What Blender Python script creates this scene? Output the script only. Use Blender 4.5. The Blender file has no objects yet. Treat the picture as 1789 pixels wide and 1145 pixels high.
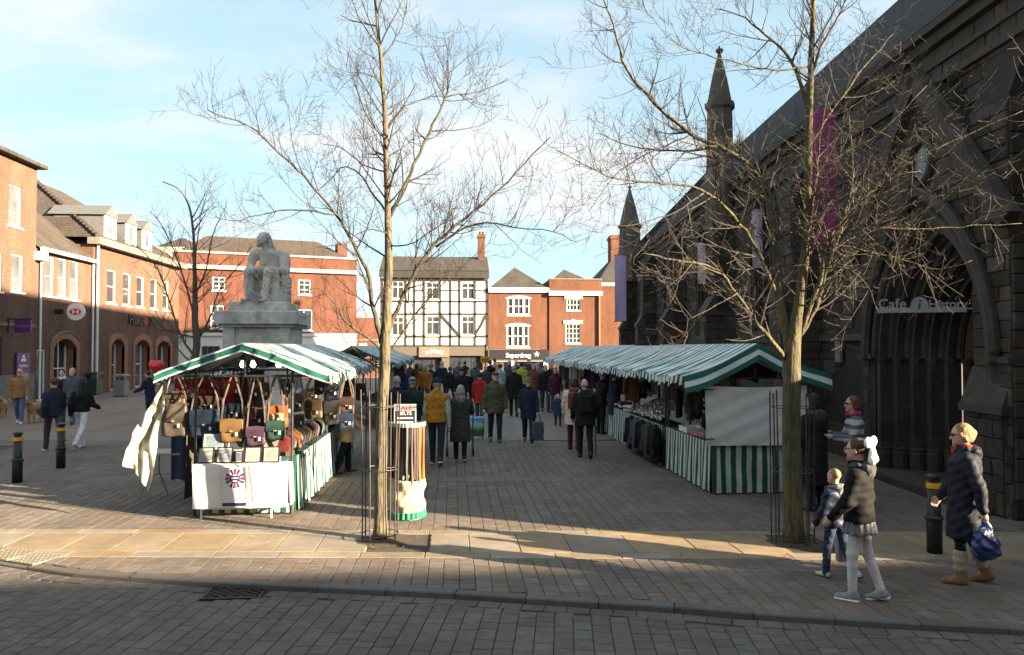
import bpy, math, random
import numpy as np
from mathutils import Vector, Matrix
random.seed(7)
SC = bpy.context.scene
COL = SC.collection
PI = math.pi
rad = math.radians
# ---------------------------------------------------------------- camera
FPX, CX, CY = 1345.0, 894.5, 572.5          # focal length and centre, in pixels of the photograph
YAW, PITCH, CAMH = rad(4.42), rad(1.5), 2.4
cam_d = bpy.data.cameras.new('camera')
cam = bpy.data.objects.new('camera', cam_d)
COL.objects.link(cam)
cam.location = (0, 0, CAMH)
cam.rotation_euler = (PI/2 + PITCH, 0, -YAW)
cam_d.sensor_width = 36
cam_d.lens = 36 * FPX / 1789
cam_d.clip_start = 0.1
cam_d.clip_end = 3000
SC.camera = cam
# ---------------------------------------------------------------- light
SUN_EL = rad(15.0)
SUN_H = Vector((0.879, -0.476))              # horizontal direction towards the sun
SUN_AZ = math.atan2(SUN_H.x, SUN_H.y)        # clockwise from +Y
sun_d = bpy.data.lights.new('sun', 'SUN')
sun_d.energy = 5.0
sun_d.angle = rad(0.55)
sun_d.color = (1.0, 0.8, 0.53)
sun = bpy.data.objects.new('sun', sun_d)
COL.objects.link(sun)
to_sun = Vector((SUN_H.x*math.cos(SUN_EL), SUN_H.y*math.cos(SUN_EL), math.sin(SUN_EL))).normalized()
sun.rotation_euler = to_sun.to_track_quat('Z', 'Y').to_euler()
sun.location = (40, -20, 30)
W = bpy.data.worlds.new('World')
SC.world = W
W.use_nodes = True
nt = W.node_tree
nt.nodes.clear()
def wn(t, **k):
    n = nt.nodes.new(t)
    for a, b in k.items():
        setattr(n, a, b)
    return n
sky = wn('ShaderNodeTexSky', sky_type='NISHITA', sun_disc=False, sun_elevation=SUN_EL, sun_rotation=SUN_AZ,
         altitude=90.0, air_density=1.0, dust_density=1.4, ozone_density=2.2)
tc = wn('ShaderNodeTexCoord')
sep = wn('ShaderNodeSeparateXYZ')
nt.links.new(tc.outputs['Generated'], sep.inputs[0])
mx = wn('ShaderNodeMath', operation='MAXIMUM'); mx.inputs[1].default_value = 0.0
nt.links.new(sep.outputs[2], mx.inputs[0])
ad = wn('ShaderNodeMath', operation='ADD'); ad.inputs[1].default_value = 0.22
nt.links.new(mx.outputs[0], ad.inputs[0])
dv = wn('ShaderNodeVectorMath', operation='DIVIDE')
nt.links.new(tc.outputs['Generated'], dv.inputs[0])
cmb = wn('ShaderNodeCombineXYZ')
for i in range(3):
    nt.links.new(ad.outputs[0], cmb.inputs[i])
nt.links.new(cmb.outputs[0], dv.inputs[1])
mp = wn('ShaderNodeMapping')
mp.inputs['Scale'].default_value = (0.9, 1.5, 1.0)
mp.inputs['Location'].default_value = (3.35, 1.15, 0.0)
nt.links.new(dv.outputs[0], mp.inputs[0])
nz = wn('ShaderNodeTexNoise'); nz.inputs['Scale'].default_value = 1.15; nz.inputs['Detail'].default_value = 7
nz.inputs['Roughness'].default_value = 0.56; nz.inputs['Distortion'].default_value = 0.25
nt.links.new(mp.outputs[0], nz.inputs['Vector'])
cr = wn('ShaderNodeValToRGB')
cr.color_ramp.interpolation = 'EASE'
cr.color_ramp.elements[0].position = 0.4; cr.color_ramp.elements[0].color = (0, 0, 0, 1)
cr.color_ramp.elements[1].position = 0.7; cr.color_ramp.elements[1].color = (1, 1, 1, 1)
nt.links.new(nz.outputs['Fac'], cr.inputs[0])
mixc = wn('ShaderNodeMix', data_type='RGBA', blend_type='MIX')
nt.links.new(cr.outputs[0], mixc.inputs['Factor'])
veil = wn('ShaderNodeMix', data_type='RGBA', blend_type='MIX')
veil.inputs['Factor'].default_value = 0.6
veil.inputs['B'].default_value = (2.15, 2.95, 3.1, 1)      # thin bright winter veil over the whole sky
nt.links.new(sky.outputs[0], veil.inputs['A'])
nt.links.new(veil.outputs['Result'], mixc.inputs['A'])
mixc.inputs['B'].default_value = (3.1, 3.15, 3.2, 1)
bg = wn('ShaderNodeBackground')
bg.inputs['Strength'].default_value = 0.05
out = wn('ShaderNodeOutputWorld')
nt.links.new(mixc.outputs['Result'], bg.inputs[0])
nt.links.new(bg.outputs[0], out.inputs[0])
vs = SC.view_settings
vs.view_transform = 'Standard'
vs.look = 'None'
vs.exposure = 2.72
vs.gamma = 1.0
vs.use_curve_mapping = False
# ---------------------------------------------------------------- pixel -> place helpers (for laying out at real distances)
_f = Vector((math.sin(YAW)*math.cos(PITCH), math.cos(YAW)*math.cos(PITCH), math.sin(PITCH)))
_r = Vector((math.cos(YAW), -math.sin(YAW), 0))
_u = Vector((-math.sin(YAW)*math.sin(PITCH), -math.cos(YAW)*math.sin(PITCH), math.cos(PITCH)))
def ray(px, py):
    return _r*((px-CX)/FPX) + _u*(-(py-CY)/FPX) + _f
def atY(px, py, Y):
    d = ray(px, py); t = Y/d.y
    return Vector((d.x*t, Y, CAMH+d.z*t))
def atX(px, py, X):
    d = ray(px, py); t = X/d.x
    return Vector((X, d.y*t, CAMH+d.z*t))
def G(px, py, z=0.0):
    d = ray(px, py); t = (z-CAMH)/d.z
    return Vector((d.x*t, d.y*t, z))
# ---------------------------------------------------------------- materials
MATS = {}
def nodes_of(m):
    m.use_nodes = True
    n = m.node_tree.nodes
    return n, m.node_tree.links, n['Principled BSDF']
def M(name, col, rough=0.8, var=0.18, scale=6.0, bump=0.0, bscale=40.0, metal=0.0, spec=0.4, rnd=0.0, coord='Object', island=False,
      col2=None, dirt=0.0, detail=5, stretch=None, spots=0.0):
    """base colour with noise variation, fine relief and per-piece variation"""
    if name in MATS:
        return MATS[name]
    m = bpy.data.materials.new(name)
    n, l, b = nodes_of(m)
    b.inputs['Roughness'].default_value = rough
    b.inputs['Metallic'].default_value = metal
    b.inputs['Specular IOR Level'].default_value = spec
    tcn = n.new('ShaderNodeTexCoord')
    src = tcn.outputs[coord]
    if stretch:
        mpn = n.new('ShaderNodeMapping'); mpn.inputs['Scale'].default_value = stretch
        l.new(src, mpn.inputs[0]); src = mpn.outputs[0]
    nzn = n.new('ShaderNodeTexNoise'); nzn.inputs['Scale'].default_value = scale; nzn.inputs['Detail'].default_value = detail
    nzn.inputs['Roughness'].default_value = 0.65
    l.new(src, nzn.inputs['Vector'])
    c = Vector(col[:3])
    c2 = Vector(col2[:3]) if col2 else c*(1+var)
    c1 = c*(1-var) if not col2 else c
    rp = n.new('ShaderNodeValToRGB')
    rp.color_ramp.elements[0].position = 0.32; rp.color_ramp.elements[0].color = (*c1, 1)
    rp.color_ramp.elements[1].position = 0.68; rp.color_ramp.elements[1].color = (*c2, 1)
    l.new(nzn.outputs['Fac'], rp.inputs[0])
    outc = rp.outputs[0]
    if rnd > 0:
        hv = n.new('ShaderNodeHueSaturation')
        if island:
            g = n.new('ShaderNodeNewGeometry'); rs = g.outputs['Random Per Island']
        else:
            g = n.new('ShaderNodeObjectInfo'); rs = g.outputs['Random']
        mr = n.new('ShaderNodeMapRange'); mr.inputs['To Min'].default_value = 1-rnd; mr.inputs['To Max'].default_value = 1+rnd
        l.new(rs, mr.inputs['Value'])
        l.new(mr.outputs[0], hv.inputs['Value'])
        m2 = n.new('ShaderNodeMath'); m2.operation = 'MULTIPLY'; m2.inputs[1].default_value = 7.31
        l.new(rs, m2.inputs[0])
        m3 = n.new('ShaderNodeMath'); m3.operation = 'FRACT'; l.new(m2.outputs[0], m3.inputs[0])
        mr2 = n.new('ShaderNodeMapRange'); mr2.inputs['To Min'].default_value = 0.6; mr2.inputs['To Max'].default_value = 1.35
        l.new(m3.outputs[0], mr2.inputs['Value']); l.new(mr2.outputs[0], hv.inputs['Saturation'])
        l.new(outc, hv.inputs['Color']); outc = hv.outputs[0]
    if dirt > 0:
        nd = n.new('ShaderNodeTexNoise'); nd.inputs['Scale'].default_value = 0.9; nd.inputs['Detail'].default_value = 8; nd.inputs['Roughness'].default_value = 0.7
        l.new(tcn.outputs['Object'], nd.inputs['Vector'])
        rd = n.new('ShaderNodeValToRGB')
        rd.color_ramp.elements[0].position = 0.35; rd.color_ramp.elements[0].color = (1-dirt,)*3+(1,)
        rd.color_ramp.elements[1].position = 0.62; rd.color_ramp.elements[1].color = (1, 1, 1, 1)
        l.new(nd.outputs['Fac'], rd.inputs[0])
        mm = n.new('ShaderNodeMix'); mm.data_type = 'RGBA'; mm.blend_type = 'MULTIPLY'; mm.inputs['Factor'].default_value = 1
        l.new(outc, mm.inputs['A']); l.new(rd.outputs[0], mm.inputs['B']); outc = mm.outputs['Result']
    if spots > 0:
        vo = n.new('ShaderNodeTexVoronoi'); vo.inputs['Scale'].default_value = 2.6; l.new(tcn.outputs['Object'], vo.inputs['Vector'])
        ls = n.new('ShaderNodeMapRange'); ls.inputs['From Min'].default_value = 0.035; ls.inputs['From Max'].default_value = 0.065; ls.inputs['To Min'].default_value = 1; ls.inputs['To Max'].default_value = 0
        l.new(vo.outputs['Distance'], ls.inputs['Value'])
        sr = n.new('ShaderNodeSeparateColor'); l.new(vo.outputs['Color'], sr.inputs[0])
        gt_ = n.new('ShaderNodeMath'); gt_.operation = 'GREATER_THAN'; gt_.inputs[1].default_value = 0.3; l.new(sr.outputs[0], gt_.inputs[0])
        mu = n.new('ShaderNodeMath'); mu.operation = 'MULTIPLY'; l.new(ls.outputs[0], mu.inputs[0]); l.new(gt_.outputs[0], mu.inputs[1])
        mu2 = n.new('ShaderNodeMath'); mu2.operation = 'MULTIPLY'; mu2.inputs[1].default_value = spots; l.new(mu.outputs[0], mu2.inputs[0])
        ms_ = n.new('ShaderNodeMix'); ms_.data_type = 'RGBA'; l.new(mu2.outputs[0], ms_.inputs['Factor']); l.new(outc, ms_.inputs['A'])
        rs_ = n.new('ShaderNodeMix'); rs_.data_type = 'RGBA'; l.new(sr.outputs[1], rs_.inputs['Factor']); rs_.inputs['A'].default_value = (0.04, 0.036, 0.033, 1); rs_.inputs['B'].default_value = (0.34, 0.32, 0.3, 1)
        l.new(rs_.outputs['Result'], ms_.inputs['B']); outc = ms_.outputs['Result']
    l.new(outc, b.inputs['Base Color'])
    if bump > 0:
        nb = n.new('ShaderNodeTexNoise'); nb.inputs['Scale'].default_value = bscale; nb.inputs['Detail'].default_value = 4
        l.new(src, nb.inputs['Vector'])
        bp = n.new('ShaderNodeBump'); bp.inputs['Strength'].default_value = bump; bp.inputs['Distance'].default_value = 0.02
        l.new(nb.outputs['Fac'], bp.inputs['Height']); l.new(bp.outputs[0], b.inputs['Normal'])
    MATS[name] = m
    return m
def brickmat(name, c1, c2, mortar, bw=0.225, bh=0.075, ms=0.01, dirt=0.42, rough=0.9, offset=0.5):
    m = bpy.data.materials.new(name)
    n, l, b = nodes_of(m)
    b.inputs['Roughness'].default_value = rough
    b.inputs['Specular IOR Level'].default_value = 0.2
    uv = n.new('ShaderNodeUVMap')
    br = n.new('ShaderNodeTexBrick'); br.offset = offset
    br.inputs['Scale'].default_value = 1.0
    br.inputs['Brick Width'].default_value = bw; br.inputs['Row Height'].default_value = bh
    br.inputs['Mortar Size'].default_value = ms
    br.inputs['Color1'].default_value = (*c1, 1); br.inputs['Color2'].default_value = (*c2, 1); br.inputs['Mortar'].default_value = (*mortar, 1)
    l.new(uv.outputs[0], br.inputs['Vector'])
    nd = n.new('ShaderNodeTexNoise'); nd.inputs['Scale'].default_value = 0.8; nd.inputs['Detail'].default_value = 9; nd.inputs['Roughness'].default_value = 0.7
    mpd = n.new('ShaderNodeMapping'); mpd.inputs['Scale'].default_value = (1.3, 0.4, 1.0); l.new(uv.outputs[0], mpd.inputs[0]); l.new(mpd.outputs[0], nd.inputs['Vector'])
    rd = n.new('ShaderNodeValToRGB')
    rd.color_ramp.elements[0].position = 0.3; rd.color_ramp.elements[0].color = (1-dirt,)*3+(1,)
    rd.color_ramp.elements[1].position = 0.7; rd.color_ramp.elements[1].color = (1.08, 1.05, 1.02, 1)
    l.new(nd.outputs['Fac'], rd.inputs[0])
    mm = n.new('ShaderNodeMix'); mm.data_type = 'RGBA'; mm.blend_type = 'MULTIPLY'; mm.inputs['Factor'].default_value = 1
    l.new(br.outputs['Color'], mm.inputs['A']); l.new(rd.outputs[0], mm.inputs['B'])
    l.new(mm.outputs['Result'], b.inputs['Base Color'])
    bp = n.new('ShaderNodeBump'); bp.inputs['Strength'].default_value = 0.5; bp.inputs['Distance'].default_value = 0.01
    l.new(br.outputs['Fac'], bp.inputs['Height']); bp.invert = True
    l.new(bp.outputs[0], b.inputs['Normal'])
    MATS[name] = m
    return m
def stripemat(name, ca, cb, period, duty, rough=0.75, axis=0, soft=0.0, transl=0.0, wear=0.2):
    """woven stripes across the cloth, from the cloth's own UV in metres"""
    m = bpy.data.materials.new(name)
    n, l, b = nodes_of(m)
    b.inputs['Roughness'].default_value = rough
    b.inputs['Specular IOR Level'].default_value = 0.3
    uv = n.new('ShaderNodeUVMap'); s = n.new('ShaderNodeSeparateXYZ'); l.new(uv.outputs[0], s.inputs[0])
    nw = n.new('ShaderNodeTexNoise'); nw.inputs['Scale'].default_value = 1.7; nw.inputs['Detail'].default_value = 2; l.new(uv.outputs[0], nw.inputs['Vector'])
    wob = n.new('ShaderNodeMath'); wob.operation = 'MULTIPLY_ADD'; wob.inputs[1].default_value = 0.05; l.new(nw.outputs['Fac'], wob.inputs[0]); l.new(s.outputs[axis], wob.inputs[2])
    d = n.new('ShaderNodeMath'); d.operation = 'DIVIDE'; d.inputs[1].default_value = period; l.new(wob.outputs[0], d.inputs[0])
    fr = n.new('ShaderNodeMath'); fr.operation = 'FRACT'; l.new(d.outputs[0], fr.inputs[0])
    g = n.new('ShaderNodeMath'); g.operation = 'LESS_THAN'; g.inputs[1].default_value = duty; l.new(fr.outputs[0], g.inputs[0])
    mx_ = n.new('ShaderNodeMix'); mx_.data_type = 'RGBA'; l.new(g.outputs[0], mx_.inputs['Factor'])
    mx_.inputs['A'].default_value = (*cb, 1); mx_.inputs['B'].default_value = (*ca, 1)
    nd = n.new('ShaderNodeTexNoise'); nd.inputs['Scale'].default_value = 2.2; nd.inputs['Detail'].default_value = 7
    l.new(uv.outputs[0], nd.inputs['Vector'])
    rd = n.new('ShaderNodeValToRGB')
    rd.color_ramp.elements[0].position = 0.3; rd.color_ramp.elements[0].color = (1-2*wear, 1-2*wear, 1-2.1*wear, 1)
    rd.color_ramp.elements[1].position = 0.65; rd.color_ramp.elements[1].color = (1, 1, 1, 1)
    l.new(nd.outputs['Fac'], rd.inputs[0])
    mm = n.new('ShaderNodeMix'); mm.data_type = 'RGBA'; mm.blend_type = 'MULTIPLY'; mm.inputs['Factor'].default_value = 1
    l.new(mx_.outputs['Result'], mm.inputs['A']); l.new(rd.outputs[0], mm.inputs['B'])
    l.new(mm.outputs['Result'], b.inputs['Base Color'])
    nb = n.new('ShaderNodeTexNoise'); nb.inputs['Scale'].default_value = 9; nb.inputs['Detail'].default_value = 3
    l.new(uv.outputs[0], nb.inputs['Vector'])
    bp = n.new('ShaderNodeBump'); bp.inputs['Strength'].default_value = 0.35; bp.inputs['Distance'].default_value = 0.03
    l.new(nb.outputs['Fac'], bp.inputs['Height']); l.new(bp.outputs[0], b.inputs['Normal'])
    MATS[name] = m
    return m
def glassmat(name, col, rough=0.06, spec=0.7):
    return M(name, col, rough=rough, var=0.35, scale=0.9, spec=spec)
def emis(name, col, strength):
    m = bpy.data.materials.new(name)
    n, l, b = nodes_of(m)
    b.inputs['Base Color'].default_value = (*col, 1)
    b.inputs['Emission Color'].default_value = (*col, 1)
    b.inputs['Emission Strength'].default_value = strength
    MATS[name] = m
    return m
# ---------------------------------------------------------------- mesh helpers
WM = {}
def world_of(o):
    return WM.get(o.name, Matrix.Identity(4))
def tag(o, label=None, cat=None, group=None, kind=None):
    if label: o['label'] = label
    if cat: o['category'] = cat
    if group: o['group'] = group
    if kind: o['kind'] = kind
    return o
def thing(name, label, cat, loc=(0, 0, 0), rz=0.0, group=None):
    o = bpy.data.objects.new(name, None)
    o.empty_display_size = 0.2
    COL.objects.link(o)
    o.location = loc; o.rotation_euler = (0, 0, rz)
    WM[o.name] = Matrix.Translation(Vector(loc)) @ Matrix.Rotation(rz, 4, 'Z')
    return tag(o, label, cat, group)
def link(name, me, parent=None, world=False, loc=None, rot=None):
    o = bpy.data.objects.new(name, me)
    COL.objects.link(o)
    if loc is not None: o.location = loc
    if rot is not None: o.rotation_euler = rot
    basis = Matrix.Translation(Vector(loc or (0, 0, 0)))
    if rot is not None:
        from mathutils import Euler
        basis = basis @ Euler(rot).to_matrix().to_4x4()
    if parent is not None:
        o.parent = parent
        if world:
            o.matrix_parent_inverse = world_of(parent).inverted()
            WM[o.name] = basis
        else:
            WM[o.name] = world_of(parent) @ basis
    else:
        WM[o.name] = basis
    return o
def V(*a):
    return Vector(a if len(a) > 1 else a[0])
class MB:
    def __init__(s):
        s.v = []; s.f = []; s.m = []; s.uv = {}
    def add(s, pts, faces, m=0, uvs=None):
        o = len(s.v)
        s.v.extend([tuple(p) for p in pts])
        for i, f in enumerate(faces):
            if uvs is not None:
                s.uv[len(s.f)] = [uvs[k] for k in f]
            s.f.append(tuple(o+k for k in f)); s.m.append(m)
        return s
    def quad(s, a, b, c, d, m=0, uv=None):
        return s.add([a, b, c, d], [(0, 1, 2, 3)], m, uv)
    def poly(s, pts, m=0):
        return s.add(pts, [tuple(range(len(pts)))], m)
    def box(s, x0, x1, y0, y1, z0, z1, m=0, ch=0.0):
        if ch > 0:
            c = ch
            p = [(x0, y0, z0), (x1, y0, z0), (x1, y1, z0), (x0, y1, z0), (x0, y0, z1-c), (x1, y0, z1-c), (x1, y1, z1-c), (x0, y1, z1-c),
                 (x0+c, y0+c, z1), (x1-c, y0+c, z1), (x1-c, y1-c, z1), (x0+c, y1-c, z1)]
            return s.add(p, [(0, 1, 5, 4), (1, 2, 6, 5), (2, 3, 7, 6), (3, 0, 4, 7), (4, 5, 9, 8), (5, 6, 10, 9), (6, 7, 11, 10), (7, 4, 8, 11), (8, 9, 10, 11)], m)
        p = [(x0, y0, z0), (x1, y0, z0), (x1, y1, z0), (x0, y1, z0), (x0, y0, z1), (x1, y0, z1), (x1, y1, z1), (x0, y1, z1)]
        return s.add(p, [(3, 2, 1, 0), (4, 5, 6, 7), (0, 1, 5, 4), (1, 2, 6, 5), (2, 3, 7, 6), (3, 0, 4, 7)], m)
    def obox(s, T, sx, sy, sz, m=0):
        """box of size sx,sy,sz centred in frame T"""
        p = [T @ Vector((a*sx/2, b*sy/2, c*sz/2)) for a, b, c in ((-1, -1, -1), (1, -1, -1), (1, 1, -1), (-1, 1, -1), (-1, -1, 1), (1, -1, 1), (1, 1, 1), (-1, 1, 1))]
        return s.add(p, [(3, 2, 1, 0), (4, 5, 6, 7), (0, 1, 5, 4), (1, 2, 6, 5), (2, 3, 7, 6), (3, 0, 4, 7)], m)
    def bar(s, a, b, w, h=None, m=0, up=(0, 0, 1)):
        a = Vector(a); b = Vector(b); d = b-a; L = d.length
        if L < 1e-6: return s
        z = d/L; u = Vector(up)
        if abs(z.dot(u)) > 0.98: u = Vector((0, 1, 0))
        x = u.cross(z).normalized(); y = z.cross(x)
        T = Matrix(((x.x, y.x, z.x, 0), (x.y, y.y, z.y, 0), (x.z, y.z, z.z, 0), (0, 0, 0, 1)))
        T.translation = (a+b)/2
        return s.obox(T, w, h or w, L, m)
    def tube(s, pts, rs, n=8, m=0, cap=True):
        pts = [Vector(p) for p in pts]
        if not hasattr(rs, '__len__'): rs = [rs]*len(pts)
        o = len(s.v); k = len(pts)
        x = None
        for i in range(k):
            d = (pts[min(i+1, k-1)]-pts[max(i-1, 0)])
            if d.length < 1e-9: d = Vector((0, 0, 1))
            d.normalize()
            if x is None:
                x = d.orthogonal().normalized()
            else:
                x = (x - d*x.dot(d))
                x = x.normalized() if x.length > 1e-6 else d.orthogonal().normalized()
            y = d.cross(x)
            for j in range(n):
                a = 2*PI*j/n
                s.v.append(tuple(pts[i]+(x*math.cos(a)+y*math.sin(a))*rs[i]))
        for i in range(k-1):
            for j in range(n):
                j2 = (j+1) % n
                s.f.append((o+i*n+j, o+i*n+j2, o+(i+1)*n+j2, o+(i+1)*n+j)); s.m.append(m)
        if cap and n > 2:
            s.f.append(tuple(o+j for j in reversed(range(n)))); s.m.append(m)
            s.f.append(tuple(o+(k-1)*n+j for j in range(n))); s.m.append(m)
        return s
    def cyl(s, c, r, z0, z1, n=16, m=0, r2=None):
        return s.tube([(c[0], c[1], z0), (c[0], c[1], z1)], [r, r if r2 is None else r2], n, m)
    def lathe(s, c, prof, n=16, m=0):
        return s.tube([(c[0], c[1], z) for r, z in prof], [r for r, z in prof], n, m)
    def prism(s, poly, vec, m=0):
        """closed polygon (3d points) extruded by vec"""
        k = len(poly); vec = Vector(vec)
        pts = [Vector(p) for p in poly] + [Vector(p)+vec for p in poly]
        f = [tuple(reversed(range(k))), tuple(range(k, 2*k))]
        for i in range(k):
            j = (i+1) % k
            f.append((i, j, k+j, k+i))
        return s.add(pts, f, m)
    def grid(s, fn, nu, nv, m=0, uvf=None, both=None):
        """fn(u,v) -> point, u,v in 0..1"""
        pts = []; uvs = []
        for i in range(nu+1):
            for j in range(nv+1):
                u, v = i/nu, j/nv
                pts.append(fn(u, v))
                uvs.append(uvf(u, v) if uvf else (u, v))
        fs = [(i*(nv+1)+j, (i+1)*(nv+1)+j, (i+1)*(nv+1)+j+1, i*(nv+1)+j+1) for i in range(nu) for j in range(nv)]
        return s.add(pts, fs, m, uvs)
    def mesh(s, name, mats, smooth=False, autouv=True):
        me = bpy.data.meshes.new(name)
        me.from_pydata(s.v, [], s.f)
        for mt in (mats if isinstance(mats, (list, tuple)) else [mats]):
            me.materials.append(mt)
        np_m = np.array(s.m, dtype=np.int32)
        me.polygons.foreach_set('material_index', np_m)
        if autouv and len(s.f) < 60000:
            uvl = me.uv_layers.new(name='UVMap')
            nl = len(me.loops)
            buf = np.zeros((nl, 2), dtype=np.float32)
            co = np.array(s.v, dtype=np.float32)
            nrm = np.zeros(len(s.f)*3, dtype=np.float32); me.polygons.foreach_get('normal', nrm); nrm = nrm.reshape(-1, 3)
            li = 0
            for fi, f in enumerate(s.f):
                k = len(f)
                if fi in s.uv:
                    buf[li:li+k] = s.uv[fi]
                else:
                    p = co[list(f)]; a = np.abs(nrm[fi])
                    if a[2] > 0.8: buf[li:li+k] = p[:, :2]
                    elif a[0] > a[1]: buf[li:li+k] = p[:, 1:3]
                    else: buf[li:li+k] = p[:, [0, 2]]
                li += k
            uvl.data.foreach_set('uv', buf.ravel())
        if smooth:
            me.polygons.foreach_set('use_smooth', np.ones(len(s.f), dtype=bool))
        me.update()
        return me
    def build(s, name, mats, parent=None, smooth=False, world=False, loc=None, rot=None):
        return link(name, s.mesh(name, mats, smooth), parent, world, loc, rot)
def copy_tree(o, parent=None):
    c = o.copy(); COL.objects.link(c)
    if parent is not None:
        c.parent = parent
        c.matrix_parent_inverse = o.matrix_parent_inverse.copy()
    for ch in list(o.children):
        copy_tree(ch, c)
    return c
def text_mesh(s, size, mat, parent, T, extrude=0.01, name='lettering', spacing=1.0, world=True, shear=0.0, bold=0.0):
    cu = bpy.data.curves.new('txt', 'FONT')
    cu.body = s; cu.size = size; cu.extrude = extrude; cu.align_x = 'CENTER'; cu.align_y = 'CENTER'
    cu.space_character = spacing; cu.shear = shear; cu.offset = bold
    cu.resolution_u = 3
    to = bpy.data.objects.new('txt', cu); COL.objects.link(to)
    dg = bpy.context.evaluated_depsgraph_get()
    me = bpy.data.meshes.new_from_object(to.evaluated_get(dg))
    bpy.data.objects.remove(to)
    me.materials.clear(); me.materials.append(mat)
    me.transform(T)
    return link(name, me, parent, world)
def face_frame(origin, right, up):
    r_ = Vector(right).normalized(); u_ = Vector(up).normalized(); n_ = r_.cross(u_)
    T = Matrix(((r_.x, u_.x, n_.x, 0), (r_.y, u_.y, n_.y, 0), (r_.z, u_.z, n_.z, 0), (0, 0, 0, 1)))
    T.translation = Vector(origin)
    return T
# ---------------------------------------------------------------- smooth solids (signed distance -> one skin)
def _cap(P, a, b, ra, rb):
    a = np.array(a, float); b = np.array(b, float)
    ba = b-a; L2 = max(float(ba@ba), 1e-9)
    pa = P-a
    h = np.clip((pa@ba)/L2, 0, 1)
    d = pa-h[..., None]*ba
    return np.sqrt((d*d).sum(-1))-(ra+(rb-ra)*h)
def _ell(P, c, r, R=None):
    q = P-np.array(c, float)
    if R is not None: q = q@np.array(R, float)
    r = np.array(r, float)
    k0 = np.sqrt(((q/r)**2).sum(-1)); k1 = np.sqrt(((q/(r*r))**2).sum(-1))
    return k0*(k0-1)/np.maximum(k1, 1e-6)
def _box(P, c, h, rd=0.01, R=None):
    q = P-np.array(c, float)
    if R is not None: q = q@np.array(R, float)
    q = np.abs(q)-(np.array(h, float)-rd)
    return np.sqrt((np.maximum(q, 0)**2).sum(-1))+np.minimum(q.max(-1), 0)-rd
def _colm(P, lv):
    """upright column of elliptical rings: lv = [(z,cx,cy,rx,ry)...] rising"""
    lv = np.array(lv, float)
    z = P[..., 2]
    g = [np.interp(z, lv[:, 0], lv[:, k]) for k in range(1, 5)]
    qx = (P[..., 0]-g[0])/g[2]; qy = (P[..., 1]-g[1])/g[3]
    d = (np.sqrt(qx*qx+qy*qy)-1)*np.minimum(g[2], g[3])
    dz = np.maximum(lv[0, 0]-z, z-lv[-1, 0])
    return np.maximum(d, dz)
def prim_box(p):
    t = p[0]
    if t == 'cap':
        r = max(p[3], p[4]); a, b = np.array(p[1], float), np.array(p[2], float)
        return np.minimum(a, b)-r, np.maximum(a, b)+r
    if t == 'ell':
        c = np.array(p[1], float); r = np.array(p[2], float) if len(p) < 4 else max(p[2])
        return c-r, c+r
    if t == 'box':
        c = np.array(p[1], float); r = np.array(p[2], float) if len(p) < 5 else float(np.linalg.norm(p[2]))
        return c-r, c+r
    if t == 'col':
        a = np.array(p[1], float)
        return np.array(((a[:, 1]-a[:, 3]).min(), (a[:, 2]-a[:, 4]).min(), a[0, 0])), np.array(((a[:, 1]+a[:, 3]).max(), (a[:, 2]+a[:, 4]).max(), a[-1, 0]))
    return None
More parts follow.
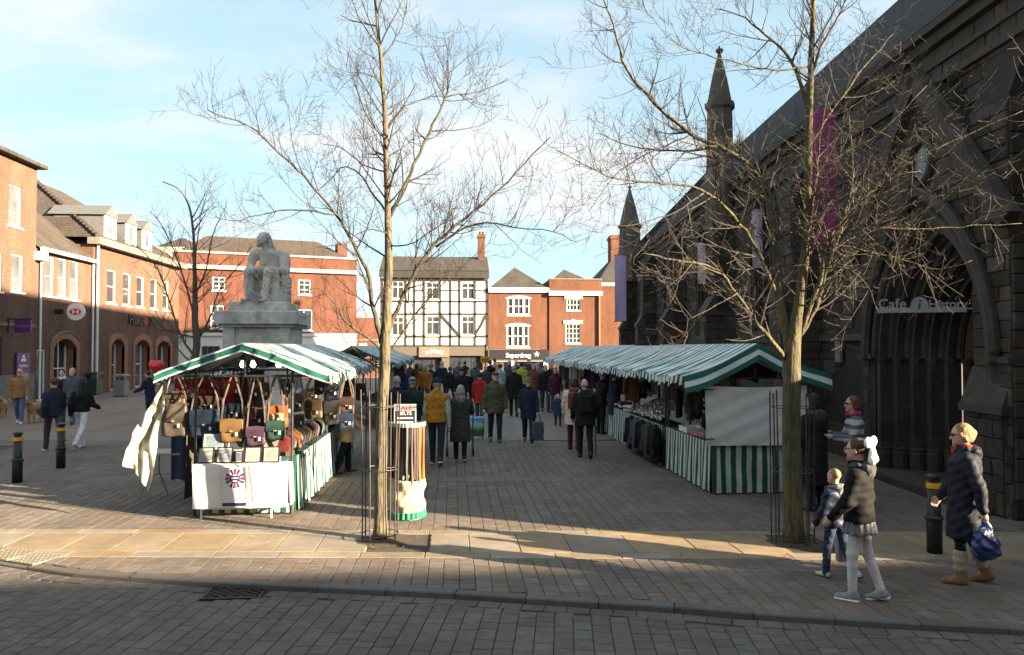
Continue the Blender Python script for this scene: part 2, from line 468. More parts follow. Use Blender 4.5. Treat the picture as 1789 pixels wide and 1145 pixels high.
def sdf_arrays(prims, res, k=0.025, disp=None):
    lo = np.full(3, 1e9); hi = np.full(3, -1e9)
    for p in prims:
        b = prim_box(p[:-1] if isinstance(p[-1], dict) else p)
        if b is not None:
            lo = np.minimum(lo, b[0]); hi = np.maximum(hi, b[1])
    lo -= 3*res+0.02; hi += 3*res+0.02
    n = np.ceil((hi-lo)/res).astype(int)+1
    ax = [lo[i]+res*np.arange(n[i]) for i in range(3)]
    P = np.stack(np.meshgrid(*ax, indexing='ij'), -1)
    F = np.full(P.shape[:3], 0.5)
    for p in prims:
        t = p[0]; kk = k; op = 'u'
        if isinstance(p[-1], dict):
            kk = p[-1].get('k', k); op = p[-1].get('op', 'u'); p = p[:-1]
        bx_ = prim_box(p)
        if bx_ is None or op == 'cut':
            sl = (slice(None),)*3
        else:
            mg = 3*res+max(kk, 0)+0.02
            i0 = np.clip(np.floor((bx_[0]-mg-lo)/res).astype(int), 0, n); i1 = np.clip(np.ceil((bx_[1]+mg-lo)/res).astype(int)+1, 0, n)
            sl = tuple(slice(i0[q], i1[q]) for q in range(3))
        Q = P[sl]
        if t == 'cap': d = _cap(Q, *p[1:5])
        elif t == 'ell': d = _ell(Q, *p[1:])
        elif t == 'box': d = _box(Q, *p[1:])
        elif t == 'col': d = _colm(Q, p[1])
        elif t == 'half': d = (Q-np.array(p[1], float))@np.array(p[2], float)
        F0 = F[sl]
        if op == 'cut': F[sl] = np.maximum(F0, -d)
        elif kk <= 0: F[sl] = np.minimum(F0, d)
        else:
            h = np.clip(0.5+0.5*(F0-d)/kk, 0, 1)
            F[sl] = F0*(1-h)+d*h-kk*h*(1-h)
    if disp is not None:
        nb = np.abs(F) < 0.06
        F[nb] += disp(P[nb])
    S = F < 0
    # surface nets
    c = [F[i:n[0]-1+i, j:n[1]-1+j, l:n[2]-1+l] for i in (0, 1) for j in (0, 1) for l in (0, 1)]
    cs = [x < 0 for x in c]
    cnt = sum(x.astype(np.int8) for x in cs)
    act = (cnt > 0) & (cnt < 8)
    idx = -np.ones(act.shape, dtype=np.int64)
    ii = np.argwhere(act)
    idx[act] = np.arange(len(ii))
    acc = np.zeros((len(ii), 3)); w = np.zeros(len(ii))
    off = [(i, j, l) for i in (0, 1) for j in (0, 1) for l in (0, 1)]
    cv = np.stack([x[act] for x in c], 1)
    for a in range(8):
        for b in range(a+1, 8):
            da = np.array(off[b])-np.array(off[a])
            if np.abs(da).sum() != 1: continue
            fa, fb = cv[:, a], cv[:, b]
            x = (fa < 0) != (fb < 0)
            t = np.where(x, fa/np.where(np.abs(fa-fb) < 1e-12, 1, fa-fb), 0)
            acc += np.where(x[:, None], np.array(off[a])+t[:, None]*da, 0); w += x
    vs_ = lo+(ii+acc/np.maximum(w, 1)[:, None])*res
    quads = []
    for axis in range(3):
        A = [slice(None)]*3; B = [slice(None)]*3
        A[axis] = slice(0, n[axis]-1); B[axis] = slice(1, n[axis])
        sa, sb = S[tuple(A)], S[tuple(B)]
        e = np.argwhere(sa != sb)
        if len(e) == 0: continue
        o1, o2 = [(1, 2), (2, 0), (0, 1)][axis]
        ok = (e[:, o1] > 0) & (e[:, o2] > 0) & (e[:, o1] < n[o1]-1) & (e[:, o2] < n[o2]-1)
        e = e[ok]
        inside = sa[tuple(e.T)]
        q = []
        for (d1, d2) in ((1, 1), (0, 1), (0, 0), (1, 0)):
            t = e.copy(); t[:, o1] -= d1; t[:, o2] -= d2
            q.append(idx[tuple(t.T)])
        q = np.stack(q, 1)
        q[~inside] = q[~inside][:, ::-1]
        quads.append(q)
    quads = np.concatenate(quads) if quads else np.zeros((0, 4), int)
    quads = quads[(quads >= 0).all(1)]
    return vs_, quads
def sdf_mesh(name, prims, res, mat, k=0.025, disp=None, smooth=True):
    v, q = sdf_arrays(prims, res, k, disp)
    me = bpy.data.meshes.new(name)
    me.vertices.add(len(v)); me.vertices.foreach_set('co', v.ravel())
    me.loops.add(len(q)*4); me.loops.foreach_set('vertex_index', q.ravel().astype(np.int32))
    me.polygons.add(len(q)); me.polygons.foreach_set('loop_start', np.arange(0, len(q)*4, 4, dtype=np.int32))
    me.polygons.foreach_set('loop_total', np.full(len(q), 4, dtype=np.int32))
    if smooth: me.polygons.foreach_set('use_smooth', np.ones(len(q), dtype=bool))
    me.materials.append(mat)
    me.update(calc_edges=True)
    me.validate()
    return me
def sdf(name, prims, res, mat, parent, k=0.025, disp=None):
    return link(name, sdf_mesh(name, prims, res, mat, k, disp), parent)
# ================================================================ GROUND
m_paver = M('paver', (0.152, 0.122, 0.102), rough=0.85, var=0.16, scale=9, bump=0.35, bscale=130, rnd=0.11, dirt=0.36, spots=0.7)
m_paver_j = M('paver_joined', (0.152, 0.122, 0.102), rough=0.85, var=0.16, scale=9, bump=0.35, bscale=130, rnd=0.11, island=True, dirt=0.36, spots=0.7)
m_road = M('road_paver', (0.118, 0.099, 0.088), rough=0.82, var=0.2, scale=11, bump=0.4, bscale=150, rnd=0.12, dirt=0.3, spots=0.7)
m_road_j = M('road_paver_joined', (0.118, 0.099, 0.088), rough=0.82, var=0.2, scale=11, bump=0.4, bscale=150, rnd=0.12, island=True, dirt=0.3, spots=0.7)
m_slab = M('slab', (0.25, 0.2, 0.145), rough=0.85, var=0.14, scale=5, bump=0.25, bscale=160, rnd=0.1, dirt=0.3, spots=0.7)  # front band paler and yellower, sunlight put into its colour
m_slab_shade = M('slab_shade', (0.145, 0.122, 0.105), rough=0.85, var=0.14, scale=5, bump=0.25, bscale=160, rnd=0.12, island=True, dirt=0.3, spots=0.7)  # duller slab copy, shade of the cross bands put into its colour
m_joint = M('joint_sand', (0.055, 0.05, 0.045), rough=1.0, var=0.3, scale=20)
m_kerb = M('kerb_stone', (0.115, 0.1, 0.09), rough=0.85, var=0.15, scale=12, bump=0.25, bscale=120, rnd=0.08, dirt=0.25)
m_iron = M('cast_iron', (0.05, 0.045, 0.042), rough=0.55, var=0.3, scale=25, metal=0.6)
m_soil = M('soil', (0.07, 0.052, 0.038), rough=1.0, var=0.5, scale=30, bump=0.8, bscale=60)
m_tact = M('tactile', (0.22, 0.18, 0.115), rough=0.85, var=0.15, scale=8, rnd=0.08, dirt=0.25)
m_farpave = brickmat('far_paving', (0.23, 0.203, 0.186), (0.2, 0.178, 0.165), (0.14, 0.126, 0.116), bw=0.28, bh=0.17, ms=0.006, dirt=0.3)

SH = 0.09
def shear(x, y): return y - SH*x
KPX = [(-420, 925), (-200, 955), (0, 980), (111, 998), (252, 1009), (393, 1019), (600, 1028), (791, 1037), (912, 1045), (1038, 1053), (1167, 1060),
       (1285, 1071), (1416, 1079), (1554, 1088), (1789, 1100), (2000, 1110), (2300, 1126)]
KERB = [G(x, y) for x, y in KPX]
def kerb_y(x):
    if x <= KERB[0].x: return KERB[0].y
    for a, b in zip(KERB, KERB[1:]):
        if a.x <= x <= b.x:
            return a.y+(b.y-a.y)*(x-a.x)/(b.x-a.x)
    return KERB[-1].y+(x-KERB[-1].x)*-0.2
RZ = -0.05
g = MB().quad((-139, -49, -0.11), (139, -49, -0.11), (139, 159, -0.11), (-139, 159, -0.11))
tag(g.build('ground', M('ground_far', (0.13, 0.12, 0.11), var=0.2, scale=0.2)), kind='structure')
road = MB().quad((-60, -7, RZ-0.014), (60, -7, RZ-0.014), (60, 14, RZ-0.014), (-60, 14, RZ-0.014))
road = tag(road.build('road', m_joint), 'grey block paved road below the low kerb', kind='structure')
pv = MB()
xs = [-70] + [k.x for k in KERB] + [70]
for a, b in zip(xs, xs[1:]):
    ya, yb = kerb_y(a)+0.07, kerb_y(b)+0.07
    pv.quad((a, ya, -0.014), (b, yb, -0.014), (b, 21.0, -0.014), (a, 21.0, -0.014))
pave = tag(pv.build('pavement', m_joint), 'brown block paving of the market square', kind='structure')
fp = MB().quad((-75, 19.95, -0.003), (75, 19.95, -0.003), (75, 140, -0.003), (-75, 140, -0.003))
fp.build('far_paving', m_farpave, pave)
# kerb
kerb = MB()
kt = bpy.data.objects.new('kerb', None); COL.objects.link(kt); tag(kt, 'low grey stone kerb between road and pavement', kind='structure')
def kerb_point(s):
    acc = 0
    for a, b in zip(KERB, KERB[1:]):
        L = (b-a).length
        if acc+L >= s: return a.lerp(b, (s-acc)/L)
        acc += L
    return KERB[-1]
tot = sum((b-a).length for a, b in zip(KERB, KERB[1:]))
s = 0
while s+0.7 < tot:
    a, b = kerb_point(s+0.004), kerb_point(s+0.696)
    d = (b-a).normalized(); n_ = Vector((-d.y, d.x, 0))*0.135
    j = random.uniform(-0.003, 0.003)
    kb = MB(); e = n_.normalized()*0.012
    z1 = 0.004+j
    lowr = min(1, max(0, (a.x+6.2)/3.0)); z1 = z1-0.035*(1-lowr)
    kb.add([a+V(0, 0, -0.1), b+V(0, 0, -0.1), b+n_+V(0, 0, -0.1), a+n_+V(0, 0, -0.1),
            a+V(0, 0, z1-0.012), b+V(0, 0, z1-0.012), b+n_+V(0, 0, z1), a+n_+V(0, 0, z1), a+e+V(0, 0, z1), b+e+V(0, 0, z1)],
           [(0, 1, 5, 4), (4, 5, 9, 8), (8, 9, 6, 7), (1, 2, 6, 9, 5), (3, 0, 4, 8, 7), (2, 3, 7, 6)])
    kb.build('kerb_stone', m_kerb, kt)
    s += 0.7
def paver_pts(q, z, ch=0.004, dep=0.02):
    """chamfered block on quad q (4 xy points, ccw)"""
    cx_ = sum(p[0] for p in q)/4; cy_ = sum(p[1] for p in q)/4
    tz = [random.uniform(-0.0018, 0.0018) for _ in q]
    lo = [(p[0], p[1], z-dep) for p in q]
    mid = [(p[0], p[1], z-ch+t) for p, t in zip(q, tz)]
    top = []
    for p, t in zip(q, tz):
        dx, dy = cx_-p[0], cy_-p[1]
        top.append((p[0]+(ch if dx > 0 else -ch), p[1]+(ch if dy > 0 else -ch), z+t))
    return lo+mid+top
PF = [(0, 1, 5, 4), (1, 2, 6, 5), (2, 3, 7, 6), (3, 0, 4, 7), (4, 5, 9, 8), (5, 6, 10, 9), (6, 7, 11, 10), (7, 4, 8, 11), (8, 9, 10, 11)]
def proj(x, y, z=0):
    d = Vector((x, y, z-CAMH)); dep = d.dot(_f)
    if dep < 0.5: return None
    return CX+FPX*d.dot(_r)/dep, CY-FPX*d.dot(_u)/dep, dep
def inview(q, z, mx_=260, my=170):
    c = proj(sum(p[0] for p in q)/4, sum(p[1] for p in q)/4, z)
    return c is not None and -mx_ < c[0] < 1789+mx_ and c[1] < 1145+my
def lay(quads, z, parent, name, m1, mj, single=300, ch=0.004, skip=None):
    """the blocks that show largest become parts of their own, the rest one joined part"""
    def key(q):
        cx_ = sum(p[0] for p in q)/4; cy_ = sum(p[1] for p in q)/4
        c = proj(cx_, cy_, z)
        return c[2] + (0 if (0 < c[0] < 1789 and c[1] < 1145) else 100)
    quads = sorted([q for q in quads if inview(q, z)], key=key)
    if skip: quads = [q for q in quads if not skip(q)]
    rest = MB()
    for i, q in enumerate(quads):
        if i < single:
            MB().add(paver_pts(q, z, ch), PF).build(name, m1, parent)
        else:
            rest.add(paver_pts(q, z, ch), PF)
    if rest.v:
        o = rest.build(name, mj, parent); o['kind'] = 'stuff'
# road blocks: rows run away from the kerb at an angle
ra_ = rad(8.3)
ca, sa = math.cos(ra_), math.sin(ra_)
def R2(u, v): return (u*ca+v*sa, -u*sa+v*ca)
def clip_road(x, y): return y < kerb_y(x)-0.02
qs = []
u = -9.0
while u < 8.0:
    v = 2.2+random.uniform(-0.2, 0)
    while v < 11:
        L = random.choice((0.125, 0.165, 0.165, 0.205, 0.25))
        gp = 0.0035
        q = [R2(u+gp, v+gp), R2(u+0.165-gp, v+gp), R2(u+0.165-gp, v+L-gp), R2(u+gp, v+L-gp)]
        lim = [kerb_y(p[0])-0.19 for p in q]
        if q[0][1] < lim[0]-0.04 and q[1][1] < lim[1]-0.04:
            q = [(p[0], min(p[1], l_)) for p, l_ in zip(q, lim)]
            qs.append(q)
        v += L
    u += 0.165
# channel course along the kerb
s = 0
while s+0.22 < tot:
    a, b = kerb_point(s+0.004), kerb_point(s+0.21)
    d = (b-a).normalized(); n_ = Vector((d.y, -d.x, 0))
    a1, b1 = a+n_*0.175, b+n_*0.175; a0, b0 = a+n_*0.012, b+n_*0.012
    qs.append([(a1.x, a1.y), (b1.x, b1.y), (b0.x, b0.y), (a0.x, a0.y)])
    s += 0.214
GR = [G(x, y, RZ) for x, y in ((364, 1043), (428, 1046), (459, 1025), (398, 1021))]
gcx = sum(p.x for p in GR)/4; gcy = sum(p.y for p in GR)/4
def on_grate(q):
    x = sum(p[0] for p in q)/4-gcx; y = sum(p[1] for p in q)/4-gcy
    return abs(x) < 0.31 and abs(y) < 0.25
lay(qs, RZ, road, 'road_paver', m_road, m_road_j, skip=on_grate)
# front pavement strip between kerb and slab band
Y_A, Y_B, Y_C, Y_D = 8.88, 9.13, 10.02, 10.22
T1 = G(664, 943); T2 = G(1385, 948)
TREE3 = Vector((-9.4, 27.5, 0))
def near_tree(q, r=0.42):
    x = sum(p[0] for p in q)/4; y = sum(p[1] for p in q)/4
    return min(math.hypot(x-T1.x, y-T1.y), math.hypot(x-T2.x, y-T2.y)) < r
qs = []
x = -9.0
while x < 8.5:
    y = 6.4+random.uniform(0, 0.1)
    while y < Y_A:
        L = random.choice((0.125, 0.165, 0.165, 0.205, 0.25)); gp = 0.0035
        y2 = min(y+L, Y_A)
        q = [(x+gp, shear(x, y)+gp), (x+0.165-gp, shear(x+.165, y)+gp), (x+0.165-gp, shear(x+.165, y2)-gp), (x+gp, shear(x, y2)-gp)]
        lo = [kerb_y(p[0])+0.145 for p in q]
        if q[2][1] > lo[2]+0.03 and q[3][1] > lo[3]+0.03 and y2-y > 0.03:
            q = [(p[0], max(p[1], l_)) for p, l_ in zip(q, lo)]
            qs.append(q)
        y += L
    x += 0.165
TACT = [G(px, py) for px, py in ((0, 940), (180, 972), (130, 992), (0, 977))]
def tact_rows(x): return 2 if kerb_y(x)+0.15+0.82 < shear(x, Y_A) else 1
def on_tact(q):
    x = sum(p[0] for p in q)/4; y = sum(p[1] for p in q)/4
    return -7.45 < x < -4.55 and kerb_y(x)+0.14 < y < kerb_y(x)+0.12+0.4*tact_rows(x)
front_q = list(qs)
# plaza blocks
def plaza(y0, y1, x0=-10.5, x1=9.5):
    out_ = []
    x = x0
    while x < x1:
        y = y0
        first = True
        while y < y1-1e-6:
            L = random.choice((0.165, 0.205, 0.25, 0.25, 0.29)) if not first else random.uniform(0.08, 0.25)
            first = False
            y2 = min(y+L, y1); gp = 0.0035
            if y2-y > 0.03:
                out_.append([(x+gp, shear(x, y)+gp), (x+.168-gp, shear(x+.168, y)+gp), (x+.168-gp, shear(x+.168, y2)-gp), (x+gp, shear(x, y2)-gp)])
            y = y2
        x += 0.168
    return out_
qs += plaza(Y_D, 13.9) + plaza(14.5, 18.9) 
lay(qs, 0.0, pave, 'paver', m_paver, m_paver_j, skip=lambda q: near_tree(q) or on_tact(q))
def slabs(y0, y1, w, x0=-11, x1=10, stag=0.0):
    out_ = []
    x = x0+stag
    while x < x1:
        w_ = w*random.choice((0.8, 1.0, 1.0, 1.25)); gp = 0.004
        out_.append([(x+gp, shear(x, y0)+gp), (x+w_-gp, shear(x+w_, y0)+gp), (x+w_-gp, shear(x+w_, y1)-gp), (x+gp, shear(x, y1)-gp)])
        x += w_
    return out_
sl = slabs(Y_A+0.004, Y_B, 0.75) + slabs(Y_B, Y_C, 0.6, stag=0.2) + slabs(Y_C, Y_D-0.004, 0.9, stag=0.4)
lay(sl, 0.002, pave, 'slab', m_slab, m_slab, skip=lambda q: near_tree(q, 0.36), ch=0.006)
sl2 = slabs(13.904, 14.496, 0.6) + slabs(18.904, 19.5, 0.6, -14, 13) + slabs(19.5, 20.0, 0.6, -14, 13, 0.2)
lay(sl2, 0.002, pave, 'slab', m_slab_shade, m_slab_shade, ch=0.006)
# tactile slabs by the dropped kerb
bl = MB()
bl.add(paver_pts([(0.003, 0.003), (0.397, 0.003), (0.397, 0.397), (0.003, 0.397)], 0.004, 0.005), PF)
for i in range(6):
    for j in range(6):
        bl.tube([(0.033+i*0.0667, 0.033+j*0.0667, 0.003), (0.033+i*0.0667, 0.033+j*0.0667, 0.009)], [0.0125, 0.009], 6)
tme = bl.mesh('tactile_slab', m_tact)
for r in range(2):
    xx = -7.4
    while xx < -4.6:
        yy = kerb_y(xx+0.2)+0.15+r*0.4
        if r < tact_rows(xx+0.2): o = link('tactile_slab', tme, pave, loc=(xx, yy, -0.001), rot=(0, 0, math.atan2(kerb_y(xx+.4)-kerb_y(xx), .4)))
        xx += 0.402
# drain grate
gt = thing('drain_grate', 'square iron drain grate with diamond bars in the road by the kerb', 'drain grate', (gcx, gcy, RZ))
fr = MB()
fr.box(-0.29, 0.29, -0.23, -0.2, -0.03, 0.006).box(-0.29, 0.29, 0.2, 0.23, -0.03, 0.006).box(-0.29, -0.26, -0.2, 0.2, -0.03, 0.0055).box(0.26, 0.29, -0.2, 0.2, -0.03, 0.0055)
fr.build('frame', m_iron, gt)
MB().quad((-0.28, -0.22, -0.012), (0.28, -0.22, -0.012), (0.28, 0.22, -0.012), (-0.28, 0.22, -0.012)).build('pit', M('pit_dark', (0.01, 0.01, 0.01), rough=1), gt)
for k in range(-5, 6):
    for sgn in (1, -1):
        # diagonal bar clipped to the frame
        x0, y0 = k*0.1, 0.0
        dx, dy = 0.77, 0.64*sgn
        ts = []
        for t in np.linspace(-0.6, 0.6, 241):
            if abs(x0+dx*t) < 0.262 and abs(y0+dy*t) < 0.202: ts.append(t)
        if len(ts) > 10:
            MB().bar((x0+dx*ts[0], dy*ts[0], 0.0), (x0+dx*ts[-1], dy*ts[-1], 0.0005*sgn), 0.014, 0.016).build('slat', m_iron, gt)
# soil in the two tree pits
for i, t in enumerate((T1, T2)):
    so = MB()
    n_ = 20
    pts = [(t.x, t.y, 0.03)] + [(t.x+math.cos(a*2*PI/n_)*random.uniform(.37, .44), t.y+math.sin(a*2*PI/n_)*random.uniform(.36, .43), -0.006) for a in range(n_)]
    so.add(pts, [(0, 1+a, 1+(a+1) % n_) for a in range(n_)])
    so.build('soil_patch', m_soil, pave, smooth=True)
# small litter and fallen leaves that the sun picks out
m_leaf = M('leaf_litter', (0.2, 0.13, 0.06), var=0.4, rnd=0.4, island=True)
lf = MB()
for i in range(240):
    t = random.choice((T1, T2))
    a = random.uniform(0, 2*PI); d_ = abs(random.gauss(0, 0.9))+0.1
    c = V(t.x+math.cos(a)*d_, t.y+math.sin(a)*d_, 0.008)
    if c.y < kerb_y(c.x)+0.2: continue
    s_ = random.uniform(0.006, 0.016); b = random.uniform(0, PI)
    e1 = V(math.cos(b)*s_, math.sin(b)*s_, random.uniform(0, .006)); e2 = V(-math.sin(b)*s_*.6, math.cos(b)*s_*.6, random.uniform(0, .008))
    lf.quad(c-e1, c-e2, c+e1, c+e2)
tag(lf.build('leaf_litter', m_leaf), 'dry leaf fragments scattered around the tree bases', 'leaves', kind='stuff')
# ================================================================ BUILDINGS
m_br_left = brickmat('brick_orange', (0.175, 0.082, 0.054), (0.13, 0.06, 0.042), (0.18, 0.145, 0.118))
m_br_red = brickmat('brick_red', (0.14, 0.045, 0.029), (0.11, 0.036, 0.025), (0.14, 0.095, 0.075))
m_br_far = brickmat('brick_warm', (0.175, 0.068, 0.039), (0.14, 0.054, 0.033), (0.165, 0.12, 0.092))
m_br_arch = brickmat('brick_arch', (0.36, 0.135, 0.075), (0.3, 0.115, 0.065), (0.32, 0.25, 0.2))
m_slate = brickmat('slate', (0.085, 0.078, 0.075), (0.065, 0.06, 0.059), (0.04, 0.038, 0.036), bw=0.3, bh=0.2, ms=0.012)
m_tile = brickmat('roof_tile', (0.1, 0.082, 0.072), (0.08, 0.066, 0.06), (0.05, 0.043, 0.04), bw=0.28, bh=0.16, ms=0.014)
m_white = M('white_paint', (0.75, 0.74, 0.71), rough=0.55, var=0.06, scale=3, dirt=0.1)
m_cream = M('cream_paint', (0.42, 0.38, 0.31), rough=0.6, var=0.08, scale=3, dirt=0.15)
m_render = M('white_render', (0.74, 0.73, 0.7), rough=0.85, var=0.06, scale=2, bump=0.2, bscale=30, dirt=0.12)
m_timber = M('black_timber', (0.035, 0.032, 0.03), rough=0.6, var=0.3, scale=10)
m_glass = glassmat('window_glass', (0.035, 0.04, 0.047))
m_glass_l = glassmat('window_glass_pale', (0.1, 0.105, 0.11), rough=0.1)
m_lead = M('lead', (0.11, 0.112, 0.116), rough=0.6, var=0.2)
m_stone = M('dressed_stone', (0.2, 0.18, 0.155), rough=0.85, var=0.14, scale=4, bump=0.2, bscale=50, dirt=0.25)
m_dark = M('dark_fascia', (0.022, 0.022, 0.025), rough=0.4, var=0.2)
m_brown = M('brown_fascia', (0.1, 0.085, 0.075), rough=0.6, var=0.15)
m_inside = M('shop_interior', (0.05, 0.045, 0.04), rough=0.9, var=0.6, scale=2.5)
m_purple = M('purple_panel', (0.085, 0.03, 0.16), rough=0.4, var=0.1)
m_blackp = M('black_plastic', (0.018, 0.018, 0.02), rough=0.45, var=0.2)
m_grey = M('grey_metal', (0.24, 0.24, 0.24), rough=0.5, var=0.12)
m_red = M('red_paint', (0.6, 0.03, 0.03), rough=0.45, var=0.08)
m_letter = M('white_letter', (0.85, 0.85, 0.83), rough=0.5, var=0.02)

def facade(mb, O, u, n, Wd, H, holes, rev=0.12, m=0, mr=0, arch=None, z0=0.0):
    """wall sheet with real openings (u along, z up) and reveals going inwards"""
    O = Vector(O); u = Vector(u).normalized(); n = Vector(n).normalized()
    us = sorted(set([0, Wd]+[h[0] for h in holes]+[h[1] for h in holes])); zs = sorted(set([z0, H]+[h[2] for h in holes]+[h[3] for h in holes]))
    us = [a for a in us if -1e-6 <= a <= Wd+1e-6]; zs = [a for a in zs if z0-1e-6 <= a <= H+1e-6]
    def P(a, z, d=0): return O+u*a+V(0, 0, z)-n*d
    flip = u.cross(V(0, 0, 1)).dot(n) < 0
    def q(a, b, c, d, mm):
        uvs = None
        mb.quad(*((a, b, c, d) if not flip else (d, c, b, a)), m=mm)
    for a, b in zip(us, us[1:]):
        for c, d in zip(zs, zs[1:]):
            ma, mz = (a+b)/2, (c+d)/2
            if any(h[0] < ma < h[1] and h[2] < mz < h[3] for h in holes): continue
            q(P(a, c), P(b, c), P(b, d), P(a, d), m)
    for h in holes:
        a, b, c, d = h[:4]
        q(P(a, c, rev), P(b, c, rev), P(b, c), P(a, c), mr)
        q(P(a, d), P(b, d), P(b, d, rev), P(a, d, rev), mr)
        q(P(a, c), P(a, d), P(a, d, rev), P(a, c, rev), mr)
        q(P(b, c, rev), P(b, d, rev), P(b, d), P(b, c), mr)
def window(parent, O, u, n, a, b, c, d, rev=0.1, bars=(1, 1), fw=0.07, glass=None, sill=True, frame=None, transom=None, name='window', sillm=None, blind=None):
    """framed window filling opening a..b, c..d of a facade"""
    O = Vector(O); u = Vector(u).normalized(); n = Vector(n).normalized()
    T = face_frame(O+u*a+V(0, 0, c)-n*rev, u, (0, 0, 1))
    if T.to_3x3().col[2].dot(n) < 0:
        T = face_frame(O+u*b+V(0, 0, c)-n*rev, -u, (0, 0, 1))
    w, h = b-a, d-c
    f = MB()
    def bx(x0, x1, y0, y1, z0, z1): 
        o = len(f.v); f.box(x0, x1, y0, y1, z0, z1)
        for i in range(o, len(f.v)): f.v[i] = tuple(T @ Vector(f.v[i]))
    bx(0, w, 0, fw, -0.03, 0.05); bx(0, w, h-fw, h, -0.03, 0.05); bx(0, fw, fw, h-fw, -0.03, 0.048); bx(w-fw, w, fw, h-fw, -0.03, 0.048)
    nx, ny = bars
    bw = fw*0.55
    for i in range(1, nx):
        x = w*i/nx; bx(x-bw/2, x+bw/2, fw, h-fw, -0.02, 0.03)
    for j in range(1, ny):
        y = h*j/ny; bx(fw, w-fw, y-bw/2, y+bw/2, -0.02, 0.033)
    if transom:
        y = h*transom; bx(fw, w-fw, y-fw*.4, y+fw*.4, -0.02, 0.04)
    wo = f.build(name, frame or m_white, parent, world=True)
    p = MB().quad(*[T @ V(*k) for k in ((0.01, 0.01, 0.0), (w-.01, 0.01, 0), (w-.01, h-.01, 0), (.01, h-.01, 0))])
    p.build('pane', glass or m_glass, wo, world=True)
    if blind:
        p = MB().quad(*[T @ V(*k) for k in ((fw, h*(1-blind), 0.008), (w-fw, h*(1-blind), .008), (w-fw, h-fw, .008), (fw, h-fw, .008))])
        p.build('blind', m_cream, wo, world=True)
    if sill:
        sm = MB()
        for v_ in [None]:
            o = len(sm.v); sm.box(-0.07, w+0.07, -0.09, -0.002, -0.06, rev+0.07)
            for i in range(len(sm.v)): sm.v[i] = tuple(T @ Vector(sm.v[i]))
        sm.build('sill', sillm or frame or m_white, wo, world=True)
    return wo
def archcurve(w, rise, n=10, pointed=False):
    """points from left spring to right spring, springing at z=0"""
    pts = []
    if pointed:
        # two arcs, each centred on the other side
        R_ = (w*w/4+rise*rise)/w
        for i in range(n+1):
            t = i/n; 
            a0 = PI; a1 = PI-math.acos((R_-w/2)/R_)
            a = a0+(a1-a0)*t
            pts.append((R_+R_*math.cos(a)-w/2, R_*math.sin(a)))
        pts += [(-x, z) for x, z in reversed(pts[:-1])]
    else:
        R_ = (w*w/4+rise*rise)/(2*rise); half = math.asin(min(1, w/2/R_))
        for i in range(2*n+1):
            a = -half+2*half*i/(2*n)
            pts.append((R_*math.sin(a), R_*math.cos(a)-(R_-rise)))
    return pts
# ---------------------------------------------------------------- left row: facade plane X = XL, facing +X
XL = -18.5
UL, NL = V(0, 1, 0), V(1, 0, 0)
def lz(px, py): 
    p = atX(px, py, XL); return p.y, p.z
YA = lz(60, 600)[0]; YB = lz(161, 600)[0]; YC = lz(312, 600)[0]
YA0 = 22.0
def lrect(px0, px1, py0, py1, y0):
    """pixel box on the left facade -> (a,b,c,d) along the facade from y0"""
    pm = (px0+px1)/2
    return (lz(px0, py0)[0]-y0, lz(px1, py0)[0]-y0, lz(pm, py1)[1], lz(pm, py0)[1])
# --- tall brick corner building with the purple bank sign
bA = thing('brick_building', 'tall orange brick building with white windows and a purple bank sign', 'building', (XL, (YA0+YA)/2, 0))
HA = lz(60, 293)[1]
holes = [lrect(16, 38, 325, 396, YA0), lrect(20, 41, 445, 510, YA0)]
w0 = lrect(-40, 4, 440, 507, YA0); w1 = lrect(-48, -4, 318, 385, YA0)
holes += [w0, w1, lrect(-30, 4, 590, 700, YA0)]
mb = MB(); facade(mb, (XL, YA0, 0), UL, NL, YA-YA0, HA, holes)
mb.quad((XL, YA, 0), (XL-9, YA, 0), (XL-9, YA, HA), (XL, YA, HA)); mb.quad((XL, YA0, 0), (XL, YA0, HA), (XL-9, YA0, HA), (XL-9, YA0, 0))
mb.build('wall', m_br_left, bA, world=True)
mb = MB().box(XL-9, XL+0.35, YA0-.3, YA+0.25, HA, HA+0.16); mb.build('roof', m_slate, bA, world=True)
MB().box(XL+.002, XL+.05, YA0, YA-.02, lz(30, 568)[1]-.06, lz(30, 568)[1]+.06).build('band_course', m_stone, bA, world=True)
MB().box(XL+.002, XL+.045, YA0, YA-.02, 0, 1.25).build('stone_base', m_stone, bA, world=True)
for h in holes[:4]:
    window(bA, (XL, YA0, 0), UL, NL, *h, bars=(1, 1), transom=0.32, glass=m_glass_l)
window(bA, (XL, YA0, 0), UL, NL, *holes[4], bars=(2, 1), sill=False, frame=m_purple, name='door')
c = atX(48, 570, XL+0.8)
sg = thing('bank_sign', 'small purple bank sign projecting from the tall brick building', 'sign', (XL, c.y, c.z))
MB().box(XL+0.3, XL+.95, c.y-.05, c.y+.05, c.z-.27, c.z+.27).build('panel', m_purple, sg, world=True)
MB().box(XL+0.002, XL+1.0, c.y-.03, c.y+.03, c.z+.27, c.z+.32).box(XL+.02, XL+.08, c.y-.03, c.y+.03, c.z-.3, c.z+.27).build('bracket', m_blackp, sg, world=True)
text_mesh('NatWest', 0.15, M('sign_pink', (0.45, 0.1, 0.3)), sg, face_frame((XL+.62, c.y-.052, c.z), (1, 0, 0), (0, 0, 1)), 0.004)
a, b, c_, d = lrect(25, 47, 617, 658, 0)
pn = thing('cash_machine', 'purple cash machine panel on the stone base of the brick building', 'cash machine', (XL, (a+b)/2, 0))
MB().box(XL+.046, XL+.12, a, b, 0.75, d).build('panel', m_purple, pn, world=True)
MB().box(XL+.12, XL+.15, a+.25, b-.12, 0.85, c_+.15).box(XL+.12, XL+.2, a+.25, b-.12, 0.95, 1.05).build('keypad', m_grey, pn, world=True)
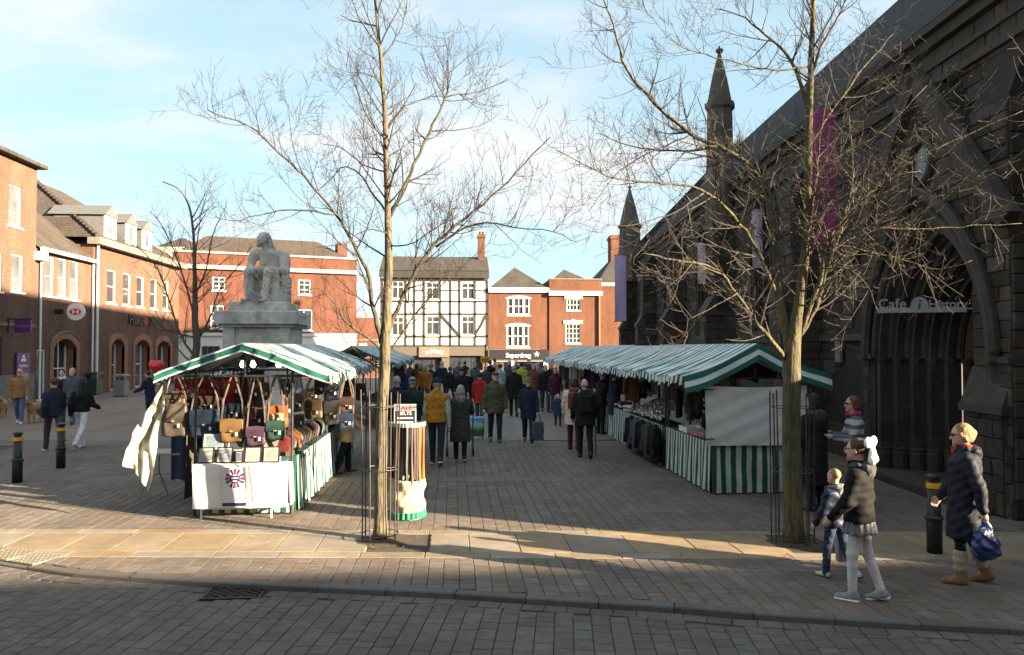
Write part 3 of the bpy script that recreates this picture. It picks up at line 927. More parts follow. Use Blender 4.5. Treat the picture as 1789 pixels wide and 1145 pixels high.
text_mesh('NatWest', 0.18, m_letter, pn, face_frame((XL+.125, (a+b)/2, d-.55), (0, 1, 0), (0, 0, 1)), 0.003)
# little logo of three cubes above the name
lg = MB()
for yy, zz in ((-.09, 0), (.09, 0), (0, .15)):
    lg.box(XL+.12, XL+.128, (a+b)/2+yy-.07, (a+b)/2+yy+.07, d-.36+zz, d-.24+zz)
lg.build('logo', m_letter, pn, world=True)
# --- middle bank building with three tall windows and an arched doorway
bB = thing('bank_building', 'low orange brick bank with three tall windows and a steep tiled roof', 'building', (XL, (YA+YB)/2, 0))
HB = lz(110, 445)[1]
holes = [lrect(78, 95, 449, 517, YA), lrect(101, 117, 452, 520, YA), lrect(122, 138, 456, 524, YA)]
door = lrect(64, 80, 611, 698, YA); door = (door[0], door[1], 0.0, door[3])
arch = lrect(93, 133, 592, 690, YA); arch = (arch[0], arch[1], 0.0, arch[3])
mb = MB(); facade(mb, (XL, YA, 0), UL, NL, YB-YA, HB, holes+[door, arch], rev=0.12)
mb.build('wall', m_br_left, bB, world=True)
for h in holes: window(bB, (XL, YA, 0), UL, NL, *h, bars=(1, 2), glass=m_glass_l)
window(bB, (XL, YA, 0), UL, NL, *door, bars=(2, 1), sill=False, name='door')
def arch_opening(parent, O, a, b, top, rise, bandw=0.32, proud=0.05, mat=None, glassn=None, frame=None, bars=(2, 2), depth=0.5, edge=None):
    """brick arch set in a rectangular opening on the left facade; spandrels fill the corners"""
    w = b-a; mid = (a+b)/2
    pts = archcurve(w, rise, 8)
    mb = MB()
    # spandrels flush inside opening
    L = [V(XL-.01, O+mid+x, top-rise+z) for x, z in pts]
    k = len(L)//2
    mb.poly([V(XL-.01, O+a, top)]+[p for p in L[:k+1]][::1]); mb.poly([V(XL-.01, O+b, top)]+list(reversed(L[k:])))
    # arch soffit
    for p, q in zip(L, L[1:]):
        mb.quad(p, q, q-V(depth, 0, 0), p-V(depth, 0, 0))
    mb.quad(V(XL, O+a, 0), V(XL, O+a, top), V(XL-depth, O+a, top), V(XL-depth, O+a, 0)); mb.quad(V(XL, O+b, 0), V(XL-depth, O+b, 0), V(XL-depth, O+b, top), V(XL, O+b, top))
    mb.build('arch_wall', m_br_arch, parent, world=True)
    # raised surround
    sb = MB()
    inner = [(-w/2, 0)]+[(x, top-rise+z) for x, z in pts]+[(w/2, 0)]
    outer = [(-w/2-bandw, 0)]+[((x)*(1+2*bandw/w), top-rise+z+bandw*0.95) for x, z in pts]+[(w/2+bandw, 0)]
    for i in range(len(inner)-1):
        A, B, C, D = inner[i], inner[i+1], outer[i+1], outer[i]
        f0 = [V(XL+proud, O+mid+p[0], p[1]) for p in (A, B, C, D)]
        sb.quad(*f0)
        sb.quad(f0[3], f0[2], f0[2]-V(proud+.01, 0, 0), f0[3]-V(proud+.01, 0, 0)); sb.quad(f0[1], f0[0], f0[0]-V(proud+.02, 0, 0), f0[1]-V(proud+.02, 0, 0))
    sb.build('arch_surround', mat or m_br_arch, parent, world=True)
    if edge:
        et = MB(); et.tube([V(XL+proud+.02, O+mid+p[0], p[1]+.03) for p in outer[1:-1]], 0.045, 6); et.build('arch_moulding', edge, parent, world=True)
    return window(parent, (XL-depth, O, 0), UL, NL, a+.02, b-.02, 0.0, top-.02, rev=0, bars=bars, sill=False, frame=frame, glass=glassn, fw=.1, name='door')
arch_opening(bB, YA, arch[0], arch[1], arch[3], 0.45, edge=m_stone, frame=m_white, bars=(3, 2), glassn=m_glass)
mb = MB()
RXB, RZB = XL-6.2, HB+5.2
mb.quad((XL+.25, YA+.002, HB-.05), (XL+.25, YB+.4, HB-.05), (RXB, YB+.4, RZB), (RXB, YA+.002, RZB)); mb.quad((RXB, YA+.002, RZB), (RXB, YB+.4, RZB), (RXB-6, YB+.4, HB), (RXB-6, YA+.002, HB))
mb.build('roof', m_tile, bB, world=True)
MB().box(XL+.2, XL+.34, YA+.003, YB-.05, HB-.1, HB+.06).build('gutter', m_white, bB, world=True)
for yy in (YA+.25, YB-.22):
    MB().cyl((XL+.12, yy), .05, 0, HB-.1, 8).build('drainpipe', m_white, bB, world=True)
c = atX(70, 446, XL+.2); MB().box(XL+.003, XL+.4, c.y-.1, c.y+.3, c.z-.22, c.z+.16).build('alarm_box', m_white, bB, world=True)
# round bank sign
c = atX(131, 545, XL+.9)
rs = thing('round_sign', 'round white bank sign with red hexagon logo on the low bank', 'sign', (XL, c.y, c.z))
dm = MB(); dm.tube([(XL+.95, c.y-.06, c.z), (XL+.95, c.y+.06, c.z)], .4, 28); dm.build('disc', m_white, rs, world=True)
MB().box(XL+.003, XL+.4, c.y-.03, c.y+.03, c.z-.12, c.z+.12).build('bracket', m_blackp, rs, world=True)
def hexlogo(parent, cx_, y, cz, s, lm, right=V(1, 0, 0), n=V(0, -1, 0)):
    lo = MB(); r_ = right
    def q(*p): lo.poly([V(cx_, y, cz)+r_*a*s+V(0, 0, b*s)+n*.012 for a, b in p])
    q((-1, 0), (-.5, -.5), (-.5, .5)); q((1, 0), (.5, .5), (.5, -.5)); q((-.5, .5), (0, 0), (.5, .5)); q((-.5, -.5), (.5, -.5), (0, 0))
    lo.build('logo', lm, parent, world=True)
hexlogo(rs, XL+.95, c.y-.06, c.z, .29, m_red)
# --- large bank building with the name in letters, hipped roof and dormers
bC = thing('bank_building', 'long orange brick bank with three arches, five upper windows and roof dormers', 'building', (XL, (YB+YC)/2, 0))
YC2 = YC
HC = lz(240, 449)[1]
ups = [lrect(187, 203, 472, 530, YB), lrect(215, 229, 478, 534, YB), lrect(239, 252, 484, 537, YB), lrect(263, 274.5, 488, 540, YB), lrect(285, 295, 491, 542, YB)]
arcs = [lrect(194, 217, 592, 683, YB), lrect(236, 261, 594, 680, YB), lrect(274, 297, 596, 676, YB)]
arcs = [(a[0], a[1], 0, a[3]) for a in arcs]
mb = MB(); facade(mb, (XL, YB, 0), UL, NL, YC2-YB, HC, ups+arcs, rev=.12)
mb.quad((XL, YC2, 0), (XL-10, YC2, 0), (XL-10, YC2, HC), (XL, YC2, HC)); mb.quad((XL, YB, 0), (XL, YB, HC), (XL-10, YB, HC), (XL-10, YB, 0))
mb.build('wall', m_br_left, bC, world=True)
for h in ups: window(bC, (XL, YB, 0), UL, NL, *h, bars=(1, 2))
for i, a in enumerate(arcs):
    arch_opening(bC, YB, a[0], a[1], a[3], 0.4, bandw=.35, frame=m_white, glassn=(m_glass, m_glass_l, m_glass)[i], bars=(2, 2))
MB().box(XL-.2, XL+.42, YB-.25, YC2+.3, HC, HC+.35).build('cornice', m_stone, bC, world=True)
RX, RZc = XL-5.6, HC+4.3
e0, e1 = YB-.2, YC2+.25
HE = HC+.36
mb = MB()
ap0, ap1 = e0+5.2, e1-4.5
mb.quad((XL+.3, e0, HE), (XL+.3, e1, HE), (RX, ap1, RZc), (RX, ap0, RZc)); mb.add([(XL+.3, e0, HE), (RX, ap0, RZc), (RX*2-XL-.3, e0, HE)], [(0, 1, 2)])
mb.add([(XL+.3, e1, HE), (RX*2-XL-.3, e1, HE), (RX, ap1, RZc)], [(0, 1, 2)]); mb.quad((RX, ap0, RZc), (RX, ap1, RZc), (RX*2-XL, e1, HE), (RX*2-XL, e0, HE))
rf = mb.build('roof', m_tile, bC, world=True)
# hip tiles
for i in range(22):
    t = i/22; a = V(XL+.3, e0, HE).lerp(V(RX, ap0, RZc), t); b = V(XL+.3, e0, HE).lerp(V(RX, ap0, RZc), t+1/22*.93)
    MB().tube([a+V(0, 0, .05), b+V(0, 0, .02)], [.15, .12], 6).build('hip_tile', m_tile, rf, world=True)
def dormer(y, w=1.4, zt=1.8, mat=m_white):
    zb = HE+.25; xf = XL-.15; k = (RZc-HE)/(XL+.3-RX)
    d_ = thing_part('dormer', rf)
    m = MB()
    m.box(xf-2.6, xf, y-w/2, y+w/2, zb-.2, zb+zt*.62)
    m.build('cheek', m_lead, d_, world=True)
    zz = zb+zt*.62
    ap = V(xf+.12, y, zz+.62); apb = V(xf-2.9, y, zz+.62)
    m = MB(); l0, r0 = V(xf+.12, y-w/2-.15, zz), V(xf+.12, y+w/2+.15, zz)
    m.add([l0, r0, ap, l0-V(3, 0, 0), r0-V(3, 0, 0), apb], [(0, 1, 2), (0, 2, 5, 3), (1, 4, 5, 2)])
    m.build('dormer_roof', m_white if False else m_lead, d_, world=True)
    m = MB().box(xf+.002, xf+.06, y-w/2, y-w/2+.4, zb-.1, zz).box(xf+.002, xf+.06, y+w/2-.4, y+w/2, zb-.1, zz).box(xf+.002, xf+.058, y-w/2+.4, y+w/2-.4, zb-.1, zb+.2).box(xf+.002, xf+.058, y-w/2+.4, y+w/2-.4, zz-.15, zz)
    m.build('dormer_frame', m_white, d_, world=True)
    MB().quad((xf+.02, y-w/2+.4, zb+.2), (xf+.02, y+w/2-.4, zb+.2), (xf+.02, y+w/2-.4, zz-.15), (xf+.02, y-w/2+.4, zz-.15)).build('pane', m_glass_l, d_, world=True)
def thing_part(name, parent):
    o = bpy.data.objects.new(name, None); COL.objects.link(o); o.parent = parent
    o.matrix_parent_inverse = world_of(parent).inverted(); WM[o.name] = Matrix.Identity(4)
    return o
for px, py in ((190, 410), (226, 425), (254, 436)):
    dormer(atX(px, py, XL-.2).y, w=1.4, zt=1.9)
MB().cyl((XL+.15, YB+.2), .07, 0, HC, 8).build('drainpipe', m_white, bC, world=True)
p = atX(248, 561, XL+.05)
hs = thing('letter_sign', 'bank name in dark letters above the arches of the long bank', 'sign', (XL, p.y, p.z))
m_navy = M('sign_black', (0.03, 0.03, 0.04), rough=0.4)
text_mesh('HSBC', 0.74, m_navy, hs, face_frame((XL+.06, p.y-.95, p.z), (0, 1, 0), (0, 0, 1)), .05, spacing=1.02, bold=.012)
text_mesh('UK', 0.74, m_navy, hs, face_frame((XL+.06, p.y+1.55, p.z), (0, 1, 0), (0, 0, 1)), .05, bold=.012)
hexlogo(hs, XL+.1, p.y+.55, p.z, .36, m_red, right=V(0, 1, 0), n=V(.02, 0, 0))
# ---------------------------------------------------------------- far side of the square: facades facing the camera
def front_rect(px0, px1, py0, py1, O, u):
    """pixel box on a vertical plane through O along u -> a,b,c,d"""
    O = Vector(O); u = Vector(u).normalized(); n = V(u.y, -u.x, 0)
    def hit(px, py):
        d = ray(px, py); c = V(0, 0, CAMH); t = (O-c).dot(n)/d.dot(n); p = c+d*t
        return (p-O).dot(u), p.z
    pm, qm = (px0+px1)/2, (py0+py1)/2
    return hit(px0, qm)[0], hit(px1, qm)[0], hit(pm, py1)[1], hit(pm, py0)[1]
# --- red Georgian house behind the statue
O = atY(300, 600, 59.5); O.z = 0
E = atY(622, 600, 64.0); E.z = 0
uD = (E-O).normalized(); nD = V(uD.y, -uD.x, 0); WD = (E-O).length
bD = thing('red_brick_house', 'deep red brick house with white ground floor behind the statue', 'building', tuple((O+E)/2))
fr_ = lambda *p: front_rect(*p, O, uD)
HD = fr_(340, 600, 447, 460)[3]
zc = fr_(340, 600, 470, 480)[3]
wins = [fr_(371, 394, 484, 508), fr_(521, 543, 489, 515), fr_(368, 392, 534, 574), fr_(516, 546, 541, 578), fr_(440, 462, 486, 511), fr_(440, 462, 536, 574)]
gw = [fr_(352, 384, 605, 640), fr_(470, 500, 605, 640)]
zw = fr_(340, 600, 585, 600)[3]
mb = MB(); facade(mb, O, uD, nD, WD, HD, wins, rev=.1, z0=zw)
bk = -nD*9
mb.quad(E+V(0, 0, 0), E+bk, E+bk+V(0, 0, HD), E+V(0, 0, HD)); mb.quad(O, O+V(0, 0, HD), O+bk+V(0, 0, HD), O+bk)
mb.build('wall', m_br_red, bD, world=True)
mb = MB(); facade(mb, O+nD*.05, uD, nD, WD, zw, [h for h in gw], rev=.15)
mb.quad(O+nD*.05+V(0, 0, zw), E+nD*.05+V(0, 0, zw), E+V(0, 0, zw), O+V(0, 0, zw)); mb.quad(E, E+nD*.05, E+nD*.05+V(0, 0, zw), E+V(0, 0, zw))
mb.build('shop_front', m_white, bD, world=True)
for h in gw: window(bD, O+nD*.05, uD, nD, *h, rev=.12, bars=(3, 2), frame=m_stone)
for h in wins: window(bD, O, uD, nD, *h, bars=(2, 3), fw=.09)
def strip(parent, O, u, n, a, b, z0, z1, d0, d1, mat, name):
    m = MB(); A, B = O+u*a, O+u*b
    pts = [A+n*d0, B+n*d0, B+n*d1, A+n*d1]
    m.prism([V(p.x, p.y, z0) for p in pts], (0, 0, z1-z0)); return m.build(name, mat, parent, world=True)
strip(bD, O, uD, nD, -.1, WD+.1, zc-.2, zc+.1, .001, .28, m_cream, 'cornice')
strip(bD, O, uD, nD, -.05, WD+.05, HD-.02, HD+.12, -.3, .12, m_cream, 'coping')
strip(bD, O, uD, nD, 0, WD, zw-.12, zw+.12, .052, .25, m_white, 'fascia')
mb = MB(); A, B = O+V(0, 0, HD-.1)-nD*.4, E+V(0, 0, HD-.1)-nD*.4
mb.quad(A, B, B-nD*4-uD*2.5+V(0, 0, 2.0), A-nD*4+uD*2.5+V(0, 0, 2.0)); mb.add([B, B-nD*8, B-nD*4-uD*2.5+V(0, 0, 2)], [(0, 1, 2)]); mb.add([A-nD*8, A, A-nD*4+uD*2.5+V(0, 0, 2)], [(0, 1, 2)])
mb.build('roof', m_tile, bD, world=True)
a, b, c_, d = fr_(598, 615, 420, 470)
ch = MB(); cb = O+uD*a-nD*2.0; ch.prism([cb, cb+uD*(b-a), cb+uD*(b-a)-nD*1.2, cb-nD*1.2], (0, 0, d)); 
ch.build('chimney', m_br_red, bD, world=True)
# --- low brick wall block to the right of it with a small name plate
O2 = atY(622.5, 600, 64.05); O2.z = 0; E2 = atY(660, 600, 64.6); E2.z = 0
u2 = (E2-O2).normalized(); n2 = V(u2.y, -u2.x, 0)
bW = thing('brick_annexe', 'low plain red brick annexe between the red house and the timbered house', 'building', tuple((O2+E2)/2))
H2 = front_rect(622, 652, 556, 600, O2, u2)[3]
mb = MB().prism([O2, E2, E2-n2*5, O2-n2*5], (0, 0, H2)); mb.build('wall', m_br_red, bW, world=True)
strip(bW, O2, u2, n2, 0, (E2-O2).length, H2*.62, H2*.62+.08, .001, .05, m_stone, 'band_course')
strip(bW, O2, u2, n2, -.05, (E2-O2).length+.05, H2, H2+.1, -5, .08, m_stone, 'coping')
a, b, c_, d = front_rect(627, 641, 600, 608, O2, u2)
strip(bW, O2, u2, n2, a, b, c_, d, .01, .04, m_cream, 'name_plate')
# --- yellow-topped building behind the long bank
O3 = atY(268, 600, 74); E3 = atY(345, 600, 74)
bY = thing('pale_building', 'cream topped building showing behind the long bank roof', 'building', (O3.x, 74, 0))
zt = atY(300, 432, 74).z; zr = atY(300, 406, 74).z
MB().box(O3.x, E3.x, 74, 82, 0, zt-.9).build('wall', m_br_red, bY, world=True)
MB().box(O3.x-.2, E3.x+.2, 73.8, 82, zt-.9, zt).build('parapet', m_cream, bY, world=True)
MB().add([(O3.x, 74, zt), (E3.x, 74, zt), (E3.x, 82, zt), (O3.x, 82, zt), (O3.x+1, 78, zr), (E3.x-2.6, 78, zr)], [(0, 1, 5, 4), (1, 2, 5), (2, 3, 4, 5), (3, 0, 4)]).build('roof', m_tile, bY, world=True)
# --- black and white timbered house
YF = 72.0
def fy(px, py): return atY(px, py, YF)
xF0, xF1 = fy(664, 600).x, fy(852.5, 600).x
zF0 = fy(760, 606).z; zF1 = fy(760, 488).z
bF = thing('timbered_house', 'black and white half timbered house with dark slate roof', 'building', ((xF0+xF1)/2, YF, 0))
OF = V(xF0, YF, 0); uF = V(1, 0, 0); nF = V(0, -1, 0)
fF = lambda a, b, c, d: front_rect(a, b, c, d, OF, uF)
tw = [fF(684, 706, 491, 523), fF(744, 767, 493, 524), fF(806, 829, 494, 524), fF(684, 706, 553, 587), fF(744, 767, 552, 586), fF(806, 828, 552, 586)]
mb = MB(); facade(mb, OF, uF, nF, xF1-xF0, zF1, tw, rev=.08, z0=zF0)
mb.build('render_wall', m_render, bF, world=True)
mb = MB().quad((xF1, YF, 0), (xF1, YF+9, 0), (xF1, YF+9, zF1), (xF1, YF, zF1)).quad((xF0, YF, 0), (xF0, YF, zF1), (xF0, YF+9, zF1), (xF0, YF+9, 0)); mb.build('side_wall', m_br_far, bF, world=True)
def beam(px0, py0, px1, py1, w=0.26):
    a, b = fy(px0, py0), fy(px1, py1)
    m = MB().bar(a+V(0, -.01, 0), b+V(0, -.01, 0), w, .1, up=(0, 1, 0))
    m.build('beam', m_timber, bF, world=True)
beam(664, 489, 852, 489, .3); beam(664, 527, 852, 527, .17); beam(664, 549, 852, 549, .17); beam(664, 588, 852, 588, .22); beam(664, 605, 852, 605, .22)
for x in (668, 680, 709, 724, 741, 769, 787, 803, 830, 851):
    beam(x, 491, x, 604, .17)
for x, yy in ((695, 507), (734, 507), (778, 507), (817, 507)): pass
for x0, x1 in ((724, 741), (769, 787), (787, 803), (830, 851)):
    beam(x0, 508, x1, 508, .11)
beam(771, 552, 802, 586, .24)
cv = [fy(848, 552), fy(842, 566), fy(836, 576), fy(830, 586)]
for a, b in zip(cv, cv[1:]): MB().bar(a+V(0, -.015, 0), b+V(0, -.015, 0), .22, .1, up=(0, 1, 0)).build('brace', m_timber, bF, world=True)
cv = [fy(664, 556), fy(672, 572), fy(680, 586)]
for a, b in zip(cv, cv[1:]): MB().bar(a+V(0, -.015, 0), b+V(0, -.015, 0), .22, .1, up=(0, 1, 0)).build('brace', m_timber, bF, world=True)
m_leaded = brickmat('leaded_glass', (0.05, 0.055, 0.065), (0.09, 0.1, 0.11), (0.02, 0.02, 0.02), bw=.16, bh=.2, ms=.014, rough=.15, offset=0)
for h in tw: window(bF, OF, uF, nF, *h, rev=.06, bars=(2, 1), transom=.68, fw=.11, glass=m_leaded)
zr = fy(760, 440).z
mb = MB().quad((xF0-.1, YF-.35, zF1+.1), (xF1+.1, YF-.35, zF1+.1), (xF1+.1, YF-.05, zF1+.85), (xF0-.1, YF-.05, zF1+.85))
mb.build('eaves_board', m_timber, bF, world=True)
mb = MB().quad((xF0-.1, YF-.15, zF1+.8), (xF1+.1, YF-.15, zF1+.8), (xF1+.1, YF+4, zr), (xF0-.1, YF+4, zr)).quad((xF0-.1, YF+4, zr), (xF1+.1, YF+4, zr), (xF1+.1, YF+9, zF1), (xF0-.1, YF+9, zF1))
mb.add([(xF1, YF-.1, zF1), (xF1, YF+9, zF1), (xF1, YF+4, zr-.1)], [(0, 1, 2)]); mb.build('roof', m_slate, bF, world=True)
a, b = fy(837.5, 402), fy(849.5, 450)
MB().box(a.x, b.x, YF+3.2, YF+4.4, zr-1.6, a.z-.25).box(a.x-.06, b.x+.06, YF+3.1, YF+4.5, a.z-.25, a.z+.05).build('chimney', m_br_far, bF, world=True)
mb = MB()
for i in range(2): mb.cyl((a.x+.2+i*.3, YF+3.8), .11, a.z+.05, a.z+.4, 8)
mb.build('chimney_pot', m_br_red, bF, world=True)
# shop front below
mb = MB(); facade(mb, OF+V(0, -.1, 0), uF, nF, xF1-xF0, zF0-.02, [(.8, 2.2, .0, 1.6), (3.0, 5.7, 0.0, 1.65), (6.4, 9.5, .3, 1.65)], rev=.4)
mb.build('shop_front', m_brown, bF, world=True)
window(bF, OF+V(0, -.1, 0), uF, nF, .8, 2.2, 0, 1.6, rev=.3, bars=(2, 1), sill=False, frame=m_dark)
window(bF, OF+V(0, -.1, 0), uF, nF, 3.0, 5.7, 0, 1.65, rev=.35, bars=(3, 1), sill=False, frame=m_dark, name='shop_door')
window(bF, OF+V(0, -.1, 0), uF, nF, 6.4, 9.5, .3, 1.65, rev=.35, bars=(3, 1), sill=False, frame=m_dark, name='shop_window')
a, b, c_, d = fF(732, 785, 608, 622)
fs = thing('shop_sign', 'brown fascia sign with arched white letters under the timbered house', 'sign', (xF0+(a+b)/2, YF-.2, c_))
MB().box(xF0+a, xF0+b, YF-.22, YF-.102, c_-.12, d+.1).build('board', M('brown_sign', (0.16, 0.13, 0.11), rough=.6), fs, world=True)
word = 'FATFACE'
for i, ch_ in enumerate(word):
    t = (i-3)/3.0
    T = face_frame((xF0+(a+b)/2+t*.72, YF-.235, (c_+d)/2+.02-.13*t*t), (math.cos(-t*.35), 0, math.sin(-t*.35)), (-math.sin(-t*.35), 0, math.cos(-t*.35)))
    text_mesh(ch_, .42, m_letter, fs, T, .01, bold=.008)
# --- orange brick chemist with a pyramid roof
xG0, xG1 = fy(853, 600).x, fy(959, 600).x
zG = fy(905, 505).z
bG = thing('brick_shop', 'orange brick chemist shop with arched windows and pyramid slate roof', 'building', ((xG0+xG1)/2, YF, 0))
OG = V(xG0+.01, YF, 0)
fG = lambda a, b, c, d: front_rect(a, b, c, d, OG, uF)
gws = [fG(886, 926, 520, 551), fG(885, 925, 568, 607)]
zfas = fy(905, 611).z
mb = MB(); facade(mb, OG, uF, nF, xG1-xG0-.02, zG, gws, rev=.1, z0=zfas); 
mb.quad((xG0+.01, YF, zG), (xG0+.01, YF+8, zG), (xG0+.01, YF+8, 0), (xG0+.01, YF, 0)); mb.build('wall', m_br_far, bG, world=True)
def venetian(parent, O, h, arch_=True):
    a, b, c, d = h
    w = b-a
    wo = window(parent, O, uF, nF, a, b, c, d, rev=.08, bars=(1, 2), fw=.14)
    m = MB()
    for k in (.27, .73): m.box(O.x+a+w*k-.1, O.x+a+w*k+.1, YF+.0, YF+.1, c+.02, d-.02)
    m.box(O.x+a+w*.5-.03, O.x+a+w*.5+.03, YF+.03, YF+.1, c+.1, d-.1)
    m.build('mullion', m_white, wo, world=True)
    pts = archcurve(w+.3, .22, 6)
    m = MB(); m.prism([V(O.x+(a+b)/2+x, YF-.03, d-.05+z) for x, z in pts]+[V(O.x+(a+b)/2+w/2+.15, YF-.03, d-.12), V(O.x+(a+b)/2-w/2-.15, YF-.03, d-.12)], (0, .06, 0))
    m.build('arch_head', m_white, wo, world=True)
for h in gws: venetian(bG, OG, h)
MB().box(xG0+.02, xG1-.02, YF-.25, YF-.001, zG-.35, zG+.1).build('cornice', m_white, bG, world=True)
ap = fy(903, 464)
mb = MB().add([(xG0+.1, YF-.2, zG+.05), (xG1, YF-.2, zG+.05), (xG1, YF+7, zG+.05), (xG0+.1, YF+7, zG+.05), (ap.x, YF+2.8, ap.z+.1)], [(0, 1, 4), (1, 2, 4), (2, 3, 4), (3, 0, 4)])
mb.build('roof', m_slate, bG, world=True)
mb = MB(); facade(mb, OG+V(0, -.05, 0), uF, nF, xG1-xG0-.02, zfas-.9, [(.4, 2.0, 0, zfas-1.1), (2.4, 5.2, 0, zfas-1.1)], rev=.4); mb.build('shop_front', m_white, bG, world=True)
window(bG, OG+V(0, -.05, 0), uF, nF, 2.4, 5.2, 0, zfas-1.1, rev=.3, bars=(3, 1), sill=False, name='shop_window', frame=m_dark)
window(bG, OG+V(0, -.05, 0), uF, nF, .4, 2.0, 0, zfas-1.1, rev=.3, bars=(2, 1), sill=False, name='shop_door', glass=m_glass_l)
fs = thing('shop_sign', 'black fascia sign with white rounded letters on the chemist shop', 'sign', ((xG0+xG1)/2, YF-.3, zfas-.9))
MB().box(xG0+.05, xG1-.02, YF-.32, YF-.052, zfas-.92, zfas-.02).build('board', m_dark, fs, world=True)
p = fy(905, 621)
text_mesh('Superdrug', .56, m_letter, fs, face_frame((p.x, YF-.335, p.z-.02), (1, 0, 0), (0, 0, 1)), .015, bold=.014)
st = MB(); cx_, cz_ = fy(937, 619).x, fy(937, 619).z
pts = [V(cx_+math.cos(a)*.27*(1 if i % 2 == 0 else .45), YF-.335, cz_+math.sin(a)*.27*(1 if i % 2 == 0 else .45)) for i, a in [(i, PI/2+i*PI/5) for i in range(10)]]
st.prism(pts, (0, .012, 0)); st.build('star', m_letter, fs, world=True)
# --- taller brick house to its right
xH0, xH1 = fy(959.5, 600).x, fy(1051, 600).x
zH = fy(1000, 489).z; zHc = fy(1000, 514).z
bH = thing('brick_house', 'orange brick house with small sash windows right of the chemist', 'building', ((xH0+xH1)/2, YF, 0))
OH = V(xH0, YF-.12, 0)
fH = lambda a, b, c, d: front_rect(a, b, c, d, OH, uF)
hw = [fH(990, 1014, 523, 543), fH(988, 1014, 566, 600)]
mb = MB(); facade(mb, OH, uF, nF, xH1-xH0, zH, hw, rev=.1); mb.quad((xH0, YF-.12, 0), (xH0, YF-.12, zH), (xH0, YF+8, zH), (xH0, YF+8, 0)); mb.quad((xH1, YF-.12, 0), (xH1, YF+8, 0), (xH1, YF+8, zH), (xH1, YF-.12, zH))
mb.build('wall', m_br_far, bH, world=True)
for h in hw:
    wo = window(bH, OH, uF, nF, *h, bars=(4, 2 if h[3]-h[2] < 1.3 else 4), fw=.08)
    MB().box(OH.x+h[0]-.2, OH.x+h[1]+.2, YF-.2, YF-.122, h[3]+.02, h[3]+.32).build('lintel', m_white, wo, world=True)
    MB().box(OH.x+(h[0]+h[1])/2-.14, OH.x+(h[0]+h[1])/2+.14, YF-.23, YF-.201, h[3]+.02, h[3]+.42).build('keystone', m_white, wo, world=True)
MB().box(xH0-.05, xH1+.05, YF-.38, YF-.122, zHc-.15, zHc+.25).build('cornice', m_white, bH, world=True)
MB().box(xH0-.05, xH1+.05, YF-.2, YF+.15, zH, zH+.1).build('coping', m_stone, bH, world=True)
ap = fy(993, 471)
MB().add([(xH0+.2, YF+1, zH-.3), (xH1-.2, YF+1, zH-.3), (xH1-.2, YF+6, zH-.3), (xH0+.2, YF+6, zH-.3), (ap.x, YF+3, ap.z+.3)], [(0, 1, 4), (1, 2, 4), (2, 3, 4), (3, 0, 4)]).build('roof', m_slate, bH, world=True)
pp = fy(1046, 560); MB().cyl((pp.x, YF-.25), .09, 0, zHc, 8).build('drainpipe', m_br_arch, bH, world=True)
# --- narrow brick house and chimney glimpsed beside the church end
xI0, xI1 = xH1+.1, atY(1098, 600, 74).x
bI = thing('brick_house', 'narrow brick house with big chimney beside the church end', 'building', ((xI0+xI1)/2, 74, 0))
zI = fy(1058, 492).z
MB().box(xI0, xI1+4, 73, 82, 0, zI).build('wall', m_br_far, bI, world=True)
a, b = atY(1064, 413, 78), atY(1093, 460, 78)
MB().box(a.x, b.x, 77, 78.6, zI, a.z).box(a.x-.1, b.x+.1, 76.9, 78.7, a.z-.4, a.z-.2).build('chimney', m_br_far, bI, world=True)
MB().quad((xI0-.3, 72.8, zI), (xI1+4, 72.8, zI), (xI1+4, 78, zI+3.2), (xI0+2.4, 78, zI+3.2)).add([(xI0-.3, 72.8, zI), (xI0+2.4, 78, zI+3.2), (xI0-.3, 82, zI)], [(0, 1, 2)]).build('roof', m_slate, bI, world=True)
MB().box(xI0-.1, xI1+4, 72.9, 72.999, zI-.35, zI).build('cornice', m_white, bI, world=True)
# --- the building across the road behind the viewer, whose roof line shades the road
bR = thing('brick_terrace', 'brick terrace on the other side of the road, outside the picture', 'building', (16, -9, 0))
HR = 8.55
mb = MB()
holes = [(3+i*3.4, 4.2+i*3.4, 4.4, 6.2) for i in range(20)] + [(2.4+i*3.4, 4.8+i*3.4, .4, 2.8) for i in range(20)]
facade(mb, (-22, -7.0, 0), V(1, 0, 0), V(0, 1, 0), 84, HR, holes)
mb.box(-22, 62, -15, -7.3, 0, HR-.02)
mb.build('wall', m_br_far, bR, world=True)
MB().quad((-22, -6.8, HR), (62, -6.8, HR), (62, -11, HR+1.6), (-22, -11, HR+1.6)).quad((-22, -11, HR+1.6), (62, -11, HR+1.6), (62, -15, HR), (-22, -15, HR)).build('roof', m_tile, bR, world=True)
# ================================================================ CHURCH (local frame: y along the wall, -x towards the square)
CH_A = math.atan(0.082)
church = thing('stone_church', 'dark weathered stone church with steep slate roof, buttresses and pinnacles', 'church', (7.4, 0, 0), -CH_A)
CW = world_of(church)
CI = CW.inverted()
def chs(px, py, x=0.0):
    """pixel -> (s, z) on the plane local x = const"""
    o = CI @ V(0, 0, CAMH); d = CI.to_3x3() @ ray(px, py)
    t = (x-o.x)/d.x; p = o+d*t
    return p.y, p.z
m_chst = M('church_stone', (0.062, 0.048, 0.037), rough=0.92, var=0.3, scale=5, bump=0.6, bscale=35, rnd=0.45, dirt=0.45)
m_chst_j = M('church_stone_joined', (0.062, 0.048, 0.037), rough=0.92, var=0.3, scale=5, bump=0.6, bscale=35, rnd=0.45, island=True, dirt=0.45)
m_chcore = M('church_mortar', (0.03, 0.026, 0.023), rough=0.95, var=0.3, scale=4, dirt=0.4)
m_chdress = M('church_dressing', (0.062, 0.053, 0.044), rough=0.9, var=0.22, scale=4, bump=0.4, bscale=40, dirt=0.45)
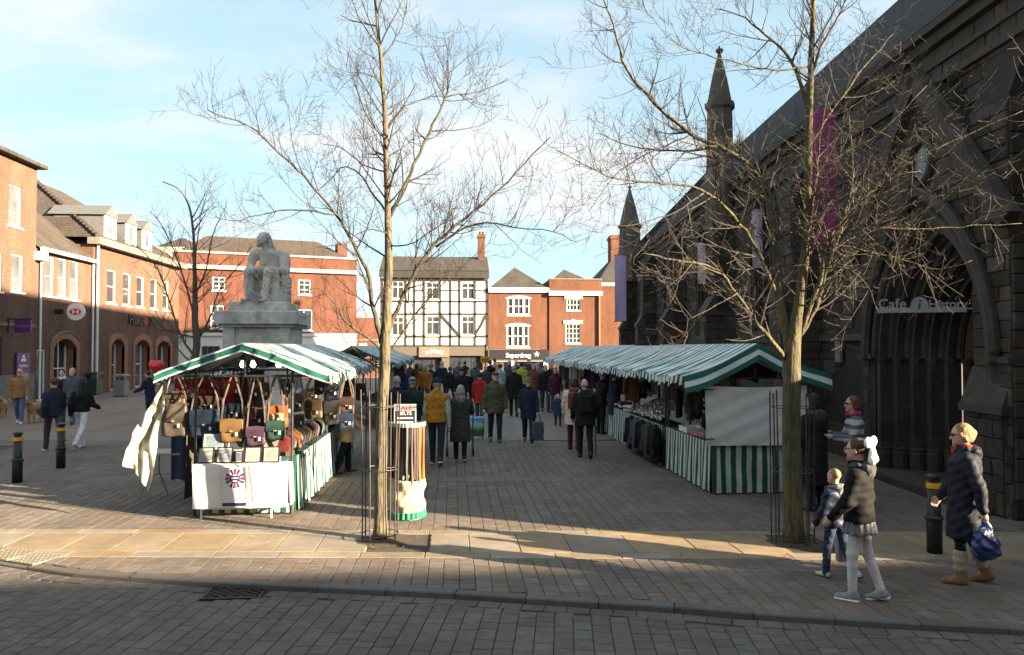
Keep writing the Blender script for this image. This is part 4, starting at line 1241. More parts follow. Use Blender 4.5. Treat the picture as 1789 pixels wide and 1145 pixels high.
m_chpin_lit = M('pinnacle_lit', (0.13, 0.112, 0.092), rough=0.9, var=0.25, scale=4, bump=0.5, bscale=30, dirt=0.45)  # lighter than the dressings, sunlit haze on the spires put into the colour
m_chdark = M('church_shaft', (0.022, 0.02, 0.019), rough=0.75, var=0.3, scale=6, bump=.2)
m_chglass = glassmat('church_glass', (0.018, 0.02, 0.024), rough=.2)
m_oak = M('oak_in_shade', (0.032, 0.024, 0.018), rough=.6, var=.3, scale=8)  # door wood taken near black, the portal's deep shadow put into its colour
S0, S1, HEV = 8.9, 46.6, 8.1
ss = [chs(1530, 700, -.45)[0], chs(1732, 700, -.45)[0]]
SP = (ss[0]+ss[1])/2; PW = abs(ss[0]-ss[1])
XP = -0.45
SPRING, RISE = 2.2, 2.55
BUT = [18.3, 25.6, 32.9, 39.9, 46.4]
WIN = [22.0, 29.3, 36.4, 43.2]
WW, WSILL, WSPR, WRISE = 2.3, 2.9, 4.9, 1.9
def arch_half(w, rise, z):
    """half width of a pointed arch at height z above the springing"""
    if z <= 0: return w/2
    R_ = (w*w/4+rise*rise)/w
    k = R_*R_-z*z
    return max(0.0, math.sqrt(max(k, 0))-(R_-w/2))
holes = [(c-WW/2-S0, c+WW/2-S0, WSILL, WSPR+WRISE) for c in WIN] + [(SP-PW/2-.1-S0, SP+PW/2+.1-S0, 0, SPRING+RISE+.1)]
mb = MB()
facade(mb, (0, S0, 0), (0, 1, 0), (-1, 0, 0), S1-S0, HEV, holes, rev=.5)
for c in WIN:
    pts = archcurve(WW, WRISE, 8, pointed=True)
    L = [V(-.002, c+x, WSPR+z) for x, z in pts]; k = len(L)//2
    mb.poly([V(-.002, c-WW/2, WSPR+WRISE)]+L[:k+1]); mb.poly([V(-.002, c+WW/2, WSPR+WRISE)]+list(reversed(L[k:])))
    for p, q in zip(L, L[1:]): mb.quad(p, q, q+V(.5, 0, 0), p+V(.5, 0, 0))
mb.quad((0, S1, 0), (14, S1, 0), (14, S1, HEV), (0, S1, HEV)); mb.quad((0, S0, 0), (0, S0, HEV), (14, S0, HEV), (14, S0, 0))
RIDX, RIDZ = 6.6, 15.1
mb.add([(0, S1, HEV), (14, S1, HEV), (RIDX, S1, RIDZ-.1)], [(0, 1, 2)]); mb.add([(14, S0, HEV), (0, S0, HEV), (RIDX, S0, RIDZ-.1)], [(0, 1, 2)])
wall_c = mb.build('wall', m_chcore, church)
mb = MB().quad((-.25, S0-.2, HEV-.1), (-.25, S1+.25, HEV-.1), (RIDX, S1+.25, RIDZ), (RIDX, S0-.2, RIDZ)).quad((RIDX, S0-.2, RIDZ), (RIDX, S1+.25, RIDZ), (14.2, S1+.25, HEV-.1), (14.2, S0-.2, HEV-.1))
m_chslate = brickmat('church_slate', (0.03, 0.031, 0.035), (0.023, 0.024, 0.028), (0.014, 0.014, 0.016), bw=.35, bh=.25, ms=.014)
mb.build('roof', m_chslate, church)
# coping on the far gable
MB().bar((-.35, S1+.3, HEV-.1), (RIDX, S1+.3, RIDZ+.12), .4, .3, up=(0, 1, 0)).build('gable_coping', m_chdress, church)
# cornice and string courses
for z0, z1, d in ((HEV-.45, HEV-.25, .14), (HEV-.25, HEV-.12, .26), (HEV-1.15, HEV-1.03, .1), (HEV-.8, HEV-.72, .08), (2.55, 2.7, .12)):
    m = MB(); y = S0
    if z1 < 3:
        segs = [(S0, SP-2.4), (SP+2.4, S1)]
    else: segs = [(S0, S1)]
    for a, b in segs: m.box(-d, .02, a, b, z0, z1)
    m.build('string_course', m_chdress, church)
m = MB(); m.box(-.16, .02, SP+2.4, S1, 0, .55).box(-.1, .02, SP+2.4, S1, .55, .68); m.box(-.16, .02, S0, SP-2.4, 0, .55); m.build('plinth', m_chst_j, church)
# --- the laid stones
STN = []
def courses(frame, a0, a1, z0, z1, skip, hmin=.2, hmax=.34, proud=.035):
    z = z0
    while z < z1-.08:
        h = min(random.uniform(hmin, hmax), z1-z)
        if z1-(z+h) < .1: h = z1-z
        a = a0-random.uniform(0, .3)
        while a < a1-.03:
            L = random.uniform(.28, .7)
            b0, b1 = max(a, a0), min(a+L, a1)
            if a1-b1 < .12: b1 = a1
            # cut the stone against openings by sampling
            if b1-b0 > .06:
                zm = z+h/2
                n_ = 6
                run = []
                for i in range(n_):
                    m0 = b0+(b1-b0)*i/n_; m1 = b0+(b1-b0)*(i+1)/n_
                    run.append(not (skip((m0+m1)/2, z+.02) or skip((m0+m1)/2, z+h-.02)))
                i = 0
                while i < n_:
                    if run[i]:
                        j = i
                        while j < n_ and run[j]: j += 1
                        c0, c1 = b0+(b1-b0)*i/n_, b0+(b1-b0)*j/n_
                        if c1-c0 > .05:
                            STN.append((frame, c0+.006, c1-.006, z+.006, z+h-.006, proud*random.uniform(.55, 1.15)))
                        i = j
                    else: i += 1
            a += L
            if b1 >= a1: break
        z += h
def stone_pts(st):
    fr, a, b, c, d, p = st
    e = .012
    lo = [fr(a, c, -.02), fr(b, c, -.02), fr(b, d, -.02), fr(a, d, -.02)]
    mi = [fr(a, c, p-e), fr(b, c, p-e), fr(b, d, p-e), fr(a, d, p-e)]
    j = [random.uniform(-.006, .006) for _ in range(4)]
    to = [fr(a+e, c+e, p+j[0]), fr(b-e, c+e, p+j[1]), fr(b-e, d-e, p+j[2]), fr(a+e, d-e, p+j[3])]
    return lo+mi+to
def main_skip(s, z):
    if abs(s-SP) < 2.35 and z < 4.4: return True
    if abs(s-SP) < 2.35*(7.0-z)/2.6: return True
    for c in WIN:
        if abs(s-c) < WW/2+.28 and WSILL-.12 < z <= WSPR: return True
        if z > WSPR and abs(s-c) < arch_half(WW+.56, WRISE+.4, z-WSPR): return True
    for b in BUT:
        if abs(s-b) < .42 and z < 7.0: return True
    return False
courses(lambda a, z, p: V(-p, a, z), S0, S1, .7, HEV-.46, main_skip)
# --- buttresses
def buttress(b, w=.85, out=1.0, h=6.6, step=3.6, pin=None):
    r = MB()
    r.box(-out, 0, b-w/2, b+w/2, 0, step)
    r.prism([V(-out, b-w/2, step), V(-out*.72, b-w/2, step+.55), V(0, b-w/2, step+.55), V(0, b-w/2, step)], (0, w, 0))
    r.box(-out*.72, 0, b-w/2+.001, b+w/2-.001, step+.55, h)
    r.prism([V(-out*.72, b-w/2, h), V(-.02, b-w/2, h+.9), V(0, b-w/2, h)], (0, w, 0))
    o = r.build('buttress', m_chcore, church)
    sk = lambda s, z: False
    courses(lambda a, z, p: V(-out-p, a, z), b-w/2, b+w/2, .02, step-.02, sk)
    courses(lambda a, z, p: V(-out*.72-p, a, z), b-w/2, b+w/2, step+.57, h-.02, sk)
    courses(lambda a, z, p: V(-a, b-w/2-p, z), 0, out, .02, step-.02, sk)
    courses(lambda a, z, p: V(-a, b-w/2-p, z), 0, out*.72, step+.57, h-.02, sk)
    m = MB().box(-out-.08, .0, b-w/2-.08, b+w/2+.08, step-.1, step+.02); m.prism([V(-out-.06, b-w/2-.06, step+.02), V(-out*.72, b-w/2-.06, step+.57), V(-out*.72+.1, b-w/2-.06, step+.57), V(-out*.72+.1, b-w/2-.06, step+.02)], (0, w+.12, 0))
    m.build('offset', m_chdress, o)
    if pin:
        zb, zs, zt, wd = pin
        x = -.38
        m = MB()
        def octa(r, z): return [V(x+r*math.cos(PI/8+i*PI/4), b+r*math.sin(PI/8+i*PI/4), z) for i in range(8)]
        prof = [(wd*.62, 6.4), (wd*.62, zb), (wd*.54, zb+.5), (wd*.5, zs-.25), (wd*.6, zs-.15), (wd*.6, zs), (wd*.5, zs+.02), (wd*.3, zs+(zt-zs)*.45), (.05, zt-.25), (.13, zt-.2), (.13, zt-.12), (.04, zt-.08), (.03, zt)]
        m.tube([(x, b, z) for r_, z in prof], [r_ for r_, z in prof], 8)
        m.build('pinnacle', m_chpin_lit, o)
for i, b in enumerate(BUT):
    pz = None
    if i == 1: pz = (8.1, 10.75, 12.75, .86)
    if i == 4: pz = (7.9, 9.9, 12.4, 1.25)
    buttress(b, pin=pz, h=6.6 if i else 6.3)
buttress(10.75, w=.9, out=.5, h=6.0, step=1.55)
# --- windows
for c in WIN:
    w = MB()
    pts = archcurve(WW+.1, WRISE+.06, 10, pointed=True)
    prof = [V(.3, c-WW/2, WSILL)]+[V(.3, c+x, WSPR+z) for x, z in pts]+[V(.3, c+WW/2, WSILL)]
    w.tube([p for p in prof], .07, 6)
    w.tube([p+V(-.18, 0, 0) for p in prof], .06, 6)
    wo = w.build('window', m_chdress, church)
    g_ = MB().poly([V(.34, p.y, p.z) for p in prof]); g_.build('pane', m_chglass, wo)
    t = MB()
    for k in (-1, 1): t.bar((.28, c+k*WW/6, WSILL), (.28, c+k*WW/6, WSPR+.5), .1)
    for k in (-1, 0, 1):
        q = archcurve(WW/3, .5, 5, pointed=True); t.tube([V(.28, c+k*WW/3+x, WSPR-.1+z) for x, z in q], .045, 5)
    n_ = 16; t.tube([V(.28, c+math.cos(a*2*PI/n_)*.42, WSPR+.95+math.sin(a*2*PI/n_)*.42) for a in range(n_+1)], .05, 5)
    t.build('tracery', m_chdress, wo)
    hm = archcurve(WW+.62, WRISE+.42, 10, pointed=True)
    MB().tube([V(-.06, c+x, WSPR+z) for x, z in hm], .085, 6).build('hood_mould', m_chdress, wo)
    MB().prism([V(.3, c-WW/2-.1, WSILL+.12), V(-.16, c-WW/2-.1, WSILL-.1), V(-.16, c-WW/2-.1, WSILL-.2), V(.3, c-WW/2-.1, WSILL-.2)], (0, WW+.2, 0)).build('sill', m_chdress, wo)
# --- gabled portal
PG = 2.3          # half width of the gabled front
ZSH, ZAP = 4.35, 6.95
portal = MB()
def gable_half(z): return PG if z <= ZSH else PG*max(0, (ZAP-z))/(ZAP-ZSH)
zl = list(np.linspace(0, SPRING, 6)) + list(np.linspace(SPRING, SPRING+RISE, 16))[1:]
for a, b in zip(zl, zl[1:]):
    ia, ib = arch_half(PW, RISE, a-SPRING), arch_half(PW, RISE, b-SPRING)
    for sg in (-1, 1):
        portal.quad(V(XP, SP+sg*ia, a), V(XP, SP+sg*gable_half(a), a), V(XP, SP+sg*gable_half(b), b), V(XP, SP+sg*ib, b))
za = SPRING+RISE
portal.add([V(XP, SP-gable_half(za), za), V(XP, SP+gable_half(za), za), V(XP, SP, ZAP)], [(0, 1, 2)])
for sg in (-1, 1):
    portal.quad(V(XP, SP+sg*PG, 0), V(0, SP+sg*PG, 0), V(0, SP+sg*PG, ZSH), V(XP, SP+sg*PG, ZSH))
    portal.quad(V(XP, SP+sg*PG, ZSH), V(0, SP+sg*PG, ZSH), V(0, SP, ZAP), V(XP, SP, ZAP))
po = portal.build('portal', m_chcore, church)
def gskip(s, z):
    d = abs(s-SP)
    if d > gable_half(z)-.02: return True
    if z <= SPRING and d < PW/2+.22: return True
    if z > SPRING and d < arch_half(PW+.44, RISE+.3, z-SPRING): return True
    if math.hypot(s-SP, z-5.55) < .43: return True
    return False
courses(lambda a, z, p: V(XP-p*.8, a, z), SP-PG, SP+PG, .02, ZAP-.1, gskip, .2, .3)
courses(lambda a, z, p: V(-a, SP-PG-p, z), 0, -XP, .02, ZSH, lambda s, z: False)
for sg in (-1, 1):
    MB().bar(V(XP-.1, SP+sg*(PG+.14), ZSH-.18), V(XP-.1, SP-sg*.03, ZAP+.08), .3, .2, up=(1, 0, 0)).build('gable_coping', m_chdress, po)
NORD = 6
for i in range(NORD):
    w = PW-.30*i; rs_ = RISE-.2*i; x = XP+.24*i
    pts = archcurve(w, rs_, 12, pointed=True)
    m = MB()
    m.tube([V(x, SP+px_, SPRING+z) for px_, z in pts], .07, 8)
    if i < NORD-1:
        w2 = PW-.30*(i+1); r2 = RISE-.2*(i+1)
        p2 = archcurve(w2, r2, 12, pointed=True)
        A = [V(x+.02, SP+a, SPRING+z) for a, z in pts]; B = [V(x+.02, SP+a, SPRING+z) for a, z in p2]; C = [p+V(.24, 0, 0) for p in B]
        for j in range(len(A)-1):
            m.quad(A[j], A[j+1], B[j+1], B[j]); m.quad(B[j], B[j+1], C[j+1], C[j])
        for sg in (-1, 1):
            m.quad(V(x+.02, SP+sg*w/2, 0), V(x+.02, SP+sg*w2/2, 0), V(x+.02, SP+sg*w2/2, SPRING), V(x+.02, SP+sg*w/2, SPRING)); m.quad(V(x+.02, SP+sg*w2/2, 0), V(x+.26, SP+sg*w2/2, 0), V(x+.26, SP+sg*w2/2, SPRING), V(x+.02, SP+sg*w2/2, SPRING))
        m.tube([V(x+.13, SP+a*.965, SPRING+z*.965) for a, z in pts], .035, 6)
    m.build('arch_order', m_chdress, po, smooth=False)
    for sg in (-1, 1):
        sx, sy = x+.11, SP+sg*(w/2-.07)
        MB().lathe((sx, sy), [(.075, .62), (.07, .7), (.07, SPRING-.28), (.075, SPRING-.26)], 10).build('shaft', m_chdark, po, smooth=True)
        MB().lathe((sx, sy), [(.075, SPRING-.27), (.1, SPRING-.25), (.075, SPRING-.22), (.085, SPRING-.14), (.13, SPRING-.03), (.135, SPRING)], 10).build('capital', m_chdress, po)
        MB().lathe((sx, sy), [(.14, .0), (.14, .42), (.12, .45), (.13, .5), (.09, .55), (.1, .58), (.075, .63)], 10).build('shaft_base', m_chdress, po)
hm = archcurve(PW+.42, RISE+.3, 12, pointed=True)
MB().tube([V(XP-.08, SP+x, SPRING+z) for x, z in hm], .1, 7).build('hood_mould', m_chdress, po)
for sg in (-1, 1):
    a0, a1 = sorted((SP+sg*(PW/2-.02), SP+sg*(PG+.05))); MB().box(XP-.1, XP+.02, a0, a1, SPRING-.02, SPRING+.07).build('impost', m_chdress, po)
for sg in (-1, 1):
    MB().lathe((XP-.1, SP+sg*(PW/2+.24)), [(.02, SPRING+.07), (.08, SPRING+.1), (.09, SPRING+.16), (.06, SPRING+.23), (.02, SPRING+.26)], 8).build('carved_stop', m_chdress, po, smooth=True)
n_ = 22
MB().tube([V(XP-.04, SP+math.cos(a*2*PI/n_)*.38, 5.55+math.sin(a*2*PI/n_)*.38) for a in range(n_+1)], .07, 6).build('oculus_ring', m_chdress, po)
MB().poly([V(XP-.012, SP+math.cos(a*2*PI/n_)*.38, 5.55+math.sin(a*2*PI/n_)*.38) for a in range(n_)]).build('oculus_glass', m_chglass, po)
xd = XP+.24*NORD+.1
wi = PW-.3*NORD+.3
MB().quad((xd+.25, SP-2, 0), (xd+.25, SP+2, 0), (xd+.25, SP+2, 5), (xd+.25, SP-2, 5)).build('back_wall', m_oak, po)
dr = MB()
for sg in (-1, 1):
    a0, a1 = sorted((SP+sg*.02, SP+sg*(wi/2+.1)))
    dr.box(xd, xd+.08, a0, a1, .05, 2.35)
    for k in range(4):
        dr.box(xd-.02, xd+.001, a0+.02+k*(a1-a0-.02)/4, a0+(k+1)*(a1-a0-.02)/4, .08, 2.3)
dr.build('door', m_oak, po)
MB().box(XP-.35, xd+.3, SP-PW/2-.15, SP+PW/2+.15, 0.003, .12).build('step', m_chdress, po)
# place the stones: the largest in the picture one by one, the rest joined
def st_key(st):
    fr_, a, b, c, d, p = st
    q = CW @ fr_((a+b)/2, (c+d)/2, p)
    pr = proj(q.x, q.y, q.z)
    if pr is None: return 999
    return pr[2]/math.sqrt((b-a)*(d-c)) + (0 if (0 < pr[0] < 1789 and 0 < pr[1] < 1145) else 500)
STN.sort(key=st_key)
rest = MB()
for i, st in enumerate(STN):
    if i < 300: MB().add(stone_pts(st), PF).build('stone', m_chst, church)
    else: rest.add(stone_pts(st), PF)
o = rest.build('stone', m_chst_j, church); o['kind'] = 'stuff'
# low unseen block added as an annexe, shaped so its corner cuts the sunlight
MB().box(0.02, 6, 6.85, S0-.01, 0, 3.15).build('annexe', m_chst_j, church)
# mossy dwarf wall by the pier
m_moss = M('mossy_stone', (0.1, 0.1, 0.06), rough=1, var=.4, scale=6, bump=.6, bscale=30, col2=(.055, .08, .03))
dw = thing('dwarf_wall', 'low mossy stone ledge at the foot of the church wall', 'ledge', tuple(CW @ V(-.25, 10.9, 0)), -CH_A)
x = -0.9
y0 = 0
while y0 < 1.25:
    L = random.uniform(.35, .55)
    MB().box(-.22, .23, y0-.7+.006, y0-.7+L-.006, 0, .42+random.uniform(-.02, .02), ch=.02).build('stone', m_moss, dw)
    y0 += L
# --- lettering over the portal
cs = thing('cafe_sign', 'pale metal lettering on a bar across the church doorway', 'sign', tuple(CW @ V(XP-.2, SP, 2.9)))
m_metal = M('sign_metal', (0.2, 0.21, 0.225), rough=.4, var=.08, metal=.2)
sA, zA = chs(1532, 545, XP-.2); sB, zB = chs(1724, 539, XP-.2)
_a, _b = chs(1533, 543, XP-.2), chs(1690, 541, XP+.85)
SGA, SGB = CW @ V(XP-.2, _a[0], _a[1]), CW @ V(XP+.85, _b[0], _b[1])
def csp(px, py):
    d_ = (SGB-SGA); n_ = V(d_.y, -d_.x, 0); d = ray(px, py); c0 = V(0, 0, CAMH)
    return c0+d*((SGA-c0).dot(n_)/d.dot(n_))
MB().bar(csp(1533, 543), csp(1690, 541), .05, .09).build('bar', m_metal, cs, world=True)
MB().bar(csp(1690, 539.5), csp(1726, 538), .025, .025).build('rod', m_metal, cs, world=True)
ur = (csp(1690, 541)-csp(1533, 543)).normalized()
def ctext(t, px, py, size, sp=1.0):
    text_mesh(t, size, m_metal, cs, face_frame(csp(px, py), ur, (0, 0, 1)), .015, spacing=sp, bold=.004)
ctext('Cafe', 1559, 532, .255, 1.05)
ctext('History', 1656, 532, .215, .95)
c_ = csp(1607, 533); nn = ur.cross(V(0, 0, 1))
n_ = 24
MB().prism([c_+ur*math.cos(-a*2*PI/n_)*.145+V(0, 0, math.sin(-a*2*PI/n_)*.145)-nn*.02 for a in range(n_)], nn*.04).build('disc', m_metal, cs, world=True)
MB().bar(c_+nn*.024+ur*-.012+V(0, 0, -.075), c_+nn*.024+ur*.012+V(0, 0, .03), .03, .012, up=nn).build('letter_stem', m_dark, cs, world=True)
MB().bar(c_+nn*.024+ur*.012+V(0, 0, .055), c_+nn*.024+ur*.02+V(0, 0, .085), .032, .012, up=nn).build('letter_dot', m_dark, cs, world=True)
# --- wall plate, hand pole
s_, z_ = chs(1469, 606, -.03)
wp = thing('vent_grille', 'pale slotted vent grille on the church wall beside the doorway', 'grille', tuple(CW @ V(-.05, s_, z_-.35)), -CH_A)
MB().box(-.06, .0, -.14, .14, 0, .62).build('plate', m_metal, wp)
for k in range(7): MB().box(-.075, -.061, -.1, .1, .07+k*.075, .1+k*.075).build('slat', m_grey, wp)
p0 = G(1712, 760); s_, z_ = chs(1714, 740, XP+.3)
hp = CW @ V(XP+.3, SP-PW/2+.35, 0)
hr = thing('handrail', 'thin pale hooked handrail pole inside the church doorway', 'handrail', tuple(hp))
MB().tube([hp+V(0, 0, .12), hp+V(0, 0, 1.75), hp+V(.02, -.02, 1.82), hp+V(.1, -.05, 1.85)], .014, 6).build('rail', m_metal, hr, world=True)
# --- banners on the buttresses
def banner(s_, x0, x1, z0, z1, mat, label, text=None):
    o = thing('hanging_banner', label, 'banner', tuple(CW @ V(0, s_, z0)), -CH_A, 'banners on the church wall')
    m = MB()
    m.grid(lambda u, v: V(x0+(x1-x0)*u, .03*math.sin(u*4+v*3)+.05*(1-v)*(u-.3), (z1-z0)*v), 8, 14)
    m.build('cloth', mat, o, smooth=True)
    for zz in (0, z1-z0):
        MB().tube([V(.0, .0, zz), V(x0-.06, 0, zz)], .02, 6).build('arm', m_blackp, o)
    if text:
        text_mesh(text, (x1-x0)*.5, M('faint_letter', (.5, .25, .38)), o, face_frame(V((x0+x1)/2+.0, -.07, (z1-z0)*.42), (0, 0, 1), (-1, 0, 0)), .002, world=False)
m_mag = M('magenta_cloth', (0.33, 0.035, 0.16), rough=.8, var=.1, scale=2)
m_lil = M('lilac_cloth', (0.4, 0.32, 0.5), rough=.8, var=.1, scale=2)
m_pk = M('pale_pink_cloth', (0.55, 0.42, 0.5), rough=.8, var=.1, scale=2)
def ban_px(px0, px1, py0, py1, xm, mat, label, text=None):
    s_, z1 = chs((px0+px1)/2, py0, xm); _, z0 = chs((px0+px1)/2, py1, xm)
    d0 = CI @ V(0, 0, CAMH)
    def xl(px):
        o = CI @ V(0, 0, CAMH); d = CI.to_3x3() @ ray(px, (py0+py1)/2); t = (s_-o.y)/d.y; return o.x+d.x*t
    banner(s_, xl(px0), xl(px1), z0, z1, mat, label, text)
ban_px(1416, 1461, 192, 438, -.75, m_mag, 'bright magenta banner with white lettering on the church wall', 'the Hub')
ban_px(1314, 1332, 366, 470, -.95, m_pk, 'narrow pale pink banner on the church between magenta and lilac banners')
ban_px(1219, 1233, 424, 497, -1.05, m_pk, 'small white pink banner on the church beside a dark window')
ban_px(1074, 1094, 446, 562, -1.25, m_lil, 'lilac banner at the far corner of the church')
# ================================================================ TREES
def barkmat(name, c1, c2, moss):
    m = bpy.data.materials.new(name)
    n, l, b = nodes_of(m)
    b.inputs['Roughness'].default_value = .85; b.inputs['Specular IOR Level'].default_value = .25
    tcn = n.new('ShaderNodeTexCoord'); mpn = n.new('ShaderNodeMapping'); mpn.inputs['Scale'].default_value = (1, 1, .22)
    l.new(tcn.outputs['Object'], mpn.inputs[0])
    a = n.new('ShaderNodeTexNoise'); a.inputs['Scale'].default_value = 30; a.inputs['Detail'].default_value = 6; l.new(mpn.outputs[0], a.inputs['Vector'])
    r = n.new('ShaderNodeValToRGB'); r.color_ramp.elements[0].position = .35; r.color_ramp.elements[0].color = (*c1, 1); r.color_ramp.elements[1].position = .65; r.color_ramp.elements[1].color = (*c2, 1)
    l.new(a.outputs['Fac'], r.inputs[0])
    g = n.new('ShaderNodeTexNoise'); g.inputs['Scale'].default_value = 3.5; g.inputs['Detail'].default_value = 6; l.new(tcn.outputs['Object'], g.inputs['Vector'])
    r2 = n.new('ShaderNodeValToRGB'); r2.color_ramp.elements[0].position = .45; r2.color_ramp.elements[0].color = (0, 0, 0, 1); r2.color_ramp.elements[1].position = .62; r2.color_ramp.elements[1].color = (.75, .75, .75, 1)
    l.new(g.outputs['Fac'], r2.inputs[0])
    mm = n.new('ShaderNodeMix'); mm.data_type = 'RGBA'; l.new(r2.outputs[0], mm.inputs['Factor']); l.new(r.outputs[0], mm.inputs['A']); mm.inputs['B'].default_value = (*moss, 1)
    l.new(mm.outputs['Result'], b.inputs['Base Color'])
    bp = n.new('ShaderNodeBump'); bp.inputs['Strength'].default_value = 1.0; bp.inputs['Distance'].default_value = .02
    l.new(a.outputs['Fac'], bp.inputs['Height']); l.new(bp.outputs[0], b.inputs['Normal'])
    return m
m_bark = barkmat('bark', (.045, .037, .028), (.145, .12, .088), (.11, .102, .055))
m_bark2 = barkmat('bark_mossy', (.05, .042, .027), (.125, .105, .065), (.1, .098, .036))
m_barkl = barkmat('limb_silhouette', (.034, .029, .025), (.085, .073, .057), (.07, .067, .04))  # darker than the trunk, silhouette against the sky put into the colour
m_bark3 = barkmat('bark_dark', (.075, .06, .05), (.14, .115, .09), (.1, .09, .05))
m_twig = M('twig', (.052, .043, .037), rough=.85, var=.3, scale=4)
m_twig_lit = M('twig_lit', (.062, .052, .044), rough=.85, var=.3, scale=4)  # twigs in front of the church, sunlit tone put into the colour
m_twig2 = M('twig_dark', (.055, .046, .04), rough=.8, var=.3, scale=4)
def resample(pts, step):
    pts = [Vector(p) for p in pts]
    # Catmull-Rom, then even steps
    P_ = [pts[0]*2-pts[1]]+pts+[pts[-1]*2-pts[-2]]
    dense = []
    for i in range(1, len(P_)-2):
        a, b, c, d = P_[i-1:i+3]
        for k in range(8):
            t = k/8
            dense.append(.5*((2*b)+(c-a)*t+(2*a-5*b+4*c-d)*t*t+(3*b-a-3*c+d)*t**3))
    dense.append(pts[-1])
    out_ = [dense[0]]; acc = 0
    for p, q in zip(dense, dense[1:]):
        acc += (q-p).length
        if acc >= step: out_.append(q); acc = 0
    if (out_[-1]-dense[-1]).length > 1e-4: out_.append(dense[-1])
    return out_
def rvec(rg): 
    while True:
        v = V(rg.uniform(-1, 1), rg.uniform(-1, 1), rg.uniform(-1, 1))
        if .05 < v.length < 1: return v.normalized()
def twigs(mb, pts, rs, rg, level, dens, lenf, rmin=.0025, upb=.42, start=.12):
    """side shoots along a limb; each bears finer ones"""
    tot_ = sum((b-a).length for a, b in zip(pts, pts[1:]))
    n_ = max(1, int(tot_*dens))
    cum = [0]
    for a, b in zip(pts, pts[1:]): cum.append(cum[-1]+(b-a).length)
    for i in range(n_):
        s_ = tot_*(start+(1-start)*rg.random())
        k = 0
        while k < len(cum)-2 and cum[k+1] < s_: k += 1
        t = (s_-cum[k])/max(cum[k+1]-cum[k], 1e-6)
        p = pts[k].lerp(pts[k+1], t); tan = (pts[k+1]-pts[k]).normalized()
        r0 = rs[k]+(rs[k+1]-rs[k])*t
        side = rvec(rg); side = (side-tan*side.dot(tan)).normalized()
        d = (tan*rg.uniform(.25, .9)+side*rg.uniform(.6, 1.1)+V(0, 0, upb*rg.uniform(-.4, 1.3))).normalized()
        L = lenf*rg.uniform(.4, 1.25)*(1-.35*s_/tot_)
        r = min(r0*.62, .0055+.0125*L)
        r = max(r, rmin)
        ns = 5 if level > 1 else (4 if level == 1 else 3)
        q = [p]; cur = p.copy(); dd = d.copy()
        for j in range(ns):
            dd = (dd+rvec(rg)*.115+V(0, 0, upb*.2)).normalized()
            cur = cur+dd*L/ns; q.append(cur.copy())
        rr = [max(rmin*.8, r*(1-.8*j/ns)) for j in range(ns+1)]
        mb.tube(q, rr, 4 if r > .006 else 3, cap=False)
        if level > 0:
            twigs(mb, q, rr, rg, level-1, dens*(1.1 if level > 1 else 1.15), lenf*(.5 if level > 1 else .52), rmin, upb, .2)
def tree(name, label, base, trunk, limbs, Y0, mat, tmat, seed, tr_r, dens=3.2, lenf=.75, drift=.5, level=2, group=None, sides=10, lmat=None):
    rg = random.Random(seed)
    root = thing(name, label, 'tree', base, 0, group)
    def conv(pxs, off, sl):
        out_ = []
        for i, (x, y) in enumerate(pxs):
            out_.append(atY(x, y, Y0+off+sl*i/(max(len(pxs)-1, 1))))
        return out_
    tp = [atY(x, y, Y0) for x, y in trunk]
    tp[0] = Vector(base)+V(0, 0, -.05)
    tp = resample(tp, .16)
    L = len(tp)
    zt = tp[-1].z
    tr = [float(np.interp(p.z, *zip(*tr_r))) for p in tp]
    tp = [p+V(rg.uniform(-1, 1), rg.uniform(-1, 1), 0)*min(.012, .1*r) for p, r in zip(tp, tr)]
    MB().tube(tp, tr, sides).build('trunk', mat, root, smooth=True, world=True)
    tw = MB()
    twigs(tw, tp[int(L*.4):], tr[int(L*.4):], rg, level, dens, lenf, start=0)
    for li in limbs:
        pxs, r0, r1 = li[0], li[1], li[2]
        sl = li[3] if len(li) > 3 else rg.uniform(-drift, drift)
        off = li[4] if len(li) > 4 else 0.0
        q = resample(conv(pxs, off, sl), .1)
        n_ = len(q)
        r0 *= 1.0
        rr = [r0+(r1-r0)*(i/(n_-1))**.7 for i in range(n_)]
        q = [p+rvec(rg)*.012 for p in q]; 
        MB().tube(q, rr, 7 if r0 > .02 else 5).build('limb', (lmat or mat) if r0 > .013 else tmat, root, smooth=True, world=True)
        twigs(tw, q, rr, rg, level, dens, lenf)
    tw.build('crown', tmat, root, world=True)
    return root
